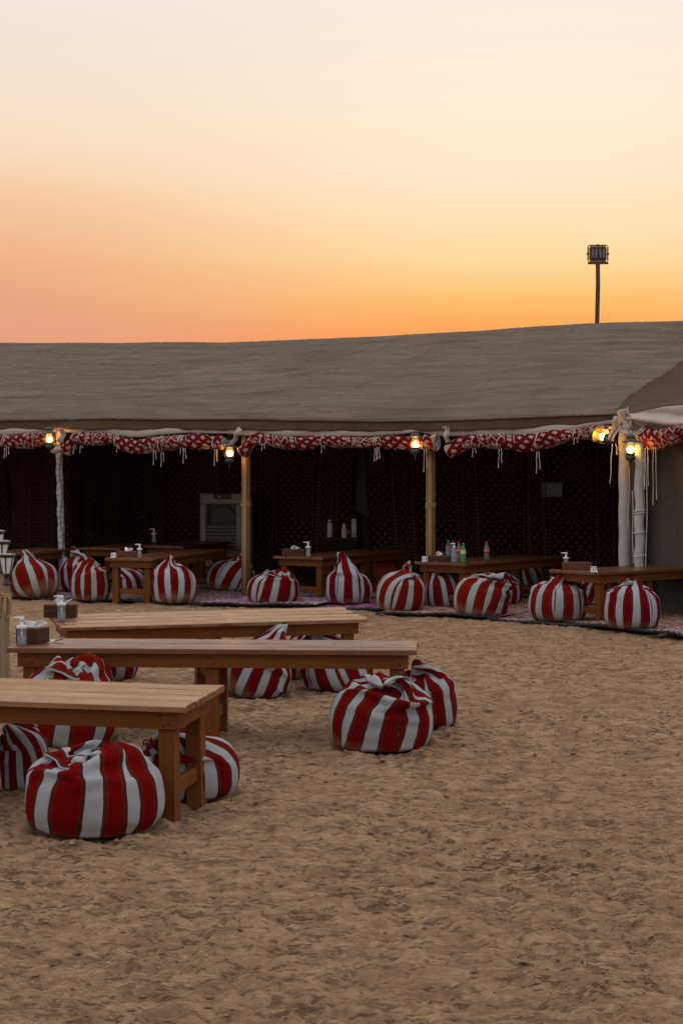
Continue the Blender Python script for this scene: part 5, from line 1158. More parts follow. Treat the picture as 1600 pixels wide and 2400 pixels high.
-15,-4,-1,0,4,9,1,-2,1,-5,10,14,-6,-2,4,0,12,-3,-7,9,7,-8,2,-5,-15,5,1,0,-3,-4,-10,1,0,-11,5,-2,-23,2,6,-10,0,12,9,5,-2,0,4,11,0,4,2,-7,0,9,-9,8,-4,3,3,-1,-11,-10,1,3,-5,4,-22,-2,5,6,0,-10,
-14,-1,-6,6,-6,4,11,4,3,4,-13,15,13,-3,1,-5,-5,6,10,-6,2,3,-4,2,0,-23,-9,-1,-3,-5,13,-15,1,9,-11,8,-25,14,-11,4,-1,-4,24,6,9,3,-8,-7,15,1,1,-8,5,-14,13,4,-8,6,3,-4,-7,-10,-11,-2,2,2,-1,2,-15,-5,11,-7,
-18,-15,18,3,13,2,-19,15,13,2,7,-11,-7,10,1,12,-5,7,-4,-9,5,-4,-12,-5,9,12,-9,-25,-4,-4,-1,5,6,0,-8,-2,14,0,-2,3,-1,-1,1,0,1,-4,0,2,-4,-1,-1,0,-3,-3,-1,1,0,-1,1,0,-3,2,0,1,0,2,2,1,2,-2,4,3,
-3,11,10,9,10,13,5,4,2,0,-2,-2,-5,-6,-8,-10,-9,-12,-10,-11,-11,-9,-14,-4,-5,-3,-2,1,2,4,6,7,5,8,9,9,8,8,9,9,5,4,5,3,2,0,0,-4,-4,-6,-6,-8,-9,-9,-10,-9,-7,-8,-3,-10,-5,-4,-3,-1,0,3,3,5,9,10,8,10,
1,10,10,8,8,3,6,4,1,2,-2,-2,-4,-6,-7,-7,-9,-8,-10,-9,-9,-8,-6,-6,-6,-5,-2,-1,2,2,4,7,8,6,9,9,1,4,3,6,4,4,1,0,2,1,0,-1,-3,-1,-3,-3,-5,-5,-5,-5,-5,-5,-2,-4,0,-3,0,-4,1,1,3,2,4,5,6,3,
0,3,2,0,0,1,4,5,1,0,0,-2,0,-4,-3,-4,-2,-1,-1,-1,-3,-2,-4,-1,-5,1,-1,6,1,1,1,1,0,1,0,4,0,1,1,1,3,1,0,0,2,1,0,0,-2,-1,-2,-1,-1,-2,-1,-2,-1,-2,-1,-1,0,0,0,-2,1,1,0,1,1,0,2,1,
0,0,1,1,0,0,1,1,-1,1,-1,0,0,-1,0,0,-2,0,-1,-1,0,0,-1,0,-1,0,1,-1,0,0,1,0,1,0,1,0,-1,1,0,0,0,1,0,-1,1,-1,0,0,1,0,-1,-1,1,0,0,0,0,0,0,-1,1,0,-1,1,-1,1,-1,1,-1,1,-1,1,
0,-1,0,0,0,-1,0,0,0,-1,1,0,-1,1,0,1,0,0,0,1,0,0,1,0,0,1,0,0,1,-1,0,-1,0,0,0,-1,0,0,-1,0,-1,-1,0,3,-3,1,-1,-1,0,0,1,1,0,1,0,0,0,1,0,1,0,0,1,1,-3,-1,5,0,-3,-1,1,-1,
-1,-2,-2,1,-5,3,6,-10,3,3,-8,4,2,0,2,-1,4,-1,1,1,2,3,-3,7,2,-9,8,2,-1,-8,-5,-2,3,3,-3,1,-1,1,-1,-5,9,-2,-9,-5,-1,4,-2,1,0,1,2,5,-1,2,0,0,3,4,1,0,4,0,-13,-6,7,8,-3,-1,-2,-1,1,-1,
0,-1,1,1,-6,-5,-2,-3,7,-7,-2,1,4,-4,0,1,5,3,3,2,-3,2,6,5,7,1,-3,-1,10,1,-1,-5,-2,-11,-1,-2,-3,-1,-5,-2,0,-2,1,9,-10,-4,14,-14,4,2,3,2,-3,2,1,4,8,-8,10,-6,1,7,0,5,-13,-5,1,10,0,-1,-2,-5,
-4,-6,0,-5,-1,2,0,-4,5,3,-6,2,1,-1,1,1,6,4,1,-1,-1,13,-8,6,5,-2,8,-9,-7,9,1,-3,0,0,-8,0,-4,-3,-4,0,-6,0,-1,10,-2,-7,3,0,-4,5,-3,6,-1,3,3,6,1,-11,20,-4,-6,15,-6,8,-7,-5,3,2,-5,-1,-2,-2,
-7,2,-8,2,3,-9,2,-6,0,4,1,0,-2,4,5,-3,6,-1,5,1,3,7,-10,17,-12,-8,12,9,-4,6,-6,0,3,-10,0,-14,2,-14,2,-2,-2,6,-9,0,1,-1,0,1,-1,3,-2,3,1,1,4,12,-3,-3,-1,4,19,-6,-8,1,10,-1,0,-1,-7,8,-6,1,
2,1,-7,-5,-10,2,3,-3,-4,5,-8,5,-2,0,12,-1,-2,7,5,-3,6,5,0,-17,17,15,-5,-11,8,1,2,-4,4,-11,1,1,15,-3,-7,-9,4,-17,1,2,2,-7,1,1,0,2,-3,4,7,1,3,4,6,2,6,-4,-21,18,17,-4,-4,0,4,-1,-7,3,-3,-5,
6,-5,8,-19,-1,9,-11,-2,0,-7,9,-8,4,1,1,5,-2,9,2,1,4,7,-3,2,-6,-8,9,6,13,-6,0,-1,-4,-5,1,-2,-7,10,-2,10,-26,-2,6,-4,-7,5,-5,8,-8,0,3,10,6,-3,1,3,2,4,-4,17,4,-12,-3,5,2,8,-3,-1,-1,0,-9,3,
-1,-6,6,6,-8,-17,-2,0,2,2,-1,0,3,-6,5,5,7,1,6,-4,1,4,1,-1,21,0,-10,4,-2,0,2,-1,1,-16,3,1,15,-22,-1,8,4,-13,-12,-1,-2,0,3,3,-2,7,4,-1,9,0,-4,7,-5,6,2,1,7,10,4,-6,-3,-3,-7,4,6,3,-4,-16,
3,3,-20,0,12,1,-14,-6,0,-1,2,2,7,-1,-2,0,10,12,-8,3,1,-3,1,10,-3,3,8,-4,-1,-10,10,-11,1,17,-16,7,5,1,-10,-11,5,3,16,-5,-7,-7,5,2,7,-2,-11,-3,-10,8,16,6,11,-13,3,7,-3,-5,2,-2,4,-3,-19,10,-2,6,5,0,
-1,5,14,-9,-6,10,-5,1,-1,4,-8,-4,0,8,7,-5,-8,-12,0,-3,4,17,14,-12,-6,0,-5,10,-8,4,5,-13,-8,-11,9,-1,-2,2,-2,3,2,0,2,2,2,-1,2,3,-1,0,1,1,0,-2,-1,0,-1,-1,0,-1,-5,1,-2,-2,-2,0,0,0,-1,-1,2,0,
-3,2,2,1,-1,0,1,-2,-1,-2,6,-4,-2,2,2,1,-1,-2,-2,2,2,1,-4,8,-9,2,2,2,-1,-3,-2,7,-5,-2,2,3,6,-1,-3,-2,3,-1,-1,1,2,2,-6,3,2,-1,-2,-1,0,4,2,-2,-4,-1,5,-7,8,-2,-2,-1,1,3,2,-8,2,6,-2,-4,
13,-7,1,2,-4,3,-3,3,-2,1,0,1,-1,-1,1,1,1,-3,1,-1,1,1,-3,0,1,-1,1,-1,0,1,-2,3,3,-3,-2,5,14,10,1,-6,1,-3,4,-1,0,-3,-1,-1,2,0,-3,-3,0,0,-1,1,2,-1,4,-1,5,-3,2,-3,0,-1,4,-2,1,0,6,-7,
27,-4,-1,5,1,0,-3,-2,0,0,0,1,0,0,2,2,0,0,0,-1,-2,0,-2,0,-5,5,-2,4,1,1,-1,1,-1,0,-4,4,27,0,0,0,-1,0,1,0,-1,0,1,0,-1,0,0,0,0,1,-1,0,0,0,0,0,1,0,0,0,0,0,0,-1,1,0,0,0,
27,1,0,0,0,0,-1,0,0,1,-1,0,0,1,0,0,0,-1,0,0,1,-1,0,0,0,0,0,0,0,0,0,1,-1,0,1,0,28,-1,0,0,0,0,1,-1,1,0,0,0,0,-1,0,0,0,0,1,0,-1,1,0,0,-1,0,1,0,0,0,-1,0,1,-1,0,0,
27,0,1,-1,1,0,-1,1,-1,0,1,0,0,0,0,-1,0,1,-1,0,0,0,0,0,1,0,-1,0,0,0,1,-1,0,1,0,-1,27,0,0,0,0,0,0,0,0,1,-1,0,0,0,0,1,-1,0,0,0,1,-1,0,0,0,0,0,0,0,0,0,0,0,0,-1,2,
28,-6,1,1,0,-1,6,-6,6,1,-4,2,-4,-2,5,-5,4,1,-1,-1,2,-2,4,-3,-5,5,0,0,-2,5,0,-1,-2,4,-6,3,24,5,0,-2,2,-3,-2,2,-4,2,-1,1,6,-2,-6,5,-2,-1,3,-1,-3,1,4,-2,0,-3,2,1,5,-5,1,-3,5,-1,5,-6,
29,-1,-1,3,-4,2,-2,-4,5,-9,4,-7,5,0,0,-1,-1,-7,8,7,-2,4,-2,-5,2,3,2,-1,-16,-2,3,12,-13,7,7,2,-7,8,-8,15,0,2,6,2,-12,11,-1,-3,4,-7,0,-1,-1,11,-18,1,16,2,-9,10,0,-7,-5,-5,13,5,-5,-16,8,4,-5,-10,
13,-14,8,-5,11,4,-7,-2,6,6,-6,-4,2,-4,1,8,-3,-2,3,-8,-5,11,7,-6,-6,10,-12,14,2,-7,-6,4,2,-13,-4,1,9,-8,9,4,-16,-2,12,8,-3,-1,6,-1,-15,12,-6,5,-5,-10,7,9,-8,-18,24,12,-1,-14,12,-12,8,-4,8,-14,5,3,-16,4,
-1,11,4,-3,4,-14,-17,14,-1,-1,19,1,-9,-8,7,-1,-1,-3,11,0,-1,-14,-9,17,14,3,-2,-2,-3,0,-2,-1,-10,-11,9,16,21,-7,-7,0,3,11,-13,-19,23,-2,1,1,5,-13,-2,-12,17,3,-21,14,4,10,-26,-1,19,9,4,-3,-3,-6,3,5,-14,14,-4,-9,
5,9,-25,-3,15,7,10,-11,3,12,-14,8,-7,2,-4,3,-7,0,-1,-15,-3,9,8,-12,-4,15,6,17,-4,-1,-9,3,-2,-4,4,-13,-7,15,0,-25,1,9,18,0,-7,7,-3,6,-4,2,-8,-14,7,7,11,-19,6,-9,15,-8,-9,-6,12,11,5,2,-15,9,2,-18,18,-5,
-8,8,10,-3,-21,-7,7,27,-12,0,16,-12,1,5,-5,-8,8,-8,-8,18,-1,9,-29,4,-7,4,0,-2,15,15,1,-9,4,-2,-7,7,1,-10,16,-1,-5,-9,-11,2,16,1,10,4,-1,-2,-1,6,-19,7,0,2,2,7,1,-20,-5,-7,-3,3,1,15,13,-5,-2,7,-10,9,
12,-19,1,10,4,-7,-4,-3,2,1,-6,18,5,-3,-3,5,-14,11,13,-18,-2,6,0,-1,-9,-7,-6,0,0,2,23,-3,0,-1,1,-8,2,6,-14,13,-5,10,-10,1,-5,-3,-2,4,10,0,5,1,1,-13,7,-3,-2,3,0,0,6,-16,-5,-4,0,-1,-1,20,-2,7,-6,-1,
1,12,-7,-4,4,2,11,-13,-4,-2,0,-7,10,3,1,-3,16,-2,-14,2,-4,-4,7,-1,-2,11,-5,-17,-1,2,-7,11,9,-15,12,-2,6,2,14,-14,2,3,5,-4,-1,-18,-7,-4,6,11,5,-3,3,15,-11,8,-12,-10,3,5,7,6,-4,2,-25,-2,6,-7,13,12,-13,-1,
11,-11,5,14,7,-4,-9,6,-10,-3,-11,-11,-9,5,8,11,-1,-8,10,1,15,-10,2,10,4,-10,3,-6,7,-18,-12,-5,-5,9,13,11,19,-2,-7,3,1,-4,1,1,3,-7,3,7,-7,2,1,5,-4,-4,2,4,1,1,2,1,-7,4,0,0,-3,3,0,0,1,-7,6,1),
'peak': (
-7,-4,1,66,-1,447,
57,-2,0,-5,-6,-12,-9,-9,-10,-10,-11,-10,-9,-9,-7,-6,-5,-1,-2,1,1,4,9,12,9,9,11,9,11,9,9,9,7,7,4,1,54,-1,-5,-3,-5,-5,-7,-7,-9,-10,-10,-9,-9,-7,-7,-5,-4,-4,0,0,4,4,5,4,6,9,9,11,9,10,9,7,7,5,4,4,
53,0,-3,-5,-5,-5,-6,-10,-10,-9,-8,-10,-8,-8,-6,-5,-4,-2,-2,1,2,4,4,6,9,10,8,9,9,9,9,7,7,6,4,2,23,0,0,-1,-4,-1,-2,-4,-4,-5,-6,-4,-5,-2,-3,-4,-1,-1,1,4,-3,2,2,4,4,3,5,4,4,5,3,5,2,-1,2,1,
17,-1,-2,0,0,-2,-5,-3,-2,-2,-1,-2,-2,-4,-3,-1,0,-1,1,-2,7,3,2,0,0,1,0,3,3,1,3,1,2,4,0,0,7,1,0,-1,-1,-1,-1,-1,-1,-2,-1,-2,-1,-1,-1,-1,-1,0,0,2,1,0,0,0,2,1,2,1,1,2,1,1,0,0,0,1,
3,-1,1,1,-1,0,-1,-1,0,0,-2,0,-1,0,0,-1,1,-1,0,1,0,0,1,1,0,0,1,0,0,1,0,0,1,0,0,0,0,1,0,-1,0,0,0,0,0,0,1,0,0,-1,0,1,-1,0,1,0,0,0,0,0,0,0,0,0,0,-1,0,0,0,0,0,0,
-1,-1,0,0,1,0,0,1,0,0,0,0,1,2,-2,3,3,1,-1,-1,-1,1,-1,-1,-1,-1,-1,0,0,-1,-1,0,0,-1,1,0,-1,0,0,0,0,1,-1,1,-1,1,2,1,2,-4,4,6,-5,4,1,-2,-2,-4,-1,3,0,-2,0,-2,-1,1,-2,0,0,0,0,0,
-6,2,2,2,-6,2,5,-2,1,0,-2,5,-4,3,9,3,0,-2,2,0,-1,-6,-3,-5,0,2,-2,1,1,0,2,-3,-4,-1,-2,0,-10,1,1,7,6,-3,-7,1,2,0,3,-2,2,7,10,-13,13,-2,1,1,0,7,-11,-8,-2,-3,1,-1,-1,0,-3,-5,1,-1,-2,1,
-16,-2,0,3,6,0,3,0,2,10,0,-1,9,0,1,13,-5,-1,-4,2,4,-7,3,3,-2,-13,-3,-3,-2,-7,-13,3,-3,2,4,-4,-19,5,0,-2,14,0,7,3,1,-6,1,4,-2,4,1,6,-3,6,-8,7,-5,5,-6,-1,-4,3,-7,-2,-4,-11,2,2,-6,3,-5,3,
-12,0,-4,-2,1,24,-3,0,-1,0,3,4,-3,6,-10,13,-2,0,1,-1,1,-4,3,0,2,0,-6,-6,-10,-3,1,-4,7,-11,2,1,-18,-3,6,-3,-1,11,6,2,1,3,3,-2,2,-3,5,6,2,0,1,0,-1,1,-1,-6,0,1,2,-2,-2,-12,1,-9,-2,-2,-2,-4,
-16,2,1,-2,13,-1,2,0,6,1,-4,0,7,-5,14,-15,14,1,4,-4,-1,-3,-2,-2,0,5,-1,-5,1,-3,-20,2,-3,-2,-1,1,-19,1,-2,8,8,-6,8,6,-3,-1,8,2,-5,6,3,2,-4,0,2,-2,2,-1,1,2,-7,-1,-9,-1,8,13,-10,-19,0,4,-5,-5,
-19,12,-6,11,3,2,-6,-3,9,-1,5,1,2,1,3,-5,6,0,5,-11,0,0,6,-7,3,1,-2,-2,-3,6,6,-12,-17,7,-13,5,-10,1,4,9,-11,0,4,-2,4,6,4,-2,1,5,-4,8,-5,0,3,3,-9,7,-7,7,2,-5,-4,-3,-5,4,7,5,-15,-25,9,4,
14,-18,7,0,5,-5,-11,13,-10,18,-9,2,7,4,-3,3,-4,-3,-10,10,9,-14,9,-5,-2,0,2,-12,5,2,7,-8,-2,10,-10,-5,6,3,1,-2,-6,-13,10,-9,8,9,-1,-1,-4,18,-7,3,-11,11,6,0,-16,0,6,7,-9,-9,-5,11,-5,1,4,0,7,-15,15,-3,
-3,3,13,-4,-17,-4,3,6,23,-21,8,0,8,-3,-6,8,0,-6,9,-9,13,0,-19,7,-2,4,-1,10,-9,-8,5,8,-1,-7,13,-11,23,-19,-10,6,-13,2,1,20,-16,14,-4,7,0,-7,14,-11,11,-6,-16,4,13,-6,-4,-3,8,-1,5,-16,15,-8,-1,6,9,-6,-3,14,
5,3,-14,-7,17,2,-4,-3,-5,-11,20,5,18,-8,-15,-16,26,7,0,-16,-2,12,-5,-1,-5,-3,10,-2,-6,4,-9,9,5,9,-21,8,2,3,1,-12,3,4,4,-9,10,9,-6,5,-7,9,-5,-4,-13,19,-5,-2,-9,14,3,-3,-7,-2,-6,12,-15,-4,-9,18,-4,18,-7,2,
-3,7,6,-2,-5,4,4,3,-3,0,1,2,-5,-8,11,8,-9,-20,11,16,-5,-15,11,-7,2,-1,-3,-7,3,-3,4,-17,7,-1,15,-15,-11,2,0,2,1,1,1,2,2,1,0,1,2,0,1,0,-1,0,-1,-1,0,-1,-1,-2,-1,-2,-1,-1,-1,-1,0,-1,-2,2,0,-1,
-4,9,9,9,9,14,6,4,2,2,-2,-3,-4,-7,-7,-10,-10,-4,-12,-12,-10,-12,-8,-10,-8,-2,-2,-1,2,3,4,7,7,8,9,11,1,11,9,9,6,3,6,5,3,0,0,-2,-5,-6,-7,-6,-8,-15,-9,-8,-9,-7,-8,-4,-5,-4,-2,-1,1,1,4,5,7,7,10,8,
0,9,10,8,7,6,5,4,3,1,-1,-2,-4,-5,-7,-7,-8,-9,-9,-9,-10,-8,-8,-7,-4,-4,-3,0,0,3,3,5,6,9,8,9,1,4,4,4,4,1,5,3,2,1,0,-2,-3,-3,-3,-5,-4,-4,-3,-5,-3,-5,-4,-2,-3,-4,3,-2,-2,0,4,2,4,5,3,3,
1,2,2,3,3,2,-2,-2,-1,-1,0,0,2,2,-1,-1,-3,-2,-3,-2,-2,1,-1,-2,-2,-2,-8,0,2,2,0,2,2,0,4,4,0,2,2,1,1,0,1,2,0,1,0,0,-1,-2,-1,-1,-1,-2,-1,-1,-1,-3,-1,-1,-1,-1,1,-1,-1,0,1,1,2,2,1,1,
0,1,0,1,0,1,1,-1,1,0,-1,0,1,-1,1,-1,0,-1,-1,0,-2,0,0,-1,0,0,-1,-1,1,0,-1,1,0,1,1,1,1,0,0,-1,1,0,-1,1,-1,0,1,0,-1,1,0,1,-1,1,-1,-1,1,0,-1,0,-1,0,0,1,-1,1,1,-1,0,0,0,0,
0,0,0,0,0,-1,0,-1,1,-1,2,0,-1,-1,3,-1,0,0,2,1,0,0,0,0,0,-2,1,0,-1,0,0,1,-1,0,-1,1,1,-1,0,0,0,0,-1,1,-1,1,-5,-1,-1,9,-2,-2,3,0,1,0,0,-1,0,3,1,1,-1,-1,0,-6,4,-2,1,0,0,-1,
1,0,0,0,-6,2,5,-4,0,-3,6,-8,15,-5,-7,-1,5,1,1,1,0,0,-2,-4,-1,2,1,11,0,-5,-10,4,2,1,0,0,1,-1,0,1,4,-3,-17,-1,-3,-1,5,29,-11,-8,-1,11,-6,1,2,1,1,3,1,-5,-1,-4,-2,-9,-1,8,8,4,-2,-1,0,-2,
2,-1,-4,-1,-1,-9,-4,2,8,21,-1,-18,-9,6,5,1,0,2,1,5,2,-2,2,10,0,-7,-3,-8,0,10,10,-8,0,-4,-3,0,2,-2,0,-2,2,-7,19,2,1,-13,-10,-5,14,-8,-2,5,4,0,4,1,0,3,-1,4,0,3,-7,-5,2,9,-2,-5,2,-3,-1,-2,
0,-3,-1,-2,-3,18,-4,-3,-4,-9,-6,3,5,3,2,1,0,1,4,3,1,2,3,-4,6,2,-1,-4,6,-2,-5,3,-8,2,0,-3,2,-3,-4,-3,3,-12,1,4,-5,-2,2,12,-5,2,3,-3,3,2,6,3,2,4,1,-1,2,-2,5,2,-13,3,3,3,-2,-5,-1,-2,
1,-5,-3,-1,-8,0,3,-3,-5,-4,6,7,-2,2,1,0,6,4,5,1,4,3,-1,1,3,4,-2,1,-5,-3,2,3,1,-6,-1,-5,3,-10,-1,0,-7,1,-4,1,-7,7,13,-5,-5,-1,13,2,-5,3,7,-1,3,-2,7,5,-2,0,3,1,-3,-8,2,0,0,5,-11,-1,
0,-3,-4,-5,-7,4,-3,-5,4,2,9,-6,-1,0,5,-2,8,6,-5,4,7,6,2,-2,3,1,-2,3,-1,-6,-2,0,2,-1,-3,-4,-5,3,-5,-5,-5,0,-1,-2,0,10,0,-7,-1,2,-1,8,4,4,-1,8,1,9,0,3,-4,4,0,1,-2,-4,-1,0,-12,-3,7,0,
-14,3,-3,-9,8,-5,-5,5,5,12,-13,1,-1,6,-2,4,3,3,2,2,9,-11,14,2,2,-2,2,-2,4,-4,-3,-9,7,-5,-4,-6,-8,-2,-1,-9,3,-2,2,-3,7,2,-4,-3,3,6,-2,3,1,2,3,8,-6,8,3,2,4,0,2,-1,-1,-1,-8,1,-2,0,-12,-5,
1,-4,-12,5,6,-11,2,1,9,-16,2,-1,0,6,2,7,-3,-3,11,-6,2,3,-9,17,-11,18,1,0,3,-3,-3,-1,-7,2,-13,2,4,-8,11,3,-14,1,-13,9,-7,-3,2,-1,2,1,7,-5,6,0,-14,5,14,-5,-3,-1,15,8,-3,0,9,-1,-8,0,-3,-8,8,-4,
17,-7,-9,9,3,-16,-5,-5,-1,2,-6,2,11,-4,-4,-9,12,2,4,-6,-4,7,-1,-3,28,-10,13,-3,0,2,-6,-2,3,-4,-1,6,9,7,-10,-3,6,3,2,-17,-6,-1,-9,0,12,-3,2,5,-16,12,0,-1,-8,15,-2,-3,-7,8,17,3,2,-4,5,-6,-8,11,0,0,
7,0,12,-12,-15,8,1,1,-9,-12,7,5,-14,3,-1,2,6,-7,4,6,7,-9,18,4,-12,-4,-9,19,3,10,2,-3,3,-9,4,-8,-6,0,-2,-1,0,0,-1,0,1,1,-1,2,1,1,2,0,2,2,0,2,1,1,0,1,0,0,0,0,-1,-1,-1,-2,-1,-1,-2,-1,
-3,2,2,2,0,-1,-1,-1,-1,-2,2,1,2,-1,-3,-1,6,-6,7,-3,-2,-2,2,1,2,-2,-1,-2,2,4,-6,2,1,1,-1,-1,6,-4,0,-2,2,-1,1,-1,2,2,-2,-1,-2,1,3,2,-5,4,-5,3,1,3,-3,-1,-2,0,2,2,-1,-5,5,0,-1,-3,2,1,
5,3,-2,1,-5,2,2,3,-1,-1,-1,1,1,-1,0,-1,0,4,-4,-1,4,-1,1,-3,1,3,-3,0,0,2,0,-2,0,1,-1,0,22,-3,-1,-2,4,1,-7,-1,-1,1,1,0,0,3,1,1,0,-1,4,5,-5,-1,-1,3,-2,-3,5,-2,-3,-3,2,0,0,4,1,-1,
22,1,0,1,-2,-2,5,0,2,0,0,-1,-1,-1,-1,1,0,1,1,-3,3,2,0,-1,0,0,-5,1,0,2,-1,0,1,-2,-1,1,27,0,0,-1,0,1,-1,1,-1,0,0,0,0,0,1,-1,1,0,0,0,0,0,0,0,-1,1,0,-1,1,-1,0,1,0,0,0,0,
28,0,0,-1,1,-1,1,-1,0,0,0,0,1,-1,0,0,0,1,-1,1,0,-1,1,0,0,-1,0,1,-1,1,0,-1,0,0,0,0,27,0,0,1,-1,0,0,0,0,0,1,0,-1,1,0,0,0,0,0,0,-1,0,0,0,0,0,1,-1,1,-1,0,1,0,0,0,0,
28,-1,0,0,0,1,0,0,0,0,-1,0,1,-1,0,0,0,0,0,-1,1,0,0,0,0,1,-1,0,0,0,0,0,0,0,0,0,27,1,0,-1,1,-1,0,0,0,0,-1,1,-2,2,-1,-1,2,-2,1,0,0,1,0,-1,1,-1,0,1,0,1,0,-1,0,0,1,0,
28,-1,4,-6,1,1,3,-1,-3,4,-1,-4,0,3,-4,2,-4,1,0,2,-2,2,1,0,1,1,1,-6,6,-2,3,-3,-1,-2,5,1,21,4,0,2,-1,0,-10,7,-4,-2,2,3,6,-4,-5,4,-3,1,-1,1,-2,-5,12,-1,6,-6,-1,5,-6,1,1,6,-5,3,-7,-1,
26,-3,-9,13,1,-7,1,-5,9,-4,6,0,-11,7,1,-16,10,0,9,-13,7,-1,-9,-2,-3,18,3,-4,0,2,-16,-1,9,7,-4,3,12,3,-2,-14,14,1,0,0,-1,7,-5,-6,10,-5,1,-5,1,-5,1,1,-2,1,2,-5,3,3,5,6,-5,-11,3,8,-3,-1,3,-4,
8,1,3,-4,-2,10,1,0,0,-3,-4,-2,10,-11,6,-4,-4,3,1,-3,1,-2,2,8,-18,1,9,8,1,-4,-2,-1,9,-16,6,2,7,-4,6,1,-8,10,7,0,-4,-17,3,20,-3,-1,-3,-1,-6,2,-2,-1,0,2,2,0,3,-16,3,2,11,3,5,-10,-10,5,-2,6,
3,2,-3,8,-1,4,4,-2,-14,0,9,2,-5,11,-11,9,-8,-8,9,-1,-3,-1,-3,10,-8,3,-6,12,4,1,-10,5,-3,-5,2,-1,3,2,0,4,0,-3,8,-8,1,4,8,3,-3,-11,0,-7,4,7,-7,5,-8,11,-10,8,-2,-3,10,-1,-1,-6,15,-20,11,-1,-5,-6,
8,5,-1,6,-7,-4,5,0,-6,14,2,-3,-11,3,-6,16,-8,1,-6,5,-2,-14,9,-1,4,3,-5,0,3,6,-13,15,-19,16,-5,1,14,-2,5,-7,0,3,-10,8,2,7,0,-16,13,-9,0,-4,10,-3,-15,6,15,-11,1,0,10,-8,3,-3,7,0,-1,-7,12,-12,4,-4,
18,-10,7,-9,2,1,-3,-2,15,0,-7,8,-19,6,7,-6,8,-2,6,-6,-15,22,-17,-4,-4,16,1,9,-6,2,0,2,2,-11,10,-3,6,7,-3,-8,7,-8,-10,4,24,1,1,-7,6,-10,4,-5,7,-4,-4,-6,16,-2,0,-7,5,0,3,-6,2,1,2,3,-9,14,-14,0,
28,-12,-10,11,0,-10,9,2,-4,1,-2,3,-7,2,2,2,0,1,-2,2,-4,-8,16,-4,8,-8,-8,-10,4,19,1,-6,-2,2,-9,7,1,22,-5,2,-5,3,-6,7,-2,0,0,-8,2,6,-2,6,-15,9,8,-4,-7,9,0,-4,3,-5,-3,3,-18,9,10,-2,-4,6,4,-10,
17,-1,7,-1,-8,7,2,-11,-17,-1,15,4,-4,1,3,7,-4,-9,-1,17,0,-9,3,3,-7,5,-4,1,-4,-14,21,0,-3,0,-1,3,24,-15,12,-4,3,-3,2,1,-4,3,-25,15,4,-5,11,-2,4,-2,-2,1,1,2,-2,-3,3,-1,-3,-18,12,1,-7,15,2,-6,5,3,
20,5,-13,11,-1,-1,-6,-3,8,-13,-9,-11,10,14,-4,7,0,7,-2,-5,5,4,-5,3,4,-6,-1,7,-9,-11,-5,-3,10,7,3,6,19,-2,2,-2,0,-2,3,-2,3,-3,5,-2,-1,3,-5,1,4,-2,7,-3,-2,2,-4,2,-4,3,-1,-4,1,3,-7,1,6,-9,6,0),
'peak_tall': (
26,7,-1,-66,20,473,
104,-8,3,1,-6,-1,-5,-11,-16,-15,-14,-12,-8,-10,-9,-4,3,-8,-7,1,0,24,9,12,12,8,8,5,11,5,3,9,-1,9,0,0,46,6,-5,-8,-4,-13,-9,-7,-2,-5,-7,-8,-12,-8,-7,-8,-13,3,6,3,23,-23,2,4,5,10,10,15,8,10,15,5,12,-1,9,4,
49,-2,-5,-5,-7,-7,-8,-9,-9,-8,-8,-7,-6,-5,-3,-6,-2,-3,-2,-1,-12,9,8,6,5,7,9,8,9,13,9,10,6,11,3,1,8,6,-4,0,-2,2,-7,-1,-3,-6,-4,-4,-3,-4,-4,-1,-3,-2,0,1,0,2,2,3,3,5,4,4,3,4,3,6,8,-2,1,2,
10,-4,4,-3,-1,-5,3,-6,-5,-1,-1,-5,-3,-1,-3,-2,-1,-1,-1,2,-1,1,5,0,4,2,2,2,4,2,0,1,-1,4,1,1,3,0,-1,1,-1,-2,-4,2,-1,-2,-2,1,-2,-3,-1,-3,-1,1,1,-1,1,5,-4,2,1,0,2,2,0,1,3,-3,1,1,1,2,
0,0,0,-1,0,-1,0,-3,0,0,-1,-2,0,-1,-2,0,0,-1,0,0,1,0,1,0,1,2,0,1,1,1,0,2,1,-1,1,0,-5,0,1,1,0,0,-1,0,0,-1,0,0,-1,0,0,0,0,0,0,0,0,0,0,1,0,-1,1,0,0,0,0,0,-1,0,0,1,
-7,1,-1,4,-2,0,0,0,0,1,-1,1,1,0,1,0,0,1,0,0,-1,0,0,-1,0,-1,-1,-1,1,-1,1,-2,0,0,-1,1,-7,-5,3,-6,7,3,0,1,-1,0,1,0,1,1,0,1,1,0,0,0,0,0,-1,0,-2,-1,-1,1,-1,1,-2,0,-1,0,-2,-2,
-13,1,-4,4,3,-1,2,1,2,0,0,4,-1,0,-2,6,-1,0,0,0,0,-1,0,-1,0,3,-6,-1,0,-1,-2,-4,-1,-7,6,-3,-16,-4,4,3,-4,12,2,-3,-1,2,0,-2,1,-1,7,-2,2,4,-1,0,0,0,-2,1,-1,0,-4,-2,-1,-1,-8,0,-2,-1,-4,4,
-26,0,6,-5,8,8,-1,4,2,0,1,0,1,11,4,-1,-2,-3,2,-1,-1,1,-2,-4,1,-2,2,-7,-3,-4,6,-14,-1,-3,-1,4,-12,-4,0,1,9,-4,2,1,4,3,4,1,4,-9,9,-8,1,5,3,0,-4,4,-2,1,-4,0,-11,3,1,-6,3,-3,-5,-1,0,1,
-15,0,-4,3,3,7,-2,3,-1,1,3,3,-2,4,-2,12,-3,-3,3,-1,-2,-8,8,0,-5,-2,0,2,-4,-5,-1,3,-7,-1,1,-2,-17,2,1,0,3,2,3,-2,7,-2,-2,2,6,0,-7,-3,15,-3,-7,8,8,-6,-2,-5,5,-11,10,-5,-8,3,-2,3,-4,2,-6,-3,
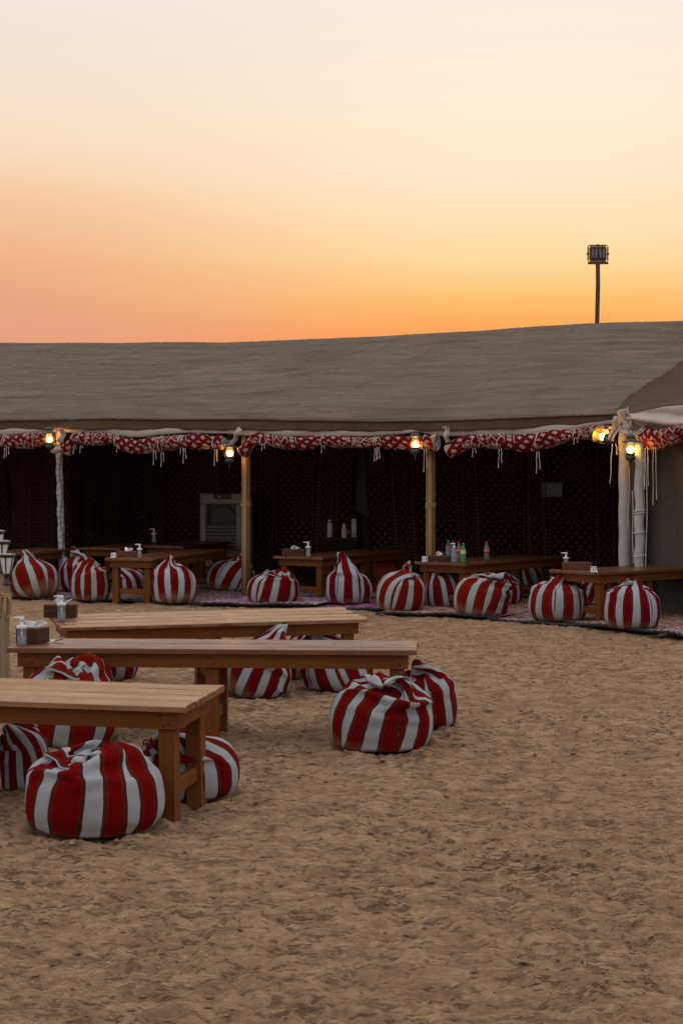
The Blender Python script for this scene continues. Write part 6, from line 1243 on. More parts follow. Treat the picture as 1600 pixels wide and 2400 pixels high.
-12,-3,-1,0,-1,7,2,7,-1,0,2,-2,3,-1,-4,20,-7,4,-1,-3,-1,1,-2,-2,-10,0,3,0,0,0,-4,8,-10,-7,4,0,-12,-2,0,1,-2,2,8,-1,4,3,-1,4,-4,1,5,-4,14,-9,4,-3,-1,0,1,-5,-11,6,-2,2,5,-6,8,-14,8,-1,-13,3,
-17,10,-4,-1,-6,1,5,2,0,10,-1,-2,-4,12,1,7,-8,5,3,-7,4,-5,1,-2,6,-12,-1,1,0,3,-2,-8,3,-11,15,-16,-8,-3,-1,7,-11,-1,7,1,0,-1,6,-1,8,1,4,-12,6,13,-15,16,-13,6,-10,-2,-4,16,-9,-4,2,6,-10,-2,4,-6,0,-2,
-16,3,3,-2,0,-7,5,0,2,8,0,3,-7,11,7,-12,11,5,3,-21,2,12,-5,-13,9,-3,6,-2,-13,-1,1,5,-12,17,-15,4,-9,-1,-2,0,1,-8,5,3,-2,-4,10,4,2,-10,14,8,-9,3,9,0,-14,-9,0,7,7,-6,2,-1,-6,-7,2,3,4,4,-16,9,
-22,5,11,-3,4,-12,-1,3,2,0,9,-1,6,8,-17,25,-20,6,7,4,-6,-18,1,16,-14,0,-1,2,3,-6,-2,8,-3,-14,15,-13,-15,2,1,-1,4,4,-15,17,-1,-3,3,6,9,0,-6,-1,13,-22,13,-2,12,-12,1,-2,5,-8,-3,-5,1,-7,0,-5,11,1,-4,-7,
7,-16,-17,23,-6,1,-3,-4,8,17,-14,9,-9,10,-1,-4,17,-8,-28,13,19,4,-7,-2,-6,4,-11,-6,0,7,-10,3,-10,22,-17,11,-3,-1,2,-18,16,-3,8,-10,8,-6,10,4,11,-13,3,0,2,-1,4,-17,3,18,-12,3,-2,-6,1,-7,-1,-8,7,-14,6,-5,22,1,
-29,16,8,1,-9,11,-1,6,-2,3,0,-1,3,3,9,-11,-16,13,4,10,-15,-1,14,-12,0,-4,-4,-1,-6,3,-12,7,-1,-7,1,0,-4,1,0,1,0,2,1,1,1,1,2,0,1,1,0,1,-1,-1,0,0,0,-2,-1,-1,0,-1,-2,-1,0,-2,-1,0,-1,0,1,-1,
-20,6,11,5,14,6,12,17,11,-9,-3,1,-7,-5,-6,-13,-12,-8,-15,-17,-10,-12,-5,-4,-2,-1,2,2,4,2,4,0,10,4,2,10,8,11,4,13,5,9,3,-12,8,9,3,-6,-2,-8,-9,-5,-7,-13,-4,-2,-5,-9,-9,-8,-8,-6,-6,-5,-3,2,3,9,2,11,13,7,
4,10,13,8,6,4,4,10,-10,2,-2,-4,-3,-3,-5,-5,-6,-7,-9,-9,-10,-2,-9,-8,-7,-5,-5,-3,-1,1,1,7,9,6,12,12,1,6,2,5,1,8,-4,3,4,4,-3,-3,-1,-2,-4,-3,-3,-4,-5,-5,-6,-8,-1,0,-4,-3,-1,2,7,-2,1,-1,0,9,4,4,
3,2,4,0,3,-2,9,-7,-7,-2,10,7,-3,-3,-1,-3,-4,-2,-3,-3,-4,-2,-3,-5,2,0,-1,3,-8,3,9,2,5,-1,1,1,2,1,1,2,1,1,-3,6,3,-3,-10,-2,3,2,1,0,-1,-2,-2,-1,-1,0,-3,-1,-2,-1,1,-4,4,5,-4,6,0,0,1,1,
2,0,1,1,0,-1,1,-3,0,3,3,-2,0,0,-1,0,-1,-2,-1,-1,-1,-2,0,0,-1,0,0,1,1,-1,1,-1,1,2,1,1,1,1,0,0,0,1,-2,1,-1,0,-1,1,0,0,1,-1,-1,1,0,-1,0,0,-1,0,0,1,0,0,-1,-1,2,1,0,1,0,-1,
2,-1,0,1,-1,-1,0,-1,0,0,1,-1,0,0,-1,1,1,0,0,1,0,1,0,0,0,-1,-1,1,0,1,-1,1,1,-1,0,0,2,-1,0,-3,0,1,-1,1,1,-2,-2,5,-3,-1,2,0,0,1,1,0,1,0,1,0,0,-4,2,0,-1,-1,1,0,2,-1,2,0,
2,0,-2,0,1,-3,-4,0,4,2,5,-10,0,2,3,-2,1,1,1,1,0,1,0,0,1,7,-8,0,0,-1,1,4,-1,3,-5,1,3,-2,-4,0,-1,6,7,-14,-10,1,0,19,2,-1,-6,0,0,0,1,0,2,1,0,2,-1,7,-4,-4,-1,6,5,-3,-1,-1,0,-5,
5,-9,2,-2,-2,0,0,14,7,-2,-5,-13,-1,-2,-3,3,7,1,2,2,0,3,1,-3,3,4,1,-4,8,3,-9,7,-7,0,-3,-4,1,-3,-1,-2,-2,-4,-5,1,1,-2,1,-3,5,7,0,9,-4,2,0,3,1,3,1,4,-1,-2,-1,2,-2,1,-3,-3,5,-3,-1,1,
4,-7,-2,-2,-3,-2,-4,0,-1,3,-1,4,3,0,5,-7,6,3,3,2,4,-1,6,0,1,-5,2,8,-7,0,-1,-2,2,-2,-2,-1,4,-6,-5,-1,-2,-3,6,-11,-3,-3,6,5,-5,11,2,4,-2,3,3,5,1,2,3,0,1,-13,17,0,-1,-6,1,-6,1,-4,2,-2,
-1,-2,-2,-4,-2,-2,-5,-4,9,3,-7,-2,0,6,8,0,1,1,4,4,6,1,2,0,-5,3,8,5,-6,-8,7,-6,-6,5,-7,-6,-5,5,-2,-8,-1,-2,-4,3,-1,1,-1,9,-4,-6,8,-1,1,12,-2,2,2,6,1,0,-3,8,3,0,-1,-9,-10,9,0,-9,4,-1,
-6,6,-6,-3,1,-5,18,-13,0,-8,9,4,7,-17,1,7,3,-4,14,-2,7,-2,1,0,4,4,-1,-1,5,-2,-8,-1,-1,-4,-6,1,6,-9,-6,4,-4,1,-3,5,-8,20,-18,-1,2,5,-10,4,7,3,0,7,-3,10,-2,-1,-1,6,5,0,-2,4,-6,-1,-5,-3,1,-9,
-1,-2,1,-7,0,2,-6,13,-15,4,9,-5,8,-8,-4,1,4,6,4,0,0,7,-4,1,5,0,0,6,-13,1,6,-6,1,4,-6,0,-2,4,-2,1,-10,5,-8,8,0,-10,16,-15,2,3,2,1,0,-2,-6,9,13,-13,11,5,8,-2,-1,0,-2,-9,7,0,-4,2,-10,-1,
1,0,3,-6,0,-11,3,-4,13,-15,4,13,-16,4,2,-3,-1,9,8,-10,6,2,-1,15,-3,10,-4,-3,0,2,-5,2,-1,-15,4,1,3,-2,-1,2,8,-19,3,-1,3,-14,2,1,2,2,8,8,-1,-9,-1,7,-14,21,-9,-2,21,-9,2,1,7,-4,4,-10,-1,3,-3,-6,
15,-13,-8,13,-4,1,-25,8,3,7,-16,7,3,0,3,-2,4,6,0,-3,10,-15,10,-4,9,-4,3,1,-1,4,3,-5,-4,9,-10,3,10,2,-18,-4,7,10,-14,-7,1,1,-10,5,6,8,0,-2,3,0,-2,3,3,0,-3,12,-7,7,-7,1,3,-4,-7,8,0,-6,11,2,
-14,5,19,-11,-14,0,23,-14,-13,8,8,-17,-1,3,1,6,2,1,7,5,-4,7,12,-3,-10,0,-5,-8,13,16,1,-8,-5,-6,-2,-6,-1,-1,-1,-2,-1,0,-2,0,0,1,0,1,1,1,1,2,1,1,1,2,1,1,1,0,1,0,0,1,-1,-1,-1,-1,-1,-1,-2,-1,
-3,7,-4,-3,0,10,-10,2,3,-5,3,0,2,-1,-2,-2,8,-6,-2,1,5,-3,3,1,0,-4,-3,10,-2,-8,4,5,-2,-7,9,-3,14,-15,9,-2,3,-15,11,-3,4,2,-4,-1,-3,1,3,0,-8,7,-1,0,-3,2,-1,0,-2,5,3,-7,2,4,4,-8,0,14,-13,0,
7,9,-8,4,-7,11,-8,0,-7,5,-2,0,1,0,-3,1,2,-3,2,1,-4,2,-1,-2,7,-3,2,-4,-1,10,-10,11,12,-15,5,5,33,-5,2,-3,1,-10,9,-4,-6,-8,-1,5,-5,-5,4,0,-4,2,1,-2,5,3,-7,7,-10,7,4,4,12,-4,3,-4,-7,11,0,-2,
26,1,-2,1,0,0,-6,3,2,0,-3,-10,1,1,-5,-1,3,-2,-1,2,-4,-5,13,-4,9,1,-1,4,-5,3,6,0,1,0,0,0,28,0,0,-1,0,0,1,-3,-1,1,2,0,-2,0,-1,-1,-2,1,1,-1,2,3,-4,2,0,-1,1,0,0,2,-1,2,0,0,0,0,
28,0,-1,1,-1,0,0,0,0,0,-2,0,1,-1,0,0,-1,1,0,0,0,0,1,-1,1,0,0,0,1,0,1,-1,1,0,0,0,26,1,1,-1,0,0,0,0,0,-1,1,0,0,0,0,0,0,0,0,0,0,0,0,0,-1,1,0,0,0,0,-1,1,-1,0,1,0,
27,-1,0,1,0,0,-1,1,0,0,0,0,0,0,0,0,1,-1,0,0,1,0,-1,0,1,-1,0,0,0,0,0,-1,1,0,-1,0,26,-1,1,-4,4,1,0,0,0,0,0,0,0,0,0,1,-1,0,1,0,-1,0,0,0,0,0,0,0,0,0,0,0,-1,0,-1,0,
22,1,3,3,-4,1,1,-1,-2,6,-3,0,2,-1,1,0,-1,1,-1,-3,1,0,3,-4,5,-4,4,-4,1,1,1,-6,1,-5,4,-1,22,-7,5,2,-5,9,-4,2,2,-9,8,-1,-3,7,-3,1,-1,0,-1,4,-1,-1,2,1,-3,-1,1,2,-2,-2,-14,8,-1,-1,-1,7,
20,-5,-1,-10,18,3,3,1,-2,2,-2,3,3,-14,4,1,4,2,3,-3,-1,2,-6,2,-6,4,-5,4,-5,-6,18,-19,8,-5,1,4,9,0,-2,5,2,-1,-10,5,-1,-3,3,1,-6,18,-5,2,1,-5,1,0,2,-3,-3,1,8,-7,2,2,5,-10,3,-4,-3,3,-1,-4,
9,-1,1,-3,3,-1,-1,-3,2,10,-5,2,5,-4,8,-10,2,4,-4,-1,-1,3,-4,-2,6,-3,2,-15,10,9,-2,2,-14,5,1,-1,11,-2,-1,-2,-1,9,5,-11,-11,1,6,10,-9,15,-5,1,3,-2,-2,-2,2,-1,-3,5,-14,19,-11,-5,8,-2,0,4,1,-2,0,-4,
13,-3,-1,-1,2,1,1,-11,19,-2,-6,-8,13,-3,2,-6,5,-2,3,2,-9,7,1,-6,8,-4,-7,3,-4,15,-20,17,-6,-5,-2,7,9,2,-6,2,2,1,0,2,4,2,-3,3,-2,-2,0,8,-19,12,1,-3,0,1,-5,8,5,-8,-8,7,-7,11,6,-9,2,6,-11,-6,
4,10,-3,5,-8,-2,12,1,-7,0,10,1,-1,-19,15,-9,6,-5,-5,12,-4,-4,6,-2,-7,3,1,-2,2,0,13,-8,1,-15,17,-3,12,3,1,0,-6,1,7,3,-3,6,-4,-3,1,4,-15,12,-2,-6,14,-17,10,-4,7,-3,0,-3,0,4,-8,-8,13,-6,4,5,-3,-7,
14,-1,0,3,-7,0,8,5,-8,10,-2,0,2,-7,-3,4,-2,-8,0,10,-1,0,-2,3,3,-4,2,-9,11,0,-7,3,-6,6,-6,4,18,1,1,-2,-3,-10,3,5,3,-8,17,-5,-3,1,-2,0,-1,5,-16,8,10,-6,3,2,-14,11,3,-4,0,3,-6,3,-2,3,-12,9,
4,5,17,-9,1,-3,-6,6,7,-14,11,4,-1,-3,3,-14,8,3,-3,-4,0,10,-1,-9,11,-22,4,16,-7,-2,1,0,3,-7,9,-11,15,-1,-5,6,8,-8,-11,13,3,-3,-6,3,1,-3,5,2,0,1,5,-6,-4,4,3,-3,-14,14,4,-6,1,-6,-5,6,7,1,-1,-1,
24,-4,-15,21,-5,2,-8,-1,9,-8,-9,13,0,2,3,-1,-12,8,5,4,-11,-4,1,4,-2,1,-3,3,-6,5,-12,14,-12,7,4,0,21,-1,0,-14,14,0,3,-13,4,8,-15,-1,-5,20,0,0,2,-3,-5,5,4,-10,7,-2,4,-4,7,-4,-7,-1,11,-18,6,4,1,2,
6,9,8,5,-12,0,5,-2,-14,13,4,-16,5,-2,-4,10,10,-2,5,-11,7,1,-10,0,2,4,-3,-1,0,-11,-4,1,6,3,-7,7,19,2,-2,-2,-2,5,-4,0,1,-2,4,-3,3,-1,-1,2,-1,-5,1,6,-3,0,-4,2,6,-3,-3,1,3,-6,3,6,-3,-7,9,-2),
'slump': (
39,35,1,-155,126,301,
100,1,8,2,0,-1,-4,-2,-7,-19,-8,-9,-15,-13,-13,-11,-8,-6,-9,3,-5,7,10,2,15,10,10,10,8,7,9,5,7,4,2,6,53,3,-5,-4,-4,-8,-7,-10,-8,3,-15,-10,-5,-8,-6,-6,-5,-5,1,-7,4,-4,-5,5,-2,10,4,7,9,12,9,14,10,10,13,5,
45,2,-1,-3,-5,-5,-4,-7,-8,-11,-3,-11,-9,-7,-6,-6,-5,-4,-4,-2,1,0,1,5,0,5,7,7,10,8,9,8,9,9,6,7,5,2,2,3,-2,-1,-4,-4,-3,1,-5,0,-5,-4,-6,-3,-2,-2,-1,-2,-2,1,2,1,5,0,4,5,4,2,3,4,3,4,2,2,
5,1,-2,-2,2,0,-1,-2,-2,-4,-1,-4,1,0,-3,-6,-6,-1,0,0,2,-2,1,1,3,-1,4,2,2,5,4,1,2,1,2,0,0,0,1,0,-1,-1,-1,0,-1,-1,-2,-1,-2,-2,4,3,2,-6,-8,-6,-4,1,2,3,2,3,1,2,2,2,2,1,2,1,0,1,
-2,1,0,0,-1,-1,0,-1,0,-2,0,-1,-1,-1,-3,0,0,4,5,4,-1,-2,-4,-4,-3,-1,2,2,1,1,0,2,0,1,1,1,-4,0,0,0,0,0,-1,0,-1,0,-1,-1,0,-1,4,-1,-3,0,-1,0,-1,-1,0,1,1,1,0,0,1,0,1,0,0,1,1,1,
-8,0,0,0,0,0,0,0,0,0,0,0,0,1,-4,6,2,-4,2,0,1,0,-1,0,-1,0,-1,0,-1,0,0,0,1,0,0,-1,-11,-1,0,0,0,-1,2,1,1,0,0,2,0,0,-3,-6,6,10,1,-1,-1,-1,-1,1,-1,-2,0,-2,0,-1,0,-1,0,0,-2,2,
-10,-5,1,4,-4,-1,-2,5,1,0,2,1,0,-2,1,-1,-4,-6,-1,3,2,5,7,1,0,3,-9,1,0,0,-3,2,-1,-4,1,-3,-20,8,-7,-6,8,-2,2,-5,7,4,0,2,2,3,1,18,6,-1,-6,6,-10,5,-7,-3,-1,-13,4,-2,-2,-2,1,-1,-2,1,-4,1,
-19,-1,7,-2,-11,14,-10,2,-3,7,3,1,5,9,3,-22,-4,18,18,-16,14,-6,1,-4,-11,-3,7,-3,-3,0,-3,-2,-1,0,-4,-2,-15,0,2,-1,1,-3,9,-2,-2,1,2,2,1,-5,6,8,-13,-8,-4,16,5,-1,-6,-2,-9,18,-8,1,3,-3,0,-1,-2,0,-3,-2,
-16,-3,0,0,5,-4,4,5,2,-8,4,-2,-2,5,-3,1,5,-3,-6,0,-1,1,-1,0,16,-2,4,-3,-3,1,-1,-3,1,-3,-2,-1,-14,-3,3,-1,-1,4,5,-6,-2,6,-4,1,1,-4,2,-3,12,-8,-3,-1,0,0,1,4,11,1,-2,1,-3,-1,-1,0,-2,-1,-7,-1,
-19,3,3,3,-3,-2,-2,8,1,-6,-1,14,-3,-2,-6,11,-14,1,-2,3,-3,-1,10,9,1,-4,-3,0,2,0,0,-3,-1,-5,2,-5,-14,-1,-1,8,-8,1,0,1,2,2,0,-7,10,4,5,-9,12,-1,-3,-6,-6,4,9,5,1,-2,-8,-2,2,-2,-2,2,-3,-2,-3,1,
-15,-1,-1,8,4,-12,-4,6,3,0,1,-4,10,-2,7,2,-1,5,7,4,0,-3,-3,-3,-4,-3,3,-5,-1,-2,1,-3,-4,0,2,-6,-19,3,-1,-5,22,8,-10,-14,3,1,1,4,-17,20,-5,10,3,1,6,-1,1,-9,4,-4,-3,-4,-2,6,-2,2,-5,1,-5,0,-1,-3,
-14,-4,-1,2,2,2,11,-1,-10,1,3,-3,5,-2,9,-4,13,7,-3,4,-2,-8,-11,-1,-2,3,0,2,0,-2,-1,-6,1,-1,8,-14,-19,3,-3,0,-1,6,-4,7,1,4,-2,-2,1,1,0,6,7,-1,5,-6,8,7,-20,-7,1,2,6,-1,-1,-2,-3,1,-2,1,-9,9,
-14,-4,4,-7,0,5,5,-3,1,-2,8,4,4,-4,7,7,-6,1,2,0,0,2,8,-18,-6,4,2,-2,-1,-4,1,-2,1,0,-13,13,3,-20,1,7,-8,-2,3,2,5,1,2,-3,3,13,-4,10,-4,2,-2,8,-12,12,-5,8,-16,-5,1,-1,-2,-6,2,-5,0,-8,11,-7,
-4,6,-17,-14,9,-1,5,1,4,8,-4,9,14,0,2,-17,19,-3,-2,-3,14,-18,12,0,3,-19,-3,-6,-1,-1,-5,0,0,-8,11,-6,-15,8,12,-7,-6,-4,-5,4,1,1,19,14,-3,-7,3,10,-18,10,-2,2,-3,2,2,-7,12,-10,-19,4,-7,1,1,-3,-4,10,-15,13,
-18,-2,-10,9,2,-4,5,-1,4,1,0,0,3,9,0,14,14,-6,0,-4,2,10,-12,-3,-15,17,-18,-4,1,-3,-8,2,4,5,-9,-7,-10,-11,0,3,-6,3,7,-5,3,5,-2,-1,-3,15,6,0,2,14,-5,17,-10,-13,3,-2,-9,-7,13,-18,3,-7,7,-4,-2,-2,10,-4,
-12,1,9,7,9,12,11,11,11,21,7,-2,1,-3,-6,-6,-10,-9,-14,-8,-13,-10,-12,-19,-5,-6,-4,-2,0,3,3,3,3,4,1,6,-17,17,10,12,10,6,7,4,2,-10,6,5,-3,-2,-2,-6,-6,-8,-4,-12,-7,-10,-6,5,-8,-8,-9,-6,-6,-6,-3,0,3,6,10,7,
-22,11,12,10,9,8,7,7,5,3,0,-1,-1,-3,-4,-5,-6,-7,-7,-7,-5,-8,-8,-7,-6,-12,-5,-6,-3,-2,1,0,3,4,8,9,-7,4,2,4,3,3,1,0,2,5,-2,10,3,-2,-3,-5,-4,-4,-2,-3,-7,-4,-5,-9,-3,-1,-3,-2,-1,2,2,2,3,3,3,3,
-6,1,3,2,3,3,2,2,0,-3,2,-11,6,-5,5,7,1,-3,-7,-4,-2,-3,-3,-2,-8,1,-1,0,1,-2,1,4,2,1,2,2,-4,2,1,2,1,1,1,1,2,0,-3,3,-9,11,-10,-7,0,4,4,0,-4,-3,-3,-2,0,0,-1,-1,0,3,-1,1,1,2,1,2,
-3,1,1,0,1,1,1,1,-1,1,0,0,2,-5,6,-1,-3,-4,-2,-1,1,1,0,-2,-3,-2,0,1,0,0,2,1,0,1,1,0,-2,0,0,2,1,-1,1,0,0,-1,0,0,-2,4,-7,2,2,0,-1,0,0,-1,-1,0,-1,0,1,0,1,1,0,-1,1,-1,-1,1,
-1,0,0,-1,0,1,0,0,0,0,0,-2,0,-2,8,-7,-1,4,-1,-1,0,1,0,1,0,1,0,0,0,0,-1,0,-1,1,0,1,1,-1,0,-1,-2,-1,0,0,1,-2,1,0,-3,-2,6,10,-4,-8,1,1,1,1,1,1,2,-2,1,-1,2,-1,0,0,1,-1,1,-2,
1,1,-2,-1,-3,-2,-2,5,-1,-7,1,8,5,1,-4,-1,3,4,-2,-2,-1,-1,1,1,-1,4,-6,6,0,0,2,-1,-1,3,-1,1,14,-12,0,-6,3,-7,0,-6,6,13,-19,-5,7,-3,3,-3,-1,3,6,3,5,4,0,0,3,-6,9,3,-3,1,-1,0,1,-3,2,-2,
14,-10,-2,4,-10,4,-11,-2,-4,5,16,-12,-11,-2,-4,15,14,-2,-4,6,0,-1,3,0,-2,3,11,-6,2,0,3,0,-1,-2,1,1,9,-7,-5,-5,2,2,7,-9,-3,-5,11,6,-14,5,-6,-4,17,3,0,-2,1,2,-2,0,-2,16,-12,3,6,1,-2,2,0,-5,0,0,
9,-4,-4,-9,2,0,-5,12,-2,-11,-2,9,16,-8,4,-2,-14,6,6,-2,1,0,3,0,11,-4,4,1,-4,1,1,-1,1,2,-7,-2,6,0,-2,-14,-1,0,10,-12,4,9,-13,-3,1,14,0,9,-10,3,2,1,-1,2,0,5,4,3,0,-1,1,0,0,1,-1,-3,2,-4,
12,-6,-5,3,-14,-2,-4,12,-5,-5,8,-7,1,-8,11,-7,13,1,2,3,1,1,6,7,1,0,-2,0,3,1,-4,2,-1,-3,-1,-5,3,7,-2,9,-19,-11,1,-4,4,3,-8,7,4,1,-12,1,1,5,8,1,5,4,6,6,5,-6,2,-3,4,0,1,-1,-3,-2,-6,2,
7,3,-3,2,7,-23,-6,0,-2,-5,8,-1,-6,9,3,2,-2,1,4,5,3,9,6,0,-4,5,-5,2,1,-2,2,-2,-4,1,1,-7,7,0,-1,-1,10,4,-13,-14,-10,-2,0,4,8,-11,8,7,-1,1,-5,14,2,8,1,1,3,-5,2,7,2,-4,3,-3,-5,2,-7,-4,
9,-1,-1,-3,10,-6,-22,-8,-1,4,-4,3,1,2,2,0,-5,11,13,-8,10,12,-6,2,0,2,4,7,-8,7,-5,-6,0,-2,2,-7,3,7,-3,-1,-2,14,2,-18,-19,-4,-2,2,-2,6,-2,5,-1,3,-1,11,-5,4,16,-7,2,6,8,-2,3,-1,2,0,-4,-6,1,1,
10,-3,4,-3,-2,8,1,3,0,-21,-13,-6,3,-1,3,10,-5,-5,11,13,-4,-19,15,15,-4,10,2,1,-2,3,-7,-1,2,6,-14,6,26,-14,-2,4,-3,-1,7,2,0,4,-2,-9,-17,-10,-11,5,22,-6,-9,9,13,-11,-9,19,14,-8,5,4,2,-6,1,-4,3,-5,3,-5,
12,6,-2,-19,3,6,11,0,1,1,4,-15,-11,1,-4,-17,14,10,-6,-11,22,5,-14,2,-1,29,-1,-5,2,-4,0,1,-2,-5,1,1,12,11,1,-4,-1,-9,3,3,0,0,-9,-4,0,-3,5,-13,-5,12,11,-20,0,23,-6,-7,7,-2,14,3,-4,4,-10,6,-4,1,2,2,
5,-5,-2,16,-7,-7,1,15,-3,1,-5,6,4,-5,7,-3,-20,-12,8,5,0,2,20,-4,5,-2,-4,6,-6,-6,8,-4,5,4,-15,1,26,-11,-20,-15,9,13,-10,4,16,-9,8,-2,1,17,-9,-5,21,-14,-4,4,-9,2,-1,-1,2,-4,5,1,-3,2,3,-3,0,8,5,-14,
3,-6,4,3,0,0,0,-2,-3,7,-9,10,-10,3,2,2,-2,-3,6,-5,-1,-2,1,0,3,0,-2,-2,2,3,3,-8,2,-2,10,0,7,5,-4,-4,-2,1,2,3,4,-15,15,-15,11,-3,-4,-3,3,3,-6,2,2,0,0,-1,0,-2,2,4,-2,-3,-1,8,-2,2,-10,2,
16,6,3,4,3,-3,-6,-8,-6,7,-13,9,2,-6,2,-4,-3,-1,0,4,-5,3,-5,2,-1,2,1,-2,1,2,0,0,5,6,6,2,36,-2,-1,-3,-1,0,2,2,-1,-6,1,-12,-11,-1,-5,7,6,0,0,-8,2,-2,3,-1,-2,1,1,0,3,5,5,6,1,1,1,2,
28,0,1,0,-1,0,-1,0,0,0,-1,1,-1,1,-4,-10,-11,-6,-1,7,10,-4,0,-3,1,-2,3,7,2,0,4,2,3,1,1,0,28,0,0,0,0,0,-1,0,0,0,0,-1,1,-4,4,-1,0,-1,-5,-6,-13,2,0,7,1,7,0,1,3,3,-1,2,0,1,0,0,
27,1,-1,1,0,0,0,0,-1,1,-1,-1,-1,1,-3,1,0,2,0,1,0,0,0,-4,1,-2,1,1,1,1,0,0,1,0,0,1,27,0,1,-1,1,-1,0,0,0,-1,0,1,-1,0,1,0,-1,0,0,-1,0,0,0,0,0,0,1,0,1,-1,1,0,0,0,0,0,
27,0,-1,1,-1,1,-1,0,1,0,0,-1,0,0,-2,3,0,-1,0,1,0,0,0,0,0,0,0,-1,0,1,0,0,0,0,0,-1,25,-1,0,0,0,0,1,0,0,0,0,0,1,-2,-1,-4,4,4,1,-1,1,-1,-1,1,0,0,-1,1,-1,1,-1,1,-1,0,-1,1,
29,-10,8,-3,-4,0,2,2,1,0,-2,0,0,4,0,2,-6,-5,1,0,-1,3,6,2,0,-3,2,-3,1,-2,5,-5,-1,3,-2,-1,8,17,-7,-6,14,-6,-5,-1,8,1,0,-3,5,-2,0,-10,-6,7,8,0,7,2,-6,0,-3,4,-3,2,0,3,-4,-1,1,-5,1,-3,
12,13,0,2,-22,17,-1,-8,-5,14,3,-1,-6,-10,-2,17,-5,9,-10,8,0,-3,5,1,0,-6,-7,5,4,-5,1,2,-3,3,-6,-2,4,2,-2,-8,14,-3,11,-5,-10,-2,12,0,0,6,-2,-19,16,-17,5,14,-2,2,2,-8,-5,5,8,1,-8,3,-3,-1,2,-2,-4,2,
8,0,-2,-4,2,-5,6,15,-2,-22,2,21,-5,-3,-1,7,-3,-5,-7,-8,11,1,-14,3,19,0,-5,5,-3,1,-1,-2,-2,3,-5,-1,-1,4,8,-9,-10,-2,-5,15,16,3,-24,-2,22,-1,0,1,-4,1,-3,-13,-7,0,10,12,-5,-2,8,-10,13,-8,-2,1,-1,4,-5,2,
5,-4,6,6,-9,2,-10,-15,6,20,11,-28,-5,23,8,-11,13,-1,-1,-3,-8,0,11,-2,-4,-1,3,3,-7,2,2,-8,-2,5,-4,1,0,0,-1,12,1,-16,8,0,-15,-11,12,10,-19,1,7,22,-9,13,6,-1,-3,2,-9,-9,0,3,10,3,-10,3,-8,1,1,3,0,-5,
15,-16,-3,17,-1,-1,-16,11,2,-6,-16,14,-8,-15,8,-4,2,1,0,9,4,8,-9,2,0,15,-4,2,-4,3,-3,-7,10,-4,1,-12,3,-3,-4,4,4,-1,15,-13,-7,5,2,-17,18,-12,-12,-6,12,-5,21,-17,7,8,-1,7,9,-3,1,-9,5,-5,-8,8,4,-7,3,-6,
-9,7,0,-3,9,9,-7,-15,10,7,-8,3,2,-2,-1,8,-20,17,-9,9,1,-5,15,2,-2,-3,-1,-6,1,-4,-4,6,2,-15,12,7,0,-6,11,1,-3,-7,6,12,-5,-15,4,3,-2,6,-1,12,-5,-5,-1,16,-11,2,6,1,-2,-2,-3,-6,3,-8,-1,8,-2,5,-5,-1,
13,-14,-4,7,-3,4,-8,5,6,9,-9,-8,-5,3,11,5,4,-5,7,-2,8,-12,1,5,2,-5,-5,-1,-3,-7,9,-2,-5,11,-10,11,13,-3,-11,-15,15,-5,-3,4,2,-6,8,11,8,-6,-7,-8,22,-5,-4,1,7,-9,3,-9,10,6,-8,-2,-6,-3,5,4,-9,3,7,-8,
16,-1,-9,-10,-10,15,1,-9,-1,0,5,8,2,9,-3,3,-8,8,-7,5,-5,10,-8,-2,-8,-3,6,-4,-1,1,13,-13,-4,5,5,-2,1,5,2,4,4,-6,-3,-3,-7,-4,22,-6,-3,4,3,-5,10,-4,-1,0,-4,-1,2,-2,-5,-12,-1,7,-7,16,-19,5,9,-13,21,5,
-17,16,18,-6,-2,-7,13,-9,-3,2,-14,9,4,7,2,-4,-5,11,0,3,-3,-15,-2,-7,-5,8,-11,10,6,-10,4,2,-7,-11,2,12,-7,-4,-9,21,-2,9,-20,22,-4,5,-4,-7,4,6,1,-2,-10,-6,7,-9,14,12,-21,3,-16,3,9,1,0,-8,6,2,-2,-4,-9,4),
'lean': (
-11,-217,97,12,140,334,
53,-6,-7,-6,-4,-3,-10,-8,-6,-5,-8,-8,-7,-7,-8,-7,-7,-2,-9,-4,2,0,4,10,8,9,16,6,13,12,5,15,7,7,5,4,43,6,4,1,-7,-6,-2,-10,-11,-12,-8,-7,-12,-9,-9,-3,-3,-5,4,3,-1,5,1,-2,7,9,5,9,6,6,11,2,10,3,7,1,
47,0,-1,-1,-2,-8,-9,-6,-3,-5,-10,-12,-7,-7,-7,-9,-2,0,1,-2,-4,-2,4,9,10,7,4,10,6,10,11,8,7,10,2,0,27,-4,1,0,-3,-4,-5,0,-4,-6,-4,-5,-4,-5,-2,0,-2,-2,2,-6,-2,2,8,13,-3,-4,2,7,1,1,5,6,6,2,4,8,
24,-7,1,-2,-2,-3,-2,-3,-5,-2,-5,0,-3,1,0,-5,-2,-1,0,-6,8,11,10,-11,-14,6,7,3,8,4,-3,1,-4,-9,1,6,10,6,-3,-4,2,-1,-2,-5,0,-2,0,-2,0,-5,-5,0,0,-2,-1,4,20,-4,-26,-3,19,5,-1,0,3,3,5,-1,2,9,3,-2,
-6,19,-4,1,-2,0,-1,-1,-5,-1,-2,-1,-2,3,-2,-4,-1,1,-10,27,-18,-18,15,16,6,1,-1,-3,-7,-1,3,3,3,-4,-11,-2,9,-11,13,-4,-2,0,-1,0,1,-4,-1,-1,4,-8,-1,3,-3,-2,15,-12,-15,17,16,-1,-1,1,1,-3,-2,-7,0,-7,2,17,3,-3,
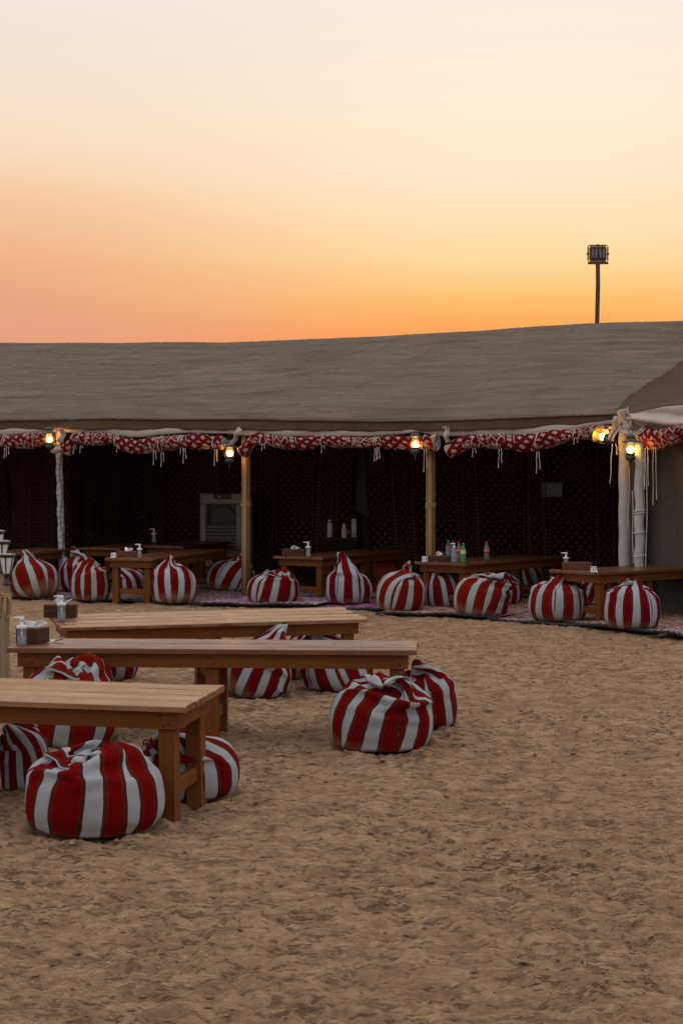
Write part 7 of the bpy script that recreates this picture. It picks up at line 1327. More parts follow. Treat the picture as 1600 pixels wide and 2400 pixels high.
2,2,-5,5,0,0,2,-3,-3,0,2,-1,-6,0,0,1,1,2,-1,-12,9,18,-10,-5,1,3,1,8,3,-2,-12,7,-12,-2,15,-6,2,-1,-1,1,2,0,0,2,-2,0,-3,-2,-1,1,3,-2,2,0,-12,4,11,-2,-6,6,1,-5,2,0,5,9,-7,-4,8,-11,1,9,
0,-3,-1,1,2,1,2,0,3,-3,-1,-1,0,1,0,2,1,-1,2,14,-7,-18,13,-9,0,5,-1,-5,0,1,16,-2,-2,5,-19,6,13,-5,-8,-5,1,2,1,2,-1,2,-1,1,0,1,1,2,0,2,6,-11,4,6,-17,7,-4,-2,1,3,0,0,2,5,2,-3,8,-7,
-21,4,12,-2,-1,3,1,1,1,2,2,0,2,1,3,-1,2,0,-8,0,7,-7,12,2,-1,-3,-4,-1,-3,-3,-3,-9,-3,-8,3,2,-6,-1,0,-1,4,-1,3,0,2,0,1,1,1,2,1,4,-6,-3,9,-5,-6,15,-2,-10,3,-2,1,-4,-3,-1,1,-3,-1,10,-14,4,
8,-2,-18,6,-1,3,0,3,0,1,1,1,1,3,0,-1,5,-1,3,3,-9,-10,1,6,-1,2,-9,1,4,1,-4,8,-5,-6,11,-15,-11,4,3,-1,1,0,-1,2,1,1,1,2,1,0,1,4,-3,3,-16,11,14,-2,-11,2,-3,-10,9,1,-6,0,3,1,6,2,0,5,
13,-10,1,3,-5,-5,0,0,2,1,0,1,2,0,2,-6,7,-2,2,7,-4,2,-4,-11,1,9,-8,0,5,-1,-3,0,2,-3,5,6,-3,6,5,-6,-3,-1,-1,0,1,1,2,0,1,2,1,0,-2,8,-4,-13,0,-4,16,0,-7,-1,6,-1,-1,0,-1,-1,-4,6,-15,-2,
-20,0,7,3,9,1,-1,-1,0,1,1,2,1,0,-1,8,-1,-6,15,-4,1,-1,-6,0,-5,1,-1,1,-1,-1,-2,-3,-7,-2,0,1,-12,3,-7,3,3,5,3,0,1,0,1,0,1,2,2,-4,1,8,6,-1,-14,10,-4,-4,4,-2,-1,-1,0,-2,3,1,1,-15,5,-5,
-11,10,-7,10,-13,0,4,6,0,1,0,2,0,2,3,5,-1,-7,8,-3,8,-22,-4,5,1,3,2,1,-1,2,-1,-4,2,9,-11,-12,-15,3,4,3,5,3,-2,-5,2,2,1,1,3,1,0,-1,8,-2,-4,15,-9,4,-2,-6,2,-6,-1,-2,-2,-3,-3,-4,-1,-2,3,-2,
-8,-8,8,-11,2,12,3,-1,1,1,2,3,0,-1,9,6,-6,4,-9,6,9,-11,3,-9,-5,3,-2,-1,1,-2,-5,-7,-4,3,7,-12,-13,-6,10,8,-6,-9,4,8,1,2,3,1,2,7,-3,0,4,4,-8,-2,13,2,-3,-1,-4,-7,-5,-2,-5,-1,-8,4,1,-3,-3,1,
2,-16,-2,5,3,0,-1,4,3,2,2,1,3,1,1,3,-1,-5,-1,0,-4,17,1,1,-4,-7,-6,-1,-2,-3,9,-5,-3,-14,10,10,7,8,-22,2,-6,6,1,-4,3,3,2,2,4,-1,-3,-4,4,6,-5,-6,4,6,-5,9,-8,9,-5,-4,-1,-4,-2,3,-2,13,-15,15,
-13,7,12,-18,12,-8,0,3,0,3,4,4,0,0,2,-2,-1,-2,15,-7,-12,-8,7,-1,11,-7,6,-4,-3,-2,-4,1,2,-3,3,-6,-21,1,0,3,1,3,1,3,3,2,4,4,1,3,2,3,0,1,-1,1,-2,0,-2,-3,-2,-2,-4,-3,-3,-2,-3,-2,-3,-2,0,-1,
-216,6,6,-6,11,1,-5,7,0,8,-8,0,3,-3,-2,6,-12,12,-14,2,1,-7,5,-3,3,-8,-2,11,-12,6,-12,6,6,5,-7,-3,9,5,1,10,5,0,12,1,6,-3,9,-1,-5,-3,-5,-5,-2,-15,5,-5,-6,9,-11,-13,-8,3,8,-25,17,4,3,-6,-3,10,10,4,
21,3,4,4,-2,13,5,5,1,2,1,0,-2,-7,-2,-15,5,-5,0,-5,-8,-15,-2,12,9,13,-7,6,-12,-7,8,-5,-4,-14,0,14,20,3,0,2,3,2,2,-1,1,3,2,0,-2,-1,-4,0,-2,-4,0,-5,-6,1,8,10,0,-13,-7,4,15,1,0,-2,-8,1,-1,-14,
16,6,1,2,1,1,1,-2,4,-1,3,-4,2,-1,0,-1,-3,-1,-1,-7,6,4,1,-11,-32,-9,-3,1,-1,7,18,14,17,0,0,0,24,-3,3,3,-1,1,1,1,-2,0,-2,3,-1,2,-1,-2,1,-2,-2,1,2,1,-25,-7,22,3,-1,-8,-7,-10,-16,-2,-1,9,13,13,
26,-5,5,1,0,1,-1,1,0,-2,0,0,0,2,0,0,-2,0,-6,5,-6,-16,17,7,-3,1,2,-1,-2,2,1,-3,-3,3,1,0,22,3,-1,2,1,0,1,-1,-2,2,-1,1,-1,2,1,-1,-1,-2,0,-2,-6,8,-11,-10,-5,1,4,18,2,-4,0,5,1,-7,-1,2,
24,0,1,2,0,0,1,0,2,-2,-1,0,2,0,-1,0,-1,-2,0,-4,2,1,-2,-4,3,4,1,-7,-2,0,9,-4,4,0,-4,2,24,1,-1,1,2,0,0,2,0,-1,0,1,0,-2,-1,1,-2,-1,-2,0,2,-4,-3,6,1,-6,8,0,0,-11,2,7,-8,9,0,-3,
22,2,-1,0,4,-3,1,1,4,-4,3,1,-4,1,1,-1,-4,0,-3,0,-3,-5,10,-7,4,7,-12,-13,-5,9,-9,7,15,-6,15,-2,21,4,-3,0,-1,4,-1,5,0,5,-4,-3,1,0,-8,-1,3,-3,3,-4,2,3,-9,8,-12,-3,5,0,5,1,-2,-6,2,8,-12,11,
16,1,6,2,-6,1,2,0,-1,-1,1,1,-4,-1,3,-1,0,2,2,2,0,-4,3,0,-3,2,-4,6,-1,7,-3,-3,-8,-3,11,-4,14,-3,2,-6,3,2,-1,1,-2,4,-2,-2,3,-5,2,1,1,4,-4,1,-1,7,-4,-6,7,-3,2,3,0,-3,4,-1,-2,-2,-7,4,
15,-1,-7,4,-1,-3,1,-2,3,-1,0,0,-1,2,-2,1,-3,6,-1,-2,7,-6,4,2,2,0,-6,4,6,-5,-8,6,-1,3,-3,-2,13,-5,0,1,-4,-1,2,-1,-1,0,1,-1,0,-3,3,-2,6,-6,9,5,-7,2,5,5,-4,-7,9,-3,-11,0,12,-5,2,-3,0,-1,
9,3,-1,-3,4,-5,-4,-1,0,-1,0,-1,-1,3,0,9,-4,1,3,1,3,3,-2,-6,5,5,-8,-1,7,4,-3,-2,3,0,-3,-5,10,0,4,-3,-6,-2,-1,-1,-1,0,-1,1,0,2,1,0,3,1,7,0,-1,-1,7,-1,-4,0,7,1,-2,2,0,-2,-5,-2,-5,-1,
2,-11,5,6,6,-1,-5,-2,-1,0,0,0,1,0,3,-8,7,4,-10,9,1,10,-8,3,6,3,3,1,1,-3,0,-5,-2,1,-3,-6,4,3,-16,-1,3,8,6,-6,0,-2,1,1,-1,0,-2,8,0,-3,-1,7,5,2,2,1,1,1,-7,2,2,2,-4,2,0,-5,2,1,
12,0,-7,1,-15,-1,1,7,-1,0,0,-1,0,1,0,-2,3,7,6,-6,3,5,0,1,-4,4,4,-2,-4,1,4,4,-1,-3,-3,-2,10,1,2,-13,9,-1,-7,-7,-2,0,1,-2,0,-1,5,8,-2,5,0,-2,6,-15,13,4,-1,-1,3,3,5,-2,0,-5,1,0,1,-4,
13,-10,9,-2,-18,-1,1,-3,0,0,-3,2,2,2,-1,-2,7,9,-8,10,-9,12,-10,-9,-5,-4,0,1,4,2,11,10,-5,3,6,-6,2,5,-3,3,-6,-9,-9,2,-2,-3,2,-1,2,1,12,5,-8,2,5,-7,11,-4,0,9,7,4,3,1,-5,5,-10,5,1,-22,3,6,
4,-5,1,2,5,-16,-7,1,-2,-1,-3,-2,5,4,3,-1,6,-14,8,-6,10,-2,18,-4,9,3,4,-2,3,-3,-2,-11,3,0,-14,5,-3,7,-10,0,6,0,-6,-5,-8,-2,0,5,-5,-2,7,-4,8,-6,11,-1,-11,18,-3,10,-17,5,9,-8,1,-3,-1,3,10,3,-9,-1,
2,-5,-3,-12,-4,7,4,-2,0,-4,-1,-1,0,5,-13,5,-9,12,-9,13,4,-5,-2,3,23,-5,-8,8,1,5,2,-7,-7,11,13,-6,19,-7,4,-6,2,-1,8,-4,0,2,-2,-4,7,-1,0,-4,6,-1,1,-1,3,-1,0,-2,1,2,-2,1,0,-8,1,4,-5,5,-6,1,
60,-9,-6,-16,9,-10,0,-5,1,8,-11,0,1,1,3,11,1,9,5,16,15,20,24,14,9,2,-4,10,-7,0,-8,-4,-6,-10,-17,-23,31,-12,-14,-4,-17,0,-7,6,-1,-16,18,-5,5,2,-2,5,4,12,12,5,5,2,-4,-3,4,9,9,-3,5,-4,4,-5,-2,4,0,2,
16,-6,-7,-7,-3,3,2,-1,-4,9,-5,5,-4,-2,3,-16,15,4,9,2,3,3,6,12,4,-4,6,0,4,1,-6,-2,-9,-14,-8,0,-1,8,-4,-2,-1,-2,1,-3,5,-2,0,0,0,0,1,8,-8,3,5,-2,2,5,3,-20,5,20,7,1,-18,-14,1,3,17,-4,-4,-11,
3,3,-2,-1,-4,0,0,2,-1,0,0,-1,-1,1,-5,6,3,1,2,-3,7,0,-15,26,-7,-10,-9,-7,17,13,9,-2,-19,-8,-1,3,9,-8,5,-1,-5,1,0,-2,-1,2,-1,-1,-1,3,6,-14,13,1,0,4,-9,2,12,0,8,-4,2,5,0,0,-12,-8,-2,6,4,0,
7,-6,5,-1,-4,1,-1,0,1,-1,-2,3,-3,-2,2,7,0,1,-7,6,6,-6,4,-10,-8,2,5,7,-21,7,15,6,2,-1,-6,-2,13,-3,-6,3,1,-7,1,2,-3,-1,2,-2,6,-1,-2,7,-3,-1,2,5,-7,4,-29,-5,0,0,0,10,18,-22,-1,10,6,17,0,0,
12,1,-3,-1,-2,-3,-1,-1,1,1,-4,4,-2,-2,2,6,2,-1,3,-5,5,-18,21,5,-2,-7,-7,-21,22,8,-19,7,-5,-4,21,-1,13,-1,0,-1,0,-3,-6,0,-1,0,3,-3,-3,8,5,0,1,0,-1,2,0,6,2,-6,-1,6,-13,1,-16,15,12,-21,20,-10,-4,7,
11,3,-1,1,1,-5,-4,-4,1,-1,0,-1,7,4,1,4,-2,0,-3,0,2,6,-5,8,-5,-7,7,9,-2,3,-6,-1,-14,11,-9,-2,11,2,0,3,-1,3,-4,-4,-2,-4,3,7,2,1,-1,0,2,-3,2,-3,-2,2,6,-3,6,3,6,-10,1,-8,4,7,0,-7,-4,2,
10,2,5,2,-1,1,1,2,-4,-1,-1,1,-1,4,3,-4,-1,1,-1,1,-3,-2,-8,-17,-7,2,0,1,7,8,6,-9,-5,-1,14,6,10,0,2,1,2,1,0,2,-2,2,-2,-1,5,-6,1,4,-6,-1,-1,-2,1,-8,-5,16,-2,-19,2,12,3,-13,3,-7,5,12,-12,2,
8,2,4,2,1,0,2,-2,4,0,0,1,-3,5,-4,-3,-4,0,-5,-2,3,5,2,-12,-10,15,7,-4,-19,0,-15,27,-9,-3,17,-7,6,7,1,2,-1,2,6,-1,1,0,1,1,-1,-6,-1,-1,0,-3,-2,0,-13,-1,2,-1,11,10,-15,-18,-7,2,7,-3,22,6,-8,4,
10,0,2,-1,9,2,-1,2,-2,4,-2,-3,1,-2,0,-5,3,-6,-4,-7,6,-1,4,9,2,-21,-18,3,12,4,2,4,-9,-2,16,1,16,-3,0,4,0,2,4,-2,3,2,-1,-1,0,0,-2,1,-9,-4,2,3,-5,-4,-4,-5,-12,0,16,9,1,-2,-3,-12,16,1,-23,5,
-5,-2,15,9,2,2,-2,3,2,-5,6,-1,-2,1,-2,-8,1,0,-4,-11,-8,4,-9,2,24,3,-10,-6,-1,3,-1,12,-22,0,3,5,-10,18,-11,-2,17,11,2,0,1,4,-6,0,2,-4,1,0,-3,-8,-9,2,3,-9,3,5,-9,9,11,-2,0,-7,8,-6,-3,-15,10,-1,
5,4,7,5,-7,1,2,4,4,1,1,2,-7,0,-5,-3,0,7,-20,8,-7,9,7,-1,0,1,1,2,-3,3,-6,-8,0,6,-8,-4,7,8,-4,9,2,-1,4,1,-2,1,0,-2,-1,0,0,-1,-9,1,8,-23,11,-20,0,0,-2,-5,1,4,4,0,-2,-1,6,4,6,4,
15,-6,10,-6,-7,10,1,3,0,0,3,-2,1,-2,-6,-9,13,-9,7,-8,-9,13,-19,-7,4,-5,0,-3,-4,2,1,8,-3,7,14,-3,7,2,8,0,4,-7,2,-1,4,0,-2,0,1,-7,6,11,-16,8,-6,7,-11,-7,4,0,-5,-7,3,-3,4,2,0,-4,6,13,-6,2,
25,-11,-2,11,-1,-10,-3,4,0,-3,2,2,-4,11,-4,0,3,-11,7,-1,8,-8,-8,2,-12,15,-12,5,-1,-3,10,5,4,-10,8,3,15,8,-4,-1,6,-3,-2,-1,-9,5,-1,0,-5,9,2,-7,12,-12,7,-8,-6,21,2,-8,0,-2,8,-8,4,-2,-5,11,-8,2,1,1,
26,-3,-2,-11,-1,9,1,-5,4,-6,-1,-2,8,-14,0,3,-10,14,-6,16,6,-15,6,0,7,-6,-2,6,-3,4,1,-9,11,-3,-6,5,4,0,2,1,0,1,3,0,-1,1,0,-1,0,-1,-1,-2,-1,-1,-1,-1,-2,-2,-1,0,-1,0,0,-1,1,-1,1,1,0,3,0,1),
}

# ------------------------------------------------------------------ hanging oil-lamp style lanterns, lit
def make_lantern(label):
    root = thing('hanging_lantern', label, 'lantern', (0, 0, 0), 0, 'lit lanterns hanging under the eave')
    Lb = lambda prof, name, mat, n=20: (lambda m: m.build(name, MAT[mat], root))(MB().lathe(prof, (0, 0, 0), n))
    Lb([(.001, -.19), (.009, -.18), (.013, -.135), (.022, -.118), (.05, -.105), (.056, -.10)], 'finial', 'iron')
    Lb([(.030, -.10), (.058, -.098), (.062, -.075), (.050, -.062), (.046, -.045), (.056, -.040), (.056, -.030), (.03, -.028)], 'burner', 'slate')
    Lb([(.040, -.028), (.053, .0), (.058, .022), (.050, .052), (.037, .082), (.033, .096)], 'glass_chimney', 'chimney')
    Lb([(.001, -.026), (.026, -.018), (.038, .004), (.036, .026), (.022, .044), (.001, .052)], 'bulb', 'glow', 14)
    Lb([(.030, .098), (.094, .092), (.100, .097), (.094, .106), (.058, .122), (.046, .146), (.052, .152), (.050, .166), (.030, .186), (.001, .190)], 'cap', 'slate')
    for a in (.6, 2.7, 4.8):
        m = MB(); x, y = math.cos(a), math.sin(a)
        m.tube([(x * .056, y * .056, -.07), (x * .074, y * .074, -.02), (x * .078, y * .078, .04), (x * .070, y * .070, .098)], .0035, 6)
        m.build('guard_wire', MAT['iron'], root)
    m = MB(); m.tube([(.030 * math.sin(a), 0, .19 + .032 - .034 * math.cos(a)) for a in np.linspace(.2, 6.1, 12)], .004, 6); m.build('hanging_loop', MAT['iron'], root)
    m = MB(); m.tube([(0, 0, .22), (.006, .0, .26), (.0, .03, .32), (.002, .06, .36)], .0035, 6); m.build('hook_wire', MAT['iron'], root)
    return root
LAN = [(116, 1032, (.02, -.05, 0), .16, 'lit lantern at the far left beside the wire wrapped white post'),
       (538, 1065, (0, .02, .8), .10, 'lit lantern hanging lowest, left of the first cane clad post'),
       (973, 1044, (.05, .16, 1.7), .16, 'slightly tilted lit lantern just left of the second cane clad post'),
       (1477, 1056, (0, 0, .3), .42, 'upright lit dark lantern between the two white poles'),
       (1414, 1024, (1.35, 1.05, .2), .20, 'lit lantern tipped on its side, showing its open cap from below')]
lan0 = make_lantern(LAN[0][4])
for i, (px, y, rot, off, lab) in enumerate(LAN):
    o = lan0 if i == 0 else copy_tree(lan0)
    D = (Dfront(min(px, 1440)) - .12 - off * .6) if i != 3 else 19.35
    o.location = P(px, y, D); o['label'] = lab
    o.rotation_euler = rot if i != 4 else Vector((-.72, .60, .34)).to_track_quat('Z', 'Y').to_euler()
    if i == 4:
        for ch in [c for c in COL.objects if c.parent == o]:
            n = ch.name.split('.')[0]
            if n == 'cap': ch.data = ch.data.copy(); ch.data.materials[0] = MAT['bronze']
            if n in ('hook_wire',): bpy.data.objects.remove(ch)

# ------------------------------------------------------------------ floodlight on a pole behind the tent
FD = 42.0
fb = Vector(((1397 - CX) / FOC * FD, FD, 0))
fl = thing('floodlight_mast', 'dark square floodlight on a tall rusty pole rising behind the tent roof', 'floodlight', tuple(fb))
def fz(y): return CAMZ - (y - YH) / FOC * FD
def fx(px): return (px - 1397) / FOC * FD
m = MB(); zt = fz(617); n = 14
m.tube([(fx(1395) + (fx(1401) - fx(1395)) * (i / n) ** 1.5 + .006 * math.sin(i * 2.1), 0, -.1 + (zt + .1) * i / n) for i in range(n + 1)], [.060 - .006 * i / n for i in range(n + 1)], 12)
m.build('pole', MAT['rust'], fl)
m = MB(); m.box((fx(1401), 0, fz(616.5)), (fx(1425) - fx(1377), .06, .045), None, .004); m.build('cross_bar', MAT['rust'], fl)
xc, zc = fx(1400.5), fz(594)
Wf, Hf = (1424.5 - 1377) / FOC * FD, 40 / FOC * FD
m = MB(); rr = .06; pts = []
for cx_, cz_, a0 in ((1, 1, 0), (-1, 1, 90), (-1, -1, 180), (1, -1, 270)):
    for a in range(0, 91, 30):
        pts.append((xc + cx_ * (Wf / 2 - rr) + rr * math.cos(R(a0 + a)), 0, zc + cz_ * (Hf / 2 - rr) + rr * math.sin(R(a0 + a))))
pts.append(pts[0])
m.tube(pts, .012, 6, False); m.build('outer_frame', MAT['rust'], fl)
m = MB(); m.box((xc, 0, zc - .005), (Wf - .11, .10, Hf - .09), None, .008); m.build('heat_sink', MAT['rust'], fl)
for i, dx in enumerate((-.132, -.05, .05, .132)):
    m = MB(); m.box((xc + dx, -.065, zc - .01 + (.0 if i % 3 else .0)), (.062, .05, .20), None, .008); m.build('driver_box', MAT['driver'], fl)
m = MB()
for k in range(26):
    x = xc - Wf / 2 + .06 + (Wf - .12) * k / 25
    for z in (zc + Hf / 2 - .023, zc - Hf / 2 + .023): m.box((x, 0, z), (.006, .05, .046))
for k in range(20):
    z = zc - Hf / 2 + .06 + (Hf - .12) * k / 19
    for x in (xc - Wf / 2 + .027, xc + Wf / 2 - .027): m.box((x, 0, z), (.05, .05, .005))
o = m.build('cooling_fins', MAT['rust'], fl); o['kind'] = 'stuff'
for x, z in ((xc - Wf / 2, zc - .005), (xc + Wf / 2, zc - .005), (xc, zc + Hf / 2)):
    m = MB(); m.box((x, 0, z), (.05, .07, .04), None, .004); m.build('bracket_knob', MAT['rust'], fl)

# ------------------------------------------------------------------ rugs on the sand
def rug(fl_, fr_, depth, mat, label, z, dirv=UV_, fringe=True, seed=0):
    a, b = G(*fl_), G(*fr_)
    ex = b - a; Lr = ex.length; ex.normalize()
    root = thing('rug', label, 'rug', (a.x, a.y, 0), 0, 'patterned rugs laid along the tent front')
    rr = random.Random(seed); ph = [rr.uniform(0, 6.3) for _ in range(5)]
    nu, nv = int(Lr * 16) + 2, int(depth * 16) + 2
    def f(u, v):
        p = ex * (u * Lr) + dirv * (v * depth + .035 * (1 - v) * math.sin(u * Lr * 2.1 + ph[0]) + .02 * (1 - v) * math.sin(u * Lr * 5.3 + ph[1]))
        e = min(1, min(v, .0 + v) * depth / .25)
        p.z = z + .010 + .008 * math.sin(u * Lr * 3.3 + v * depth * 2 + ph[2]) * (1 - .5 * v) + .006 * math.sin(u * Lr * 9 + v * depth * 6 + ph[3]) + .004
        return p
    o = grid_mesh('rug_cloth', f, np.linspace(0, 1, nu), np.linspace(0, 1, nv), mat, root, lambda u, v: (u * Lr, v * depth))
    so = o.modifiers.new('thickness', 'SOLIDIFY'); so.thickness = .008
    if fringe:
        m = MB()
        m.tube([f(u, 0) + Vector((0, 0, -.002)) - dirv * .010 for u in np.linspace(0, 1, nu * 2)], [.016 + .007 * math.sin(i * 1.9) for i in range(nu * 2)], 6)
        m.build('dark_border', MAT['fringe'], root)
    return root
PURP = [(.200, .024, .100), (.520, .460, .520), (.380, .020, .120), (.080, .050, .120), (.640, .560, .580)]
WINE = [(.192, .024, .048), (.352, .288, .304), (.160, .032, .080), (.048, .032, .056), (.416, .352, .368)]
ORAN = [(.390, .068, .030), (.510, .435, .405), (.300, .045, .038), (.060, .045, .075), (.600, .540, .510)]
REDW = [(.330, .045, .053), (.540, .480, .495), (.210, .045, .075), (.045, .045, .090), (.630, .585, .600)]
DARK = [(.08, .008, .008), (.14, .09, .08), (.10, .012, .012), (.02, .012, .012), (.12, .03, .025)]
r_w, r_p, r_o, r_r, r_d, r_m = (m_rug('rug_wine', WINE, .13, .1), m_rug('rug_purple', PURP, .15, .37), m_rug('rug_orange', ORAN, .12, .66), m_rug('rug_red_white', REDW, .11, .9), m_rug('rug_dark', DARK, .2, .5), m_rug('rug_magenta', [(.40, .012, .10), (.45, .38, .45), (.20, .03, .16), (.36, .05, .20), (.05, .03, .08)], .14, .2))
rug((-60, 1402), (214, 1409), 3.4, r_w, 'dark wine rug under the leftmost bean bags behind the lantern posts', .0, UV_, True, 1)
rug((180, 1410), (455, 1419), 3.2, r_w, 'wine red rug under the numbered 21 table', .016, UV_, True, 2)
rug((440, 1422), (740, 1426), 2.6, r_p, 'purple and grey rug in front of the air cooler with a rumpled edge', .034, UV_, True, 3)
rug((640, 1420), (892, 1434), 3.0, r_m, 'magenta rug under the bean bag with the tall red peak', .006, UV_, True, 4)
rug((886, 1441), (1165, 1452), 2.8, r_o, 'orange and white rug under the numbered 23 table', .020, UV_, True, 5)
rug((1150, 1453), (1400, 1474), 2.4, r_r, 'red and white rug between the tables numbered 23 and 27', .004, UV_, True, 6)
rug((1300, 1462), (1520, 1490), 2.4, r_o, 'orange red rug under the front of the table numbered 27', .028, Vector((.62, .78, 0)), True, 7)
rug((1512, 1492), (1760, 1526), 2.8, r_r, 'red, white and navy rug at the right edge of the frame', .042, Vector((.7, .71, 0)), True, 8)
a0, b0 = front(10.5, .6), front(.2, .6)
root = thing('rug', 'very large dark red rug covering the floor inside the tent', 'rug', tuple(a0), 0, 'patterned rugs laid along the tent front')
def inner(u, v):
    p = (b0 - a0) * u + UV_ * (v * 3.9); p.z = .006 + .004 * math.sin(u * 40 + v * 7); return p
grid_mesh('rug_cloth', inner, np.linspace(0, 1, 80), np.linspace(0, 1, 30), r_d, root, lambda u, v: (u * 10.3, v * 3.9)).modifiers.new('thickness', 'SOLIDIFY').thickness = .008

# ------------------------------------------------------------------ low plank tables
TH = .58
def build_table(label, L_, W_, topmat='top', legx=None, npl=4, seed=0, crown=.003):
    rr = random.Random(seed)
    root = thing('low_table', label, 'table', (0, 0, 0), 0, 'low plank tables')
    pw = W_ / npl
    for i in range(npl):
        w2, l2, cr = (pw - .006) / 2, (L_ + rr.uniform(-.006, .006)) / 2, crown * rr.uniform(.8, 1.2)
        prof = [(-w2, -.034), (-w2, -.005 - cr), (-w2 + .0025, -.0012 - cr)] + [(w2 * t_, -cr * t_ * t_) for t_ in (-.85, -.6, -.3, 0, .3, .6, .85)] + [(w2 - .0025, -.0012 - cr), (w2, -.005 - cr), (w2, -.034)]
        y0, z0, n = -W_ / 2 + pw * (i + .5), TH + rr.uniform(-.0012, .0012), len(prof)
        xs_ = [-l2, -l2 + .004] + [-l2 + 2 * l2 * k / 12 for k in range(1, 12)] + [l2 - .004, l2]
        vs = [(x, y0 + y, z0 + z - (.003 if k in (0, len(xs_) - 1) and z > -.02 else 0) + .0012 * math.sin(x * 2.3 + i * 2) * (z > -.02)) for k, x in enumerate(xs_) for y, z in prof]
        fs, uv = [], []
        for k in range(len(xs_) - 1):
            for q in range(n):
                q2 = (q + 1) % n
                fs.append((k * n + q, k * n + q2, (k + 1) * n + q2, (k + 1) * n + q))
                dv = lambda e: prof[e][0] + (prof[e][1] if e in (0, n - 1) else 0)
                uv.append([(xs_[k], dv(q)), (xs_[k], dv(q2)), (xs_[k + 1], dv(q2)), (xs_[k + 1], dv(q))])
        for k in (0, len(xs_) - 1):
            f_ = [k * n + q for q in range(n)]
            fs.append(tuple(f_ if k else f_[::-1])); uv.append([(prof[q][1], prof[q][0]) for q in (range(n) if k else range(n - 1, -1, -1))])
        m = MB(); m.add(vs, [f_[::-1] for f_ in fs], [u_[::-1] for u_ in uv], True)
        autosmooth(m.build('plank', MAT[topmat], root), 30)
    ix, iy, ah, at_ = .055, .045, .088, .022
    for sy in (-1, 1):
        m = MB(); m.box((0, sy * (W_ / 2 - iy - at_ / 2), TH - .0365 - ah / 2), (L_ - 2 * ix, at_, ah), None, .002); m.build('apron', MAT['frame'], root)
    for sx_ in (-1, 1):
        m = MB(); m.box((sx_ * (L_ / 2 - ix - at_ / 2), 0, TH - .037 - ah / 2), (at_, W_ - 2 * iy - 2 * at_ - .002, ah), None, .002); m.build('apron', MAT['frame'], root)
    lw = .080
    xs = legx or [-(L_ / 2 - .125), 0, L_ / 2 - .125]
    yy = W_ / 2 - iy - at_ - lw / 2 - .001
    for x in xs:
        for sy in (-1, 1):
            m = MB(); m.box((x, sy * yy, (TH - .037) / 2 - .012), (lw, lw, TH - .037 + .022), None, .003); m.build('leg', MAT['frame'], root)
        m = MB(); m.box((x, 0, .155), (.044, 2 * yy - lw - .002, .070), None, .003); m.build('stretcher', MAT['frame'], root)
    m = MB()
    for x in xs:
        for sy in (-1, 1):
            for dx, dz in ((-.02, -.02), (.02, .018), (.004, -.03)):
                m.lathe([(.007, 0), (.005, .003), (.001, .0035)], (x + dx, sy * (W_ / 2 - iy), TH - .08 + dz), 8, Matrix.Rotation(R(90) * sy, 3, 'X').to_3x3().transposed() if False else Matrix(((1, 0, 0), (0, 0, sy), (0, 1, 0))))
    m.build('screw_heads', MAT['ink'], root)['kind'] = 'stuff'
    return root
TABLES = {}
def table(key, c0, ang, L_, W_, label, side=1, topmat='top', legx=None, seed=0, crown=.0022, tip=0.0):
    """c0: one near corner at tabletop height (world XY), ang: heading of the long side from there, side: +1 = width runs to the left of it"""
    d = Vector((math.cos(R(ang)), math.sin(R(ang)), 0)); wv = Vector((-d.y, d.x, 0)) * side
    c = Vector((c0[0], c0[1], 0)) + d * L_ / 2 + wv * W_ / 2
    t = build_table(label, L_, W_, topmat, legx, 4, seed, crown)
    t.location = c; t.rotation_euler = (R(tip), 0, R(ang))
    TABLES[key] = (c, ang)
    return t
def top_pt(px, py): return G(px, py, TH)
q = top_pt(440, 1645)
table('t1', (q.x, q.y), 166, 2.40, .60, 'nearest low plank table, cut off by the left edge, with pale shining boards', -1, 'top', [-1.075, .05, 1.1], 1, .0036, -2.8)
q = top_pt(976, 1523)
table('t2', (q.x, q.y), 176.6, 2.51, .62, 'longest low plank table with duller brown top in the middle of the courtyard', -1, 'topold', None, 2, .0022)
q = top_pt(140, 1460)
table('t3', (q.x, q.y), 17.5, 2.30, .66, 'rear low plank table on open sand with a brightly shining top and dark tissue box', 1, 'top', None, 3, .0055, 3.6)
q = top_pt(357, 1309)
table('t21', (q.x, q.y), 73, 2.6, .65, 'low plank table with the number 21 card, running into the tent', 1, 'topold', None, 4)
q = top_pt(756, 1306)
table('t26', (q.x, q.y), 60, 2.5, .74, 'low plank table before the flasks, beside the red peaked bean bag', 1, 'topold', None, 5)
q = top_pt(1090, 1320.5)
table('t23', (q.x, q.y), 52, 2.3, .74, 'low plank table holding drink bottles and the number 23 card', 1, 'topold', None, 6)
q = top_pt(1402, 1341.5)
table('t27', (q.x, q.y), 38, 2.4, .75, 'low plank table at the right edge with the number 27 card', 1, 'topold', [-1.07, -.30, 1.07], 7)
q = top_pt(-8, 1302)
table('tl1', (q.x, q.y), 72, 2.3, .65, 'low plank table behind the lantern posts at the far left', 1, 'topold', None, 8)
q = top_pt(282, 1284)
table('tl2', (q.x, q.y), 72, 1.5, .66, 'low plank table in shade right of the wire wrapped white post', 1, 'topold', None, 9)
q = top_pt(430, 1280)
table('tl3', (q.x, q.y), 72, 1.9, .66, 'dark low plank table deep inside the tent left of the air cooler', 1, 'topold', None, 10)

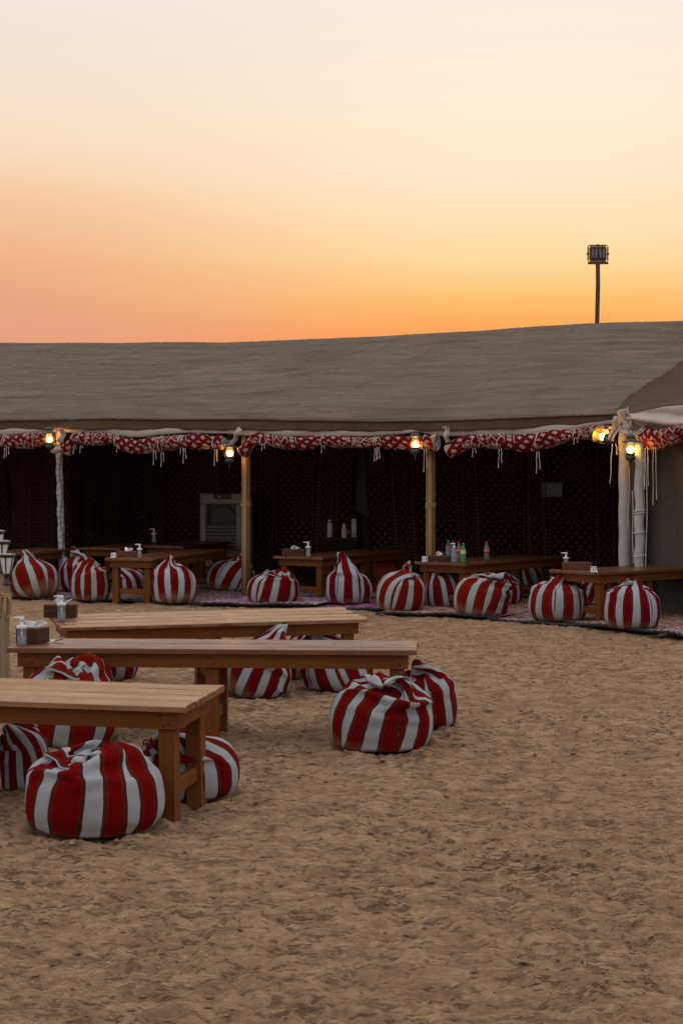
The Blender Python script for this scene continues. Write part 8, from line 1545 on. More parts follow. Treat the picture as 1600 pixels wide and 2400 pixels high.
# ------------------------------------------------------------------ bean bags
BAGROWS, NC = 28, 36
def bag_profile(H=.40, Rr=.32, top=.40):
    pts = [.09, .17, .25, .292]; zs = [0, 0, .005, .03]; n = 9
    for i in range(1, n + 1):
        t = i / n; z = .03 + t * (H - .03)
        pts.append(.292 + (Rr - .292) * math.sin(math.pi * min(1, t)) ** .8 + (0 if t < .5 else (t - .5) * .02)); zs.append(z)
    r0 = pts[-1]
    for i in range(1, 16):
        t = i / 15
        pts.append(r0 * (1 - t) + .085 * t + .03 * math.sin(math.pi * t)); zs.append(H + top * t)
    return pts, zs
BR, BZ = bag_profile()
def bag_mesh(name, data, phase):
    v = np.array(data)
    bot, top, d = v[:3], v[3:6], v[6:].reshape(3, BAGROWS, NC).transpose(1, 2, 0)
    ring = np.cumsum(np.cumsum(d, 1), 0)               # each number is the step beyond left + below - below left
    ring = ring.astype(float)
    for k in range(6):                                  # sewn seams pull the cloth in
        c = ring.mean(1)[:, :2]
        amp = np.interp(np.arange(BAGROWS), [0, 3, 12, 18, 27], [2, 5, 6, 4, 1])
        d_ = ring[:, k * 6, :2] - c
        ring[:, k * 6, :2] -= d_ / np.maximum(np.linalg.norm(d_, axis=1), 1e-3)[:, None] * amp[:, None] * .9
    co = np.concatenate([bot[None], ring.reshape(-1, 3), top[None]]) * .0015
    K = BAGROWS; fs, uv = [], []
    def Rr(k):
        t = min(1, BZ[k] / .22); t = t * t * (3 - 2 * t)
        return .32 * (.86 + .14 * t) if BZ[k] < .41 else BR[k]
    off = phase
    def u(c, k, p): return (c - p * 6 - 3) * 2 * math.pi / NC * Rr(k) + off[p] + 5
    for c in range(NC):
        p = c // 6
        fs.append((0, 1 + (c + 1) % NC, 1 + c)); uv.append([(u(c, 0, p), 0)] * 3)
    for k in range(K - 1):
        for c in range(NC):
            p = c // 6; a = 1 + k * NC + c; b = 1 + k * NC + (c + 1) % NC
            fs.append((a, b, b + NC, a + NC))
            uv.append([(u(c, k, p), BZ[k]), (u(c + 1, k, p), BZ[k]), (u(c + 1, k + 1, p), BZ[k + 1]), (u(c, k + 1, p), BZ[k + 1])])
    for c in range(NC):
        p = c // 6
        fs.append((1 + (K - 1) * NC + c, 1 + (K - 1) * NC + (c + 1) % NC, len(co) - 1))
        uv.append([(u(c, K - 1, p), .8), (u(c + 1, K - 1, p), .8), (u(c + .5, K - 1, p), .8)])
    m = MB(); m.add(co.tolist(), fs, uv, True)
    me = bpy.data.meshes.new('bean_bag_cloth')
    me.from_pydata(m.v, [], m.f)
    l = me.uv_layers.new(name='UVMap'); l.data.foreach_set('uv', np.array([x for f in m.uv for x in f], np.float32).ravel())
    me.polygons.foreach_set('use_smooth', [True] * len(me.polygons))
    me.materials.append(MAT['stripe'])
    return me, float(co[:, 2].max())
PH = [.0, .075, .03, .12, .055, .15]
PROTO = {n: bag_mesh(n, d, PH[i % 6:] + PH[:i % 6]) for i, (n, d) in enumerate(BAG.items())}
def bag(proto, px, yb, wpx, ytop, rot, label, mat='stripe', z=0.0, group='striped bean bags', tilt=(0, 0)):
    me, hh = PROTO[proto]
    g = G(px, yb, z)
    W_ = wpx * (g.y + .25) / FOC
    s = W_ / .665
    c = Vector(((px - CX) / FOC * (g.y + .38 * W_), g.y + .38 * W_, z))
    Ht = CAMZ - (ytop - YH) / FOC * c.y - z
    hs = max(.70, min(1.45, Ht / hh))
    o = link('bean_bag', me, None, c)
    o.scale = (s, s, hs); o.rotation_euler = (R(tilt[0]), R(tilt[1]), R(rot))
    sb = o.modifiers.new('smooth', 'SUBSURF'); sb.levels = 1; sb.render_levels = 2 if wpx > 200 else 1
    o.material_slots[0].link = 'OBJECT'; o.material_slots[0].material = MAT[mat]
    return tag(o, label, 'bean bag', group)
RZ = .014
# open sand, near to far
bag('collapse', 222, 1972, 332, 1733, 180, 'biggest, nearest striped bean bag in front of the shining table leg', 'stripe')
bag('slump', 58, 1862, 118, 1684, 60, 'shaded striped bean bag under the left part of the nearest table', 'stripe')
bag('slump', 442, 1884, 250, 1712, 90, 'slumped striped bean bag behind the legs of the nearest table', 'stripe')
bag('collapse', 158, 1764, 246, 1531, 225, 'striped bean bag with a folded top just behind the nearest table', 'stripe2')
bag('slump', 893, 1771, 248, 1567, 130, 'large striped bean bag standing alone on the sand, front one of the pair', 'stripe')
bag('collapse_back', 985, 1716, 176, 1538, 225, 'striped bean bag half hidden behind the large bag on the sand', 'stripe')
bag('knot', 232, 1606, 190, 1466, 45, 'striped bean bag with two humps between the two long middle tables', 'stripe')
bag('flop', 606, 1641, 154, 1455, 180, 'striped bean bag with a pale peak rising above the longest table', 'stripe3')
bag('flop', 790, 1626, 172, 1469, 45, 'striped bean bag with a red flap under the right half of the longest table', 'stripe')
bag('peak', 700, 1598, 110, 1484, 0, 'shaded bean bag under the right end of the rear sand table', 'stripe')
# on the rugs, left to right
bag('flop', 81, 1404, 116, 1285, 318, 'striped bean bag with a tall red peak nearest the lantern posts', 'stripe2', RZ)
bag('collapse_back', 190, 1390, 108, 1279, 180, 'striped bean bag standing behind, below the wire wrapped white post', 'stripe', RZ)
bag('knot', 212, 1411, 97, 1308, 315, 'small knotted striped bean bag left of the number 21 table', 'stripe2', RZ)
bag('slump', 309, 1391, 76, 1326, 40, 'striped bean bag seen between the legs of the number 21 table', 'stripe3', RZ)
bag('collapse_back', 408, 1417, 112, 1300, 90, 'crimson striped bean bag right of the number 21 table', 'stripe3', RZ)
bag('collapse_back', 537, 1389, 118, 1292, 0, 'tilted striped bean bag with pointed white tip before the air cooler', 'stripe', RZ, tilt=(0, 8))
bag('collapse', 640, 1418, 126, 1332, 225, 'low striped bean bag behind the left leg of the table before the flasks', 'stripe', RZ)
bag('peak', 817, 1419, 116, 1293, 180, 'striped bean bag with a tall thick red peak before the dark flask stand', 'stripe3', RZ)
bag('slump', 806, 1386, 78, 1321, 10, 'bean bag mostly hidden behind the one with the tall thick peak', 'stripe3', RZ)
bag('collapse_back', 938, 1436, 122, 1312, 315, 'rust striped bean bag at the left end of the number 23 table', 'stripe2', RZ)
bag('collapse', 1040, 1428, 92, 1332, 60, 'striped bean bag behind the legs of the number 23 table', 'stripe', RZ)
bag('slump', 1128, 1447, 136, 1337, 180, 'striped bean bag with rolled top in front of the number 23 table', 'stripe2', RZ)
bag('slump', 1180, 1420, 84, 1335, 110, 'bean bag in the shade behind the one with rolled top', 'stripe', RZ)
bag('slump', 1240, 1378, 70, 1322, 0, 'dim striped bean bag under the far end of the number 23 table', 'stripe', RZ)
bag('knot', 1306, 1460, 144, 1344, 135, 'striped bean bag behind the near leg of the number 27 table', 'stripe2', RZ)
bag('slump', 1385, 1420, 80, 1345, 150, 'striped bean bag hidden deep beneath the middle of the number 27 table', 'stripe3', RZ)
bag('knot', 1480, 1478, 140, 1352, 180, 'crimson striped bean bag in front of the number 27 table', 'stripe3', RZ + .02)
bag('flop', 1560, 1436, 90, 1352, 210, 'shaded striped bean bag behind the crimson one at the right table', 'stripe3', RZ)

# ------------------------------------------------------------------ things on the tables
def at(px, py, z=TH): return G(px, py, z)
def pump_bottle(px, py, hpx, label, clear=True, rz=3.1, tall=False):
    p = at(px, py); h = hpx * p.y / FOC; k = h / .19
    root = thing('pump_bottle', label, 'pump bottle', tuple(p + Vector((0, 0, .001))), rz, 'hand gel pump bottles')
    root.scale = (k, k, k)
    m = MB(); m.lathe([(.001, 0), (.030, 0), (.032, .006), (.032, .095), (.030, .105), (.017, .112)], (0, 0, 0), 22); m.build('bottle', MAT['clear'], root)
    m = MB(); m.lathe([(.001, .004), (.0285, .004), (.0285, .060), (.001, .061)], (0, 0, 0), 20); m.build('gel', MAT['frost'] if not clear else MAT['clear'], root)
    m = MB(); m.lathe([(.001, .108), (.036, .108), (.036, .128), (.034, .131), (.012, .132), (.012, .160), (.001, .160)], (0, 0, 0), 22); m.build('collar', MAT['white'], root)
    m = MB(); m.lathe([(.016, .160), (.0165, .186), (.014, .190), (.001, .190)], (0, 0, 0), 18)
    m.tube([(.005, 0, .183), (.03, 0, .184), (.062, 0, .181)], [.0075, .0065, .005], 8); m.build('pump_head', MAT['white'], root)
    m = MB(); m.tube([(0, 0, .11), (0, 0, .07), (-.012, 0, .012)], [.010, .006, .0035], 8); m.build('dip_tube', MAT['white'], root)
    return root
def tissue_box(px, py, sx_, sy, h, rz, label, mat='darkwood', tissue=True):
    p = at(px, py); p = p + Vector((0, sy / 2, 0))
    root = thing('tissue_box', label, 'tissue box', tuple(p + Vector((0, 0, .001))), R(rz), 'wooden tissue boxes')
    t = .012
    for s in (-1, 1):
        m = MB(); m.box((0, s * (sy / 2 - t / 2), h / 2 - .006), (sx_, t, h - .013), None, .0015); m.build('side_panel', MAT[mat], root)
        m = MB(); m.box((s * (sx_ / 2 - t / 2), 0, h / 2 - .006), (t, sy - 2 * t - .001, h - .013), None, .0015); m.build('side_panel', MAT[mat], root)
    m = MB()
    for s in (-1, 1): m.box((0, s * (sy / 4 + .012), h - .006), (sx_ + .004, sy / 2 - .022, .012), None, .002)
    for s in (-1, 1): m.box((s * (sx_ / 2 - sx_ * .14), 0, h - .006), (sx_ * .28, .043, .0115), None, .001)
    m.build('lid', MAT['boxwood'], root)
    if tissue:
        n, k = 10, 8; vs, fs = [], []; rr = random.Random(px)
        a, b, c = (rr.uniform(0, 6) for _ in range(3))
        for i in range(n):
            for j in range(k):
                u, v = i / (n - 1) - .5, j / (k - 1)
                vs.append((u * .09 * (.6 + .8 * v) + .02 * v * v, .025 * math.sin(4 * u + a) * (.4 + v) + .025 * v * math.sin(9 * u + b), h - .01 + .055 * v * (1 - .5 * abs(u + .2)) + .01 * math.sin(8 * u + c) * v))
        for i in range(n - 1):
            for j in range(k - 1): fs.append((i * k + j, (i + 1) * k + j, (i + 1) * k + j + 1, i * k + j + 1))
        m = MB(); m.add(vs, fs, None, True); m.build('tissue', MAT['tissue'], root).modifiers.new('thickness', 'SOLIDIFY').thickness = .001
    return root
def text_mesh(txt, size, mat, extrude=.0006, bold=0.0):
    cu = bpy.data.curves.new('text', 'FONT'); cu.body = txt; cu.size = size; cu.extrude = extrude; cu.align_x = 'CENTER'; cu.align_y = 'CENTER'; cu.offset = bold
    o = bpy.data.objects.new('text', cu); COL.objects.link(o)
    me = bpy.data.meshes.new_from_object(o.evaluated_get(bpy.context.evaluated_depsgraph_get()))
    bpy.data.objects.remove(o); me.materials.clear(); me.materials.append(mat)
    return me
def number_card(txt, px, py, rz, label, wid=.062):
    p = at(px, py)
    root = thing('number_card', label, 'table number', tuple(p + Vector((0, 0, .001))), R(rz), 'table number cards')
    m = MB(); h = .060; d = .03
    m.add([(-wid / 2, -d, 0), (wid / 2, -d, 0), (wid / 2, 0, h), (-wid / 2, 0, h), (-wid / 2, d, 0), (wid / 2, d, 0)],
          [(0, 1, 2, 3), (3, 2, 5, 4), (0, 3, 4), (1, 5, 2), (0, 4, 5, 1)])
    m.build('card', MAT['white'], root)
    o = link('digits', text_mesh(txt, .060, MAT['ink'], .0004, .0012), root, (0, -d / 2 - .0012, h / 2))
    o.rotation_euler = (math.atan2(h, d), 0, 0)
    return root
def bottle(px, py, kind, label, hgt=.225):
    p = at(px, py)
    root = thing('drink_bottle', label, 'bottle', tuple(p + Vector((0, 0, .001))), R(rnd.uniform(-20, 20)), 'plastic drink bottles on the table')
    k = hgt / .225
    body = {'water': 'clear', 'cola': 'clear', 'fullcola': 'clear', 'green': 'greenclear'}[kind]
    prof = [(.001, .004), (.024, 0), (.031, .012), (.0325, .03), (.0325, .075), (.030, .09), (.032, .105), (.0325, .135), (.030, .155), (.018, .188), (.0135, .197), (.0135, .206)]
    m = MB(); m.lathe([(r, z * k) for r, z in prof], (0, 0, 0), 22); m.build('bottle', MAT[body], root)
    if kind == 'water':
        for z in (.06, .075, .09, .105, .12, .135):
            m = MB(); m.tube([(.0328 * math.cos(a), .0328 * math.sin(a), z * k) for a in np.linspace(0, 2 * math.pi, 21)], .0014, 5, False); m.build('rib', MAT['frost'], root)
        lab, lz, cap = 'teal', (.018, .05), 'teal'
    elif kind == 'green': lab, lz, cap = 'lime', (.100, .140), 'green'
    else: lab, lz, cap = 'red', (.098, .138), 'red'
    m = MB(); m.lathe([(.0331, lz[0] * k), (.0335, (lz[0] + lz[1]) / 2 * k), (.0331, lz[1] * k)], (0, 0, 0), 26); o = m.build('label', MAT[lab], root)
    if kind == 'green':
        m = MB(); m.lathe([(.0334, .096 * k), (.0336, .108 * k), (.0335, .113 * k)], (0, 0, 0), 26); m.build('label_band', MAT['yellowp'], root)
    liq = {'cola': .035, 'fullcola': .094, 'green': .012}.get(kind)
    if liq:
        m = MB(); m.lathe([(.001, .005), (.023, .004), (.030, .013), (.0312, .03), (.0312, min(liq, .075)), (.030, liq), (.001, liq)], (0, 0, 0), 20)
        m.build('drink', MAT['cola'] if 'cola' in kind else MAT['lime'], root)
    m = MB(); m.lathe([(.001, .204 * k), (.0155, .204 * k), (.0155, .222 * k), (.014, .225 * k), (.001, .225 * k)], (0, 0, 0), 18); m.build('cap', MAT[cap], root)
    txt = {'cola': 'Coca-Cola', 'fullcola': 'Coca-Cola', 'green': 'Sprite'}.get(kind)
    if txt:
        me = text_mesh(txt, .019 if kind != 'green' else .024, MAT['white'], .0002, .0004)
        for v in me.vertices:
            a = v.co.x / .0345 - math.pi / 2; rr = .0340 + v.co.z
            v.co = (rr * math.cos(a), rr * math.sin(a), v.co.y + (lz[0] + lz[1]) / 2 * k + (.004 if kind == 'green' else 0))
        o = link('lettering', me, root)
        o.rotation_euler = (0, 0, -root.rotation_euler.z)
    return root

tissue_box(72, 1509, .165, .13, .098, -24, 'dark wooden tissue box on the left end of the longest table', 'darkwood')
pump_bottle(51, 1512, 66, 'pump bottle in front of the tissue box on the longest table')
m = MB(); n = 10; vs = []; fs = []
for i in range(n):
    for j in range(6):
        u, v = i / 9, j / 5
        vs.append((u * .085, v * .07 * (1 - .3 * u), .004 + .03 * u * u * (1 - v * .6) + .008 * math.sin(5 * v + 3 * u) ** 2))
for i in range(n - 1):
    for j in range(5): fs.append((i * 6 + j, (i + 1) * 6 + j, (i + 1) * 6 + j + 1, i * 6 + j + 1))
m.add(vs, fs, None, True)
o = m.build('loose_tissue', MAT['tissue'], None, at(116, 1507) + Vector((0, 0, .001))); o.modifiers.new('thickness', 'SOLIDIFY').thickness = .001
tag(o, 'loose white tissue lying on the longest table beside the tissue box', 'tissue')
tissue_box(139, 1449, .235, .13, .10, 3, 'dark wooden tissue box on the rear sand table', 'darkwood')
pump_bottle(144, 1453, 57, 'pump bottle in front of the tissue box on the rear sand table')
tissue_box(297, 1306, .26, .13, .075, -10, 'flat wooden tissue box on the number 21 table', 'boxwood')
pump_bottle(327, 1308, 33, 'pump bottle on the number 21 table')
number_card('21', 266, 1307, -12, 'small white card reading 21 at the table edge')
tissue_box(688, 1303, .29, .14, .085, -8, 'long dark wooden tissue box on the table before the flasks', 'darkwood')
pump_bottle(722, 1305, 35, 'pump bottle on the table before the flasks')
number_card('23', 995, 1316, -6, 'small white card reading 23 beside a dark tissue box')
tissue_box(1030, 1317, .265, .15, .072, -4, 'long dark wooden tissue box between the 23 card and the bottles', 'darkwood')
bottle(1050, 1308, 'water', 'clear ribbed water bottle with a teal cap')
bottle(1061, 1309, 'cola', 'nearly empty cola bottle half hidden behind the clear pump bottle', .222)
p = at(1064, 1318)
gb = thing('pump_bottle', 'all clear pump bottle standing among the drink bottles', 'pump bottle', tuple(p + Vector((0, 0, .001))), 2.6, 'hand gel pump bottles')
m = MB(); m.lathe([(.001, 0), (.036, 0), (.039, .008), (.039, .125), (.030, .148), (.014, .160), (.013, .175)], (0, 0, 0), 22); m.build('bottle', MAT['clear'], gb)
m = MB(); m.lathe([(.001, .004), (.035, .004), (.035, .110), (.001, .112)], (0, 0, 0), 18); m.build('gel', MAT['clear'], gb)
m = MB(); m.lathe([(.001, .17), (.017, .17), (.017, .188), (.007, .190), (.007, .215), (.014, .217), (.014, .227), (.001, .229)], (0, 0, 0), 18); m.tube([(0, 0, .222), (.05, 0, .221)], .006, 8); m.build('pump_head', MAT['white'], gb)
bottle(1075, 1313, 'cola', 'nearly empty cola bottle with red cap between the pump bottle and green bottle')
bottle(1085, 1319, 'green', 'green lemonade bottle with yellow green label', .232)
bottle(1140, 1315, 'fullcola', 'half full cola bottle standing apart at the right of the table', .235)
tissue_box(1354, 1336, .30, .16, .080, 8, 'red brown wooden tissue box on the number 27 table', 'boxwood', False)
pump_bottle(1326, 1331, 36, 'pump bottle behind the tissue box on the number 27 table')
number_card('27', 1391, 1341, 10, 'small card reading 27 near the corner of the right table')
pump_bottle(361, 1272, 33, 'dim pump bottle on the dark table deep in the tent')

# orange box under the table
p = G(903, 1384); D = p.y
ob = thing('orange_box', 'plain orange red box standing under the table before the flasks', 'box', (p.x, p.y + .17, 0), R(-14))
m = MB(); m.box((0, 0, .205), (.385, .34, .39), None, .012); m.build('body', MAT['orange'], ob)
m = MB(); m.box((0, 0, .416), (.395, .35, .03), None, .008); m.build('lid', MAT['orange'], ob)

# ------------------------------------------------------------------ flask stand inside the tent
FDp = 26.4
def IN(px, y): return P(px, y, FDp)
c = IN(805, 1262)
st = thing('flask_stand', 'small stand draped in black cloth inside the tent', 'stand', (c.x, c.y + .2, 0), R(-10))
m = MB(); m.box((0, 0, c.z - .012), (.56, .42, .024), None, .004); m.build('tabletop', MAT['darkwood'], st)
vs, fs = [], []; n = 48; hh = c.z - .027
for i in range(n):
    a = 2 * math.pi * i / n
    x = max(-.25, min(.25, .40 * math.cos(a))); y = max(-.18, min(.18, .32 * math.sin(a)))
    for z, k in ((hh, 1.0), (hh * .6, 1.02 + .015 * math.sin(6 * a)), (.01, 1.03 + .03 * math.sin(9 * a))): vs.append((x * k, y * k, z))
for i in range(n):
    for j in range(2): fs.append((i * 3 + j, ((i + 1) % n) * 3 + j, ((i + 1) % n) * 3 + j + 1, i * 3 + j + 1))
m = MB(); m.add(vs, fs, None, True); m.build('drape', MAT['darkcloth'], st)
zt = c.z + .002
def flask(px, prof, mat, label, extra, ):
    q = IN(px, 1262); root = thing('flask', label, 'flask', (q.x, q.y + .15, zt), 0, 'coffee flasks on the stand')
    m = MB(); m.lathe(prof, (0, 0, 0), 24); m.build('body', MAT[mat], root)
    root.scale = (1.15, 1.15, 1.15)
    extra(root); return root
tr = thing('serving_tray', 'small round red tray under the slim steel flask', 'tray', (IN(771, 1262).x, IN(771, 1262).y + .15, zt), 0)
m = MB(); m.lathe([(.001, 0), (.085, 0), (.10, .012), (.096, .012), (.083, .005), (.001, .005)], (0, 0, 0), 28); m.build('dish', plain('dull_red_tray', (.12, .02, .02), .4), tr)
def ex1(r):
    m = MB(); m.lathe([(.030, .215), (.033, .218), (.033, .245), (.02, .25), (.001, .25)], (0, 0, 0), 20); m.build('cap', MAT['steel'], r)
    m = MB(); m.lathe([(.0375, .20), (.0385, .205), (.0375, .212)], (0, 0, 0), 20); m.build('neck_band', MAT['blackp'], r)
f1 = flask(773, [(.001, 0), (.035, 0), (.037, .01), (.037, .20), (.030, .216), (.001, .217)], 'flask', 'slim pale flask with a chrome top on the red tray', ex1)
f1.location.z += .006
def ex2(r):
    m = MB(); m.lathe([(.034, .142), (.037, .15), (.030, .165), (.033, .178), (.036, .188), (.028, .20), (.016, .212), (.001, .214)], (0, 0, 0), 20); m.build('cap', MAT['gold'], r)
    m = MB(); m.tube([(.036, 0, .12), (.06, 0, .11), (.062, 0, .06), (.038, 0, .04)], .006, 8); m.build('handle', MAT['gold'], r)
flask(807, [(.001, 0), (.039, 0), (.041, .01), (.041, .12), (.034, .144), (.001, .145)], 'flask', 'short white flask with a gold top, middle of the stand', ex2)
def ex3(r):
    m = MB(); m.lathe([(.080, .265), (.088, .27), (.088, .30), (.075, .335), (.04, .355), (.001, .36)], (0, 0, 0), 24); m.build('pump_lid', MAT['blackp'], r)
    m = MB(); m.box((-.075, -.05, .275), (.07, .05, .035), None, .01); m.build('spout', MAT['blackp'], r)
    m = MB(); m.tube([(.085, 0, .29), (.115, 0, .25), (.11, 0, .12), (.085, 0, .08)], .011, 8); m.build('handle', MAT['blackp'], r)
    q = MB(); vs = []; k = 9
    for i in range(k):
        a = R(-118 + 62 * i / (k - 1)); a = R(-125 + 48 * i / (k - 1))
        for z in (.012, .262): vs.append((.0815 * math.cos(a), .0815 * math.sin(a), z))
    q.add(vs, [(2 * i, 2 * i + 2, 2 * i + 3, 2 * i + 1) for i in range(k - 1)], None, True); q.build('front_panel', MAT['flask'], r).modifiers.new('thickness', 'SOLIDIFY').thickness = .002
    m = MB(); m.lathe([(.0825, .055), (.0832, .058), (.0825, .061)], (0, 0, 0), 24); m.build('band', MAT['blackp'], r)
flask(832, [(.001, 0), (.078, 0), (.080, .01), (.080, .262), (.001, .266)], 'blackp', 'tall black pump flask with a pale front panel', ex3)

# ------------------------------------------------------------------ air cooler
cD = 26.8
bl = P(520, 1300, cD)
ac = thing('air_cooler', 'large off white air cooler with louvred front behind the cane clad post', 'air cooler', (bl.x - .01, cD + .25, 0), R(-20))
ht = CAMZ - (1157 - YH) / FOC * cD; Wc = .72
zg0, zg1 = ht - .90, ht - .17
m = MB()
m.box((0, .26, ht / 2), (Wc - .02, .40, ht - .10), None, .03)
m.build('body', MAT['cooler'], ac)
for nm, cc, dd in (('front_frame', (-Wc / 2 + .05, 0, (zg0 + zg1) / 2), (.10, .14, zg1 - zg0)), ('front_frame', (Wc / 2 - .05, 0, (zg0 + zg1) / 2), (.10, .14, zg1 - zg0)),
                   ('front_frame', (0, 0, zg1 + .085), (Wc, .14, .168)), ('lower_panel', (0, 0, zg0 / 2 + .02), (Wc, .14, zg0 - .045))):
    m = MB(); m.box(cc, dd, None, .012); m.build(nm, MAT['cooler'], ac)
m = MB(); m.box((0, .05, (zg0 + zg1) / 2), (Wc - .2, .02, zg1 - zg0 - .01)); m.build('dark_recess', MAT['blackp'], ac)
m = MB(); m.lathe([(.001, 0), (.24, 0), (.25, .012), (.22, .016), (.001, .02)], (0, .03, zg1 - .27), 30, Matrix(((1, 0, 0), (0, 0, -1), (0, 1, 0)))); m.build('fan_shroud', MAT['blackp'], ac)
for i in range(7):
    z = zg0 + .03 + i * .058
    m = MB(); m.box((0, -.02, z), (Wc - .205, .055, .020), Matrix.Rotation(R(28), 3, 'X'), .002); m.build('louvre', MAT['cooler'], ac)
m = MB()
for i in range(14): m.box((-Wc / 2 + .12 + i * (Wc - .24) / 13, -.045, (zg0 + zg1) / 2), (.004, .004, zg1 - zg0 - .02))
for i in range(6): m.box((0, -.050, zg1 - .04 - i * .055), (Wc - .2, .004, .004))
m.build('wire_grille', MAT['driver'], ac)['kind'] = 'stuff'
m = MB(); m.box((.03, -.004, ht - .045), (.32, .15, .085), None, .01); m.build('control_panel', MAT['blackp'], ac)
m = MB(); m.box((-.02, -.082, ht - .05), (.012, .006, .008)); m.build('red_light', MAT['led'], ac)
m = MB(); m.box((-.13, -.073, .30), (.10, .006, .05)); m.build('badge', MAT['teal'], ac)
for s in (-1, 1):
    m = MB(); m.lathe([(.001, -.02), (.035, -.02), (.035, .02), (.001, .02)], (s * .28, .03, .035), 14, Matrix(((0, 0, 1), (1, 0, 0), (0, 1, 0)))); m.build('caster', MAT['blackp'], ac)

# framed blue panel on the back wall
p = front(s_of(1294, 4.40), 4.40); zt_, zb_ = z_at(p, 1130), z_at(p, 1165); wd = 50 / FOC * p.y
bp = thing('framed_panel', 'small blue grey framed panel hanging on the patterned back wall', 'picture', (p.x, p.y, (zt_ + zb_) / 2), R(-28))
h_ = zt_ - zb_; wd /= math.cos(R(22))
m = MB(); m.box((.03, -.004, 0), (wd - .09, .012, h_ - .05)); m.build('print', MAT['bluepanel'], bp)
for nm, cc, dd in (('frame', (0, -.006, h_ / 2 - .012), (wd, .026, .024)), ('frame', (0, -.006, -h_ / 2 + .012), (wd, .026, .024)), ('frame', (wd / 2 - .01, -.006, 0), (.02, .024, h_ - .05)), ('frame', (-wd / 2 + .04, -.006, 0), (.08, .024, h_ - .05))):
    m = MB(); m.box(cc, dd, None, .002); m.build(nm, MAT['driver'], bp)

# ------------------------------------------------------------------ lantern posts at the left edge
def post_with(pts, rs, label, rope=None):
    b = pts[0]; root = thing('wooden_post', label, 'post', (b.x, b.y, 0), 0, 'rough wooden lantern posts')
    off = -Vector((b.x, b.y, 0))
    sp = smooth_path([tuple(p) for p in pts], 5)
    rs_ = np.interp(np.linspace(0, 1, len(sp)), np.linspace(0, 1, len(rs)), rs)
    m = MB(); n = 14; vs, fs, uv = [], [], []
    for i, p in enumerate(sp):
        for k in range(n):
            a = 2 * math.pi * k / n
            r = rs_[i] * (1 + .07 * math.sin(3 * a + 1) + .05 * math.sin(5 * a + i * .3))
            vs.append((p[0] + r * math.cos(a), p[1] + r * math.sin(a), p[2]))
    for i in range(len(sp) - 1):
        for k in range(n):
            k2 = (k + 1) % n
            fs.append((i * n + k, i * n + k2, (i + 1) * n + k2, (i + 1) * n + k)); uv.append([(sp[i][2], k * .02), (sp[i][2], k * .02 + .02), (sp[i + 1][2], k * .02 + .02), (sp[i + 1][2], k * .02)])
    fs.append(tuple((len(sp) - 1) * n + k for k in range(n))); uv.append([(0, 0)] * n)
    m.add(vs, fs, uv, True); o = m.build('timber', MAT['post'], root, off); autosmooth(o, 50)
    if rope:
        for z0, r0 in rope:
            m = MB(); c = Vector(np.array([np.interp(z0, [q[2] for q in sp], [q[i] for q in sp]) for i in range(3)]))
            m.tube([c + Vector(((r0 + .006) * math.cos(a), (r0 + .006) * math.sin(a), .012 * math.sin(a * .5 + z0 * 40))) for a in np.linspace(0, 6.4, 20)], .009, 7); m.build('rope_turn', MAT['rope'], root, off)
        z0, r0 = rope[0]
        m = MB(); c = Vector(np.array([np.interp(z0, [q[2] for q in sp], [q[i] for q in sp]) for i in range(3)]))
        m.tube([c + Vector((r0 * .6, -r0, 0)), c + Vector((r0 + .012, -.02, -.05)), c + Vector((r0 + .008, -.03, -.12)), c + Vector((r0 - .012, -.035, -.165)), c + Vector((r0 - .03, -.035, -.13)), c + Vector((r0 - .022, -.04, -.02))], .009, 7); m.build('rope_loop', MAT['rope'], root, off)
    return root
def PT(px, y, D): return P(px, y, D)
dA, dB, dC = 12.3, 11.9, 13.4
post_with([PT(1, YH + CAMZ * FOC / dA + 14, dA), PT(-1, 1560, dA), PT(-3, 1450, dA), PT(-3, 1341, dA)], [.056, .05, .042, .034], 'thicker rough wooden lantern post cut by the left edge', [(CAMZ - (1392 - YH) / FOC * dA, .040)])
post_with([PT(14, YH + CAMZ * FOC / dB + 14, dB), PT(12, 1540, dB), PT(13, 1450, dB), PT(15, 1369, dB)], [.034, .028, .026, .021], 'thinner rough wooden lantern post with rope loops beside the left edge', [(CAMZ - (1395 - YH) / FOC * dB, .026), (CAMZ - (1402 - YH) / FOC * dB, .026)])
post_with([PT(-12, YH + CAMZ * FOC / dC + 12, dC), PT(-12, 1400, dC), PT(-12, 1316, dC)], [.04, .035, .03], 'hindmost rough wooden lantern post at the left edge')
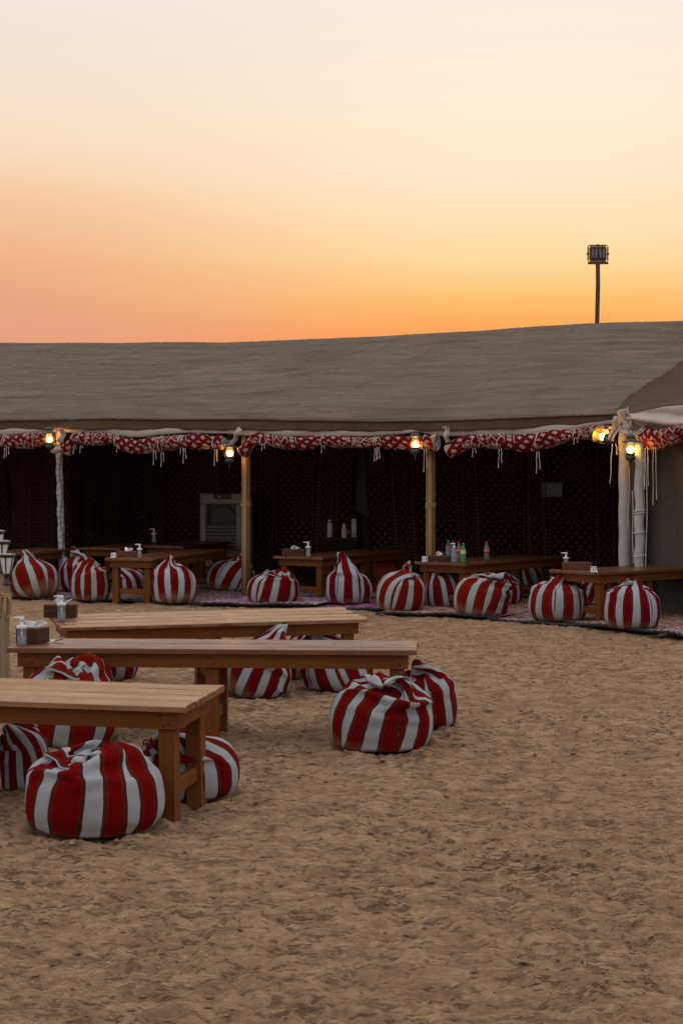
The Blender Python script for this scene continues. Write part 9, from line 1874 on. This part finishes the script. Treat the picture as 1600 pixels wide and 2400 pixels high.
def make_garden_lantern(label):
    root = thing('garden_lantern', label, 'lantern', (0, 0, 0), 0, 'white paned garden lanterns on wooden posts')
    m = MB(); m.lathe([(.001, 0), (.030, 0), (.030, .012), (.014, .022), (.012, .055), (.020, .068), (.026, .075), (.001, .078)], (0, 0, 0), 16); m.build('stem', MAT['black'], root)
    r0, r1, z0, z1 = .026, .050, .076, .182
    for i in range(6):
        a0, a1 = R(60 * i + 8), R(60 * i + 52)
        k = .97
        vs = [(r0 * k * math.cos(a0), r0 * k * math.sin(a0), z0), (r0 * k * math.cos(a1), r0 * k * math.sin(a1), z0), (r1 * k * math.cos(a1), r1 * k * math.sin(a1), z1), (r1 * k * math.cos(a0), r1 * k * math.sin(a0), z1)]
        mid0 = [(vs[0][j] * .45 + vs[3][j] * .55) * (1.05 if j < 2 else 1) for j in range(3)]; mid1 = [(vs[1][j] * .45 + vs[2][j] * .55) * (1.05 if j < 2 else 1) for j in range(3)]
        m = MB(); m.add([vs[0], vs[1], mid1, mid0, vs[2], vs[3]], [(0, 1, 2, 3), (3, 2, 4, 5)]); m.build('pane', MAT['frost'], root).modifiers.new('thickness', 'SOLIDIFY').thickness = .002
        a = R(60 * i)
        m = MB(); m.tube([(r0 * math.cos(a), r0 * math.sin(a), z0), (.5 * (r0 + r1) * 1.08 * math.cos(a), .5 * (r0 + r1) * 1.08 * math.sin(a), z0 + .058), (r1 * math.cos(a), r1 * math.sin(a), z1)], .0038, 6); m.build('glazing_bar', MAT['black'], root)
    m = MB(); m.lathe([(.001, z1), (.050, z1), (.060, z1 + .010), (.060, z1 + .018), (.001, z1 + .019)], (0, 0, 0), 28); m.build('top_ring', MAT['black'], root)
    m = MB(); m.lathe([(.001, z1 + .0195), (.058, z1 + .0195), (.057, z1 + .023), (.03, z1 + .027), (.001, z1 + .028)], (0, 0, 0), 28); m.build('solar_cap', MAT['cooler'], root)
    return root
g0 = make_garden_lantern('lowest white paned black garden lantern, on the thinner post')
for i, (px, y, D, lab) in enumerate(((16, 1371, dB, 'lowest white paned black garden lantern, on the thinner post'), (3, 1342, dA, 'middle white paned black garden lantern, on the thicker post'), (-9, 1317, dC, 'topmost and hindmost white paned garden lantern at the left edge'))):
    o = g0 if i == 0 else copy_tree(g0)
    o.location = P(px, y, D); o['label'] = lab; o.rotation_euler = (0, 0, R(i * 17 + 30)); k = (1.05, 1.12, 1.2)[i]; o.scale = (k, k, k)
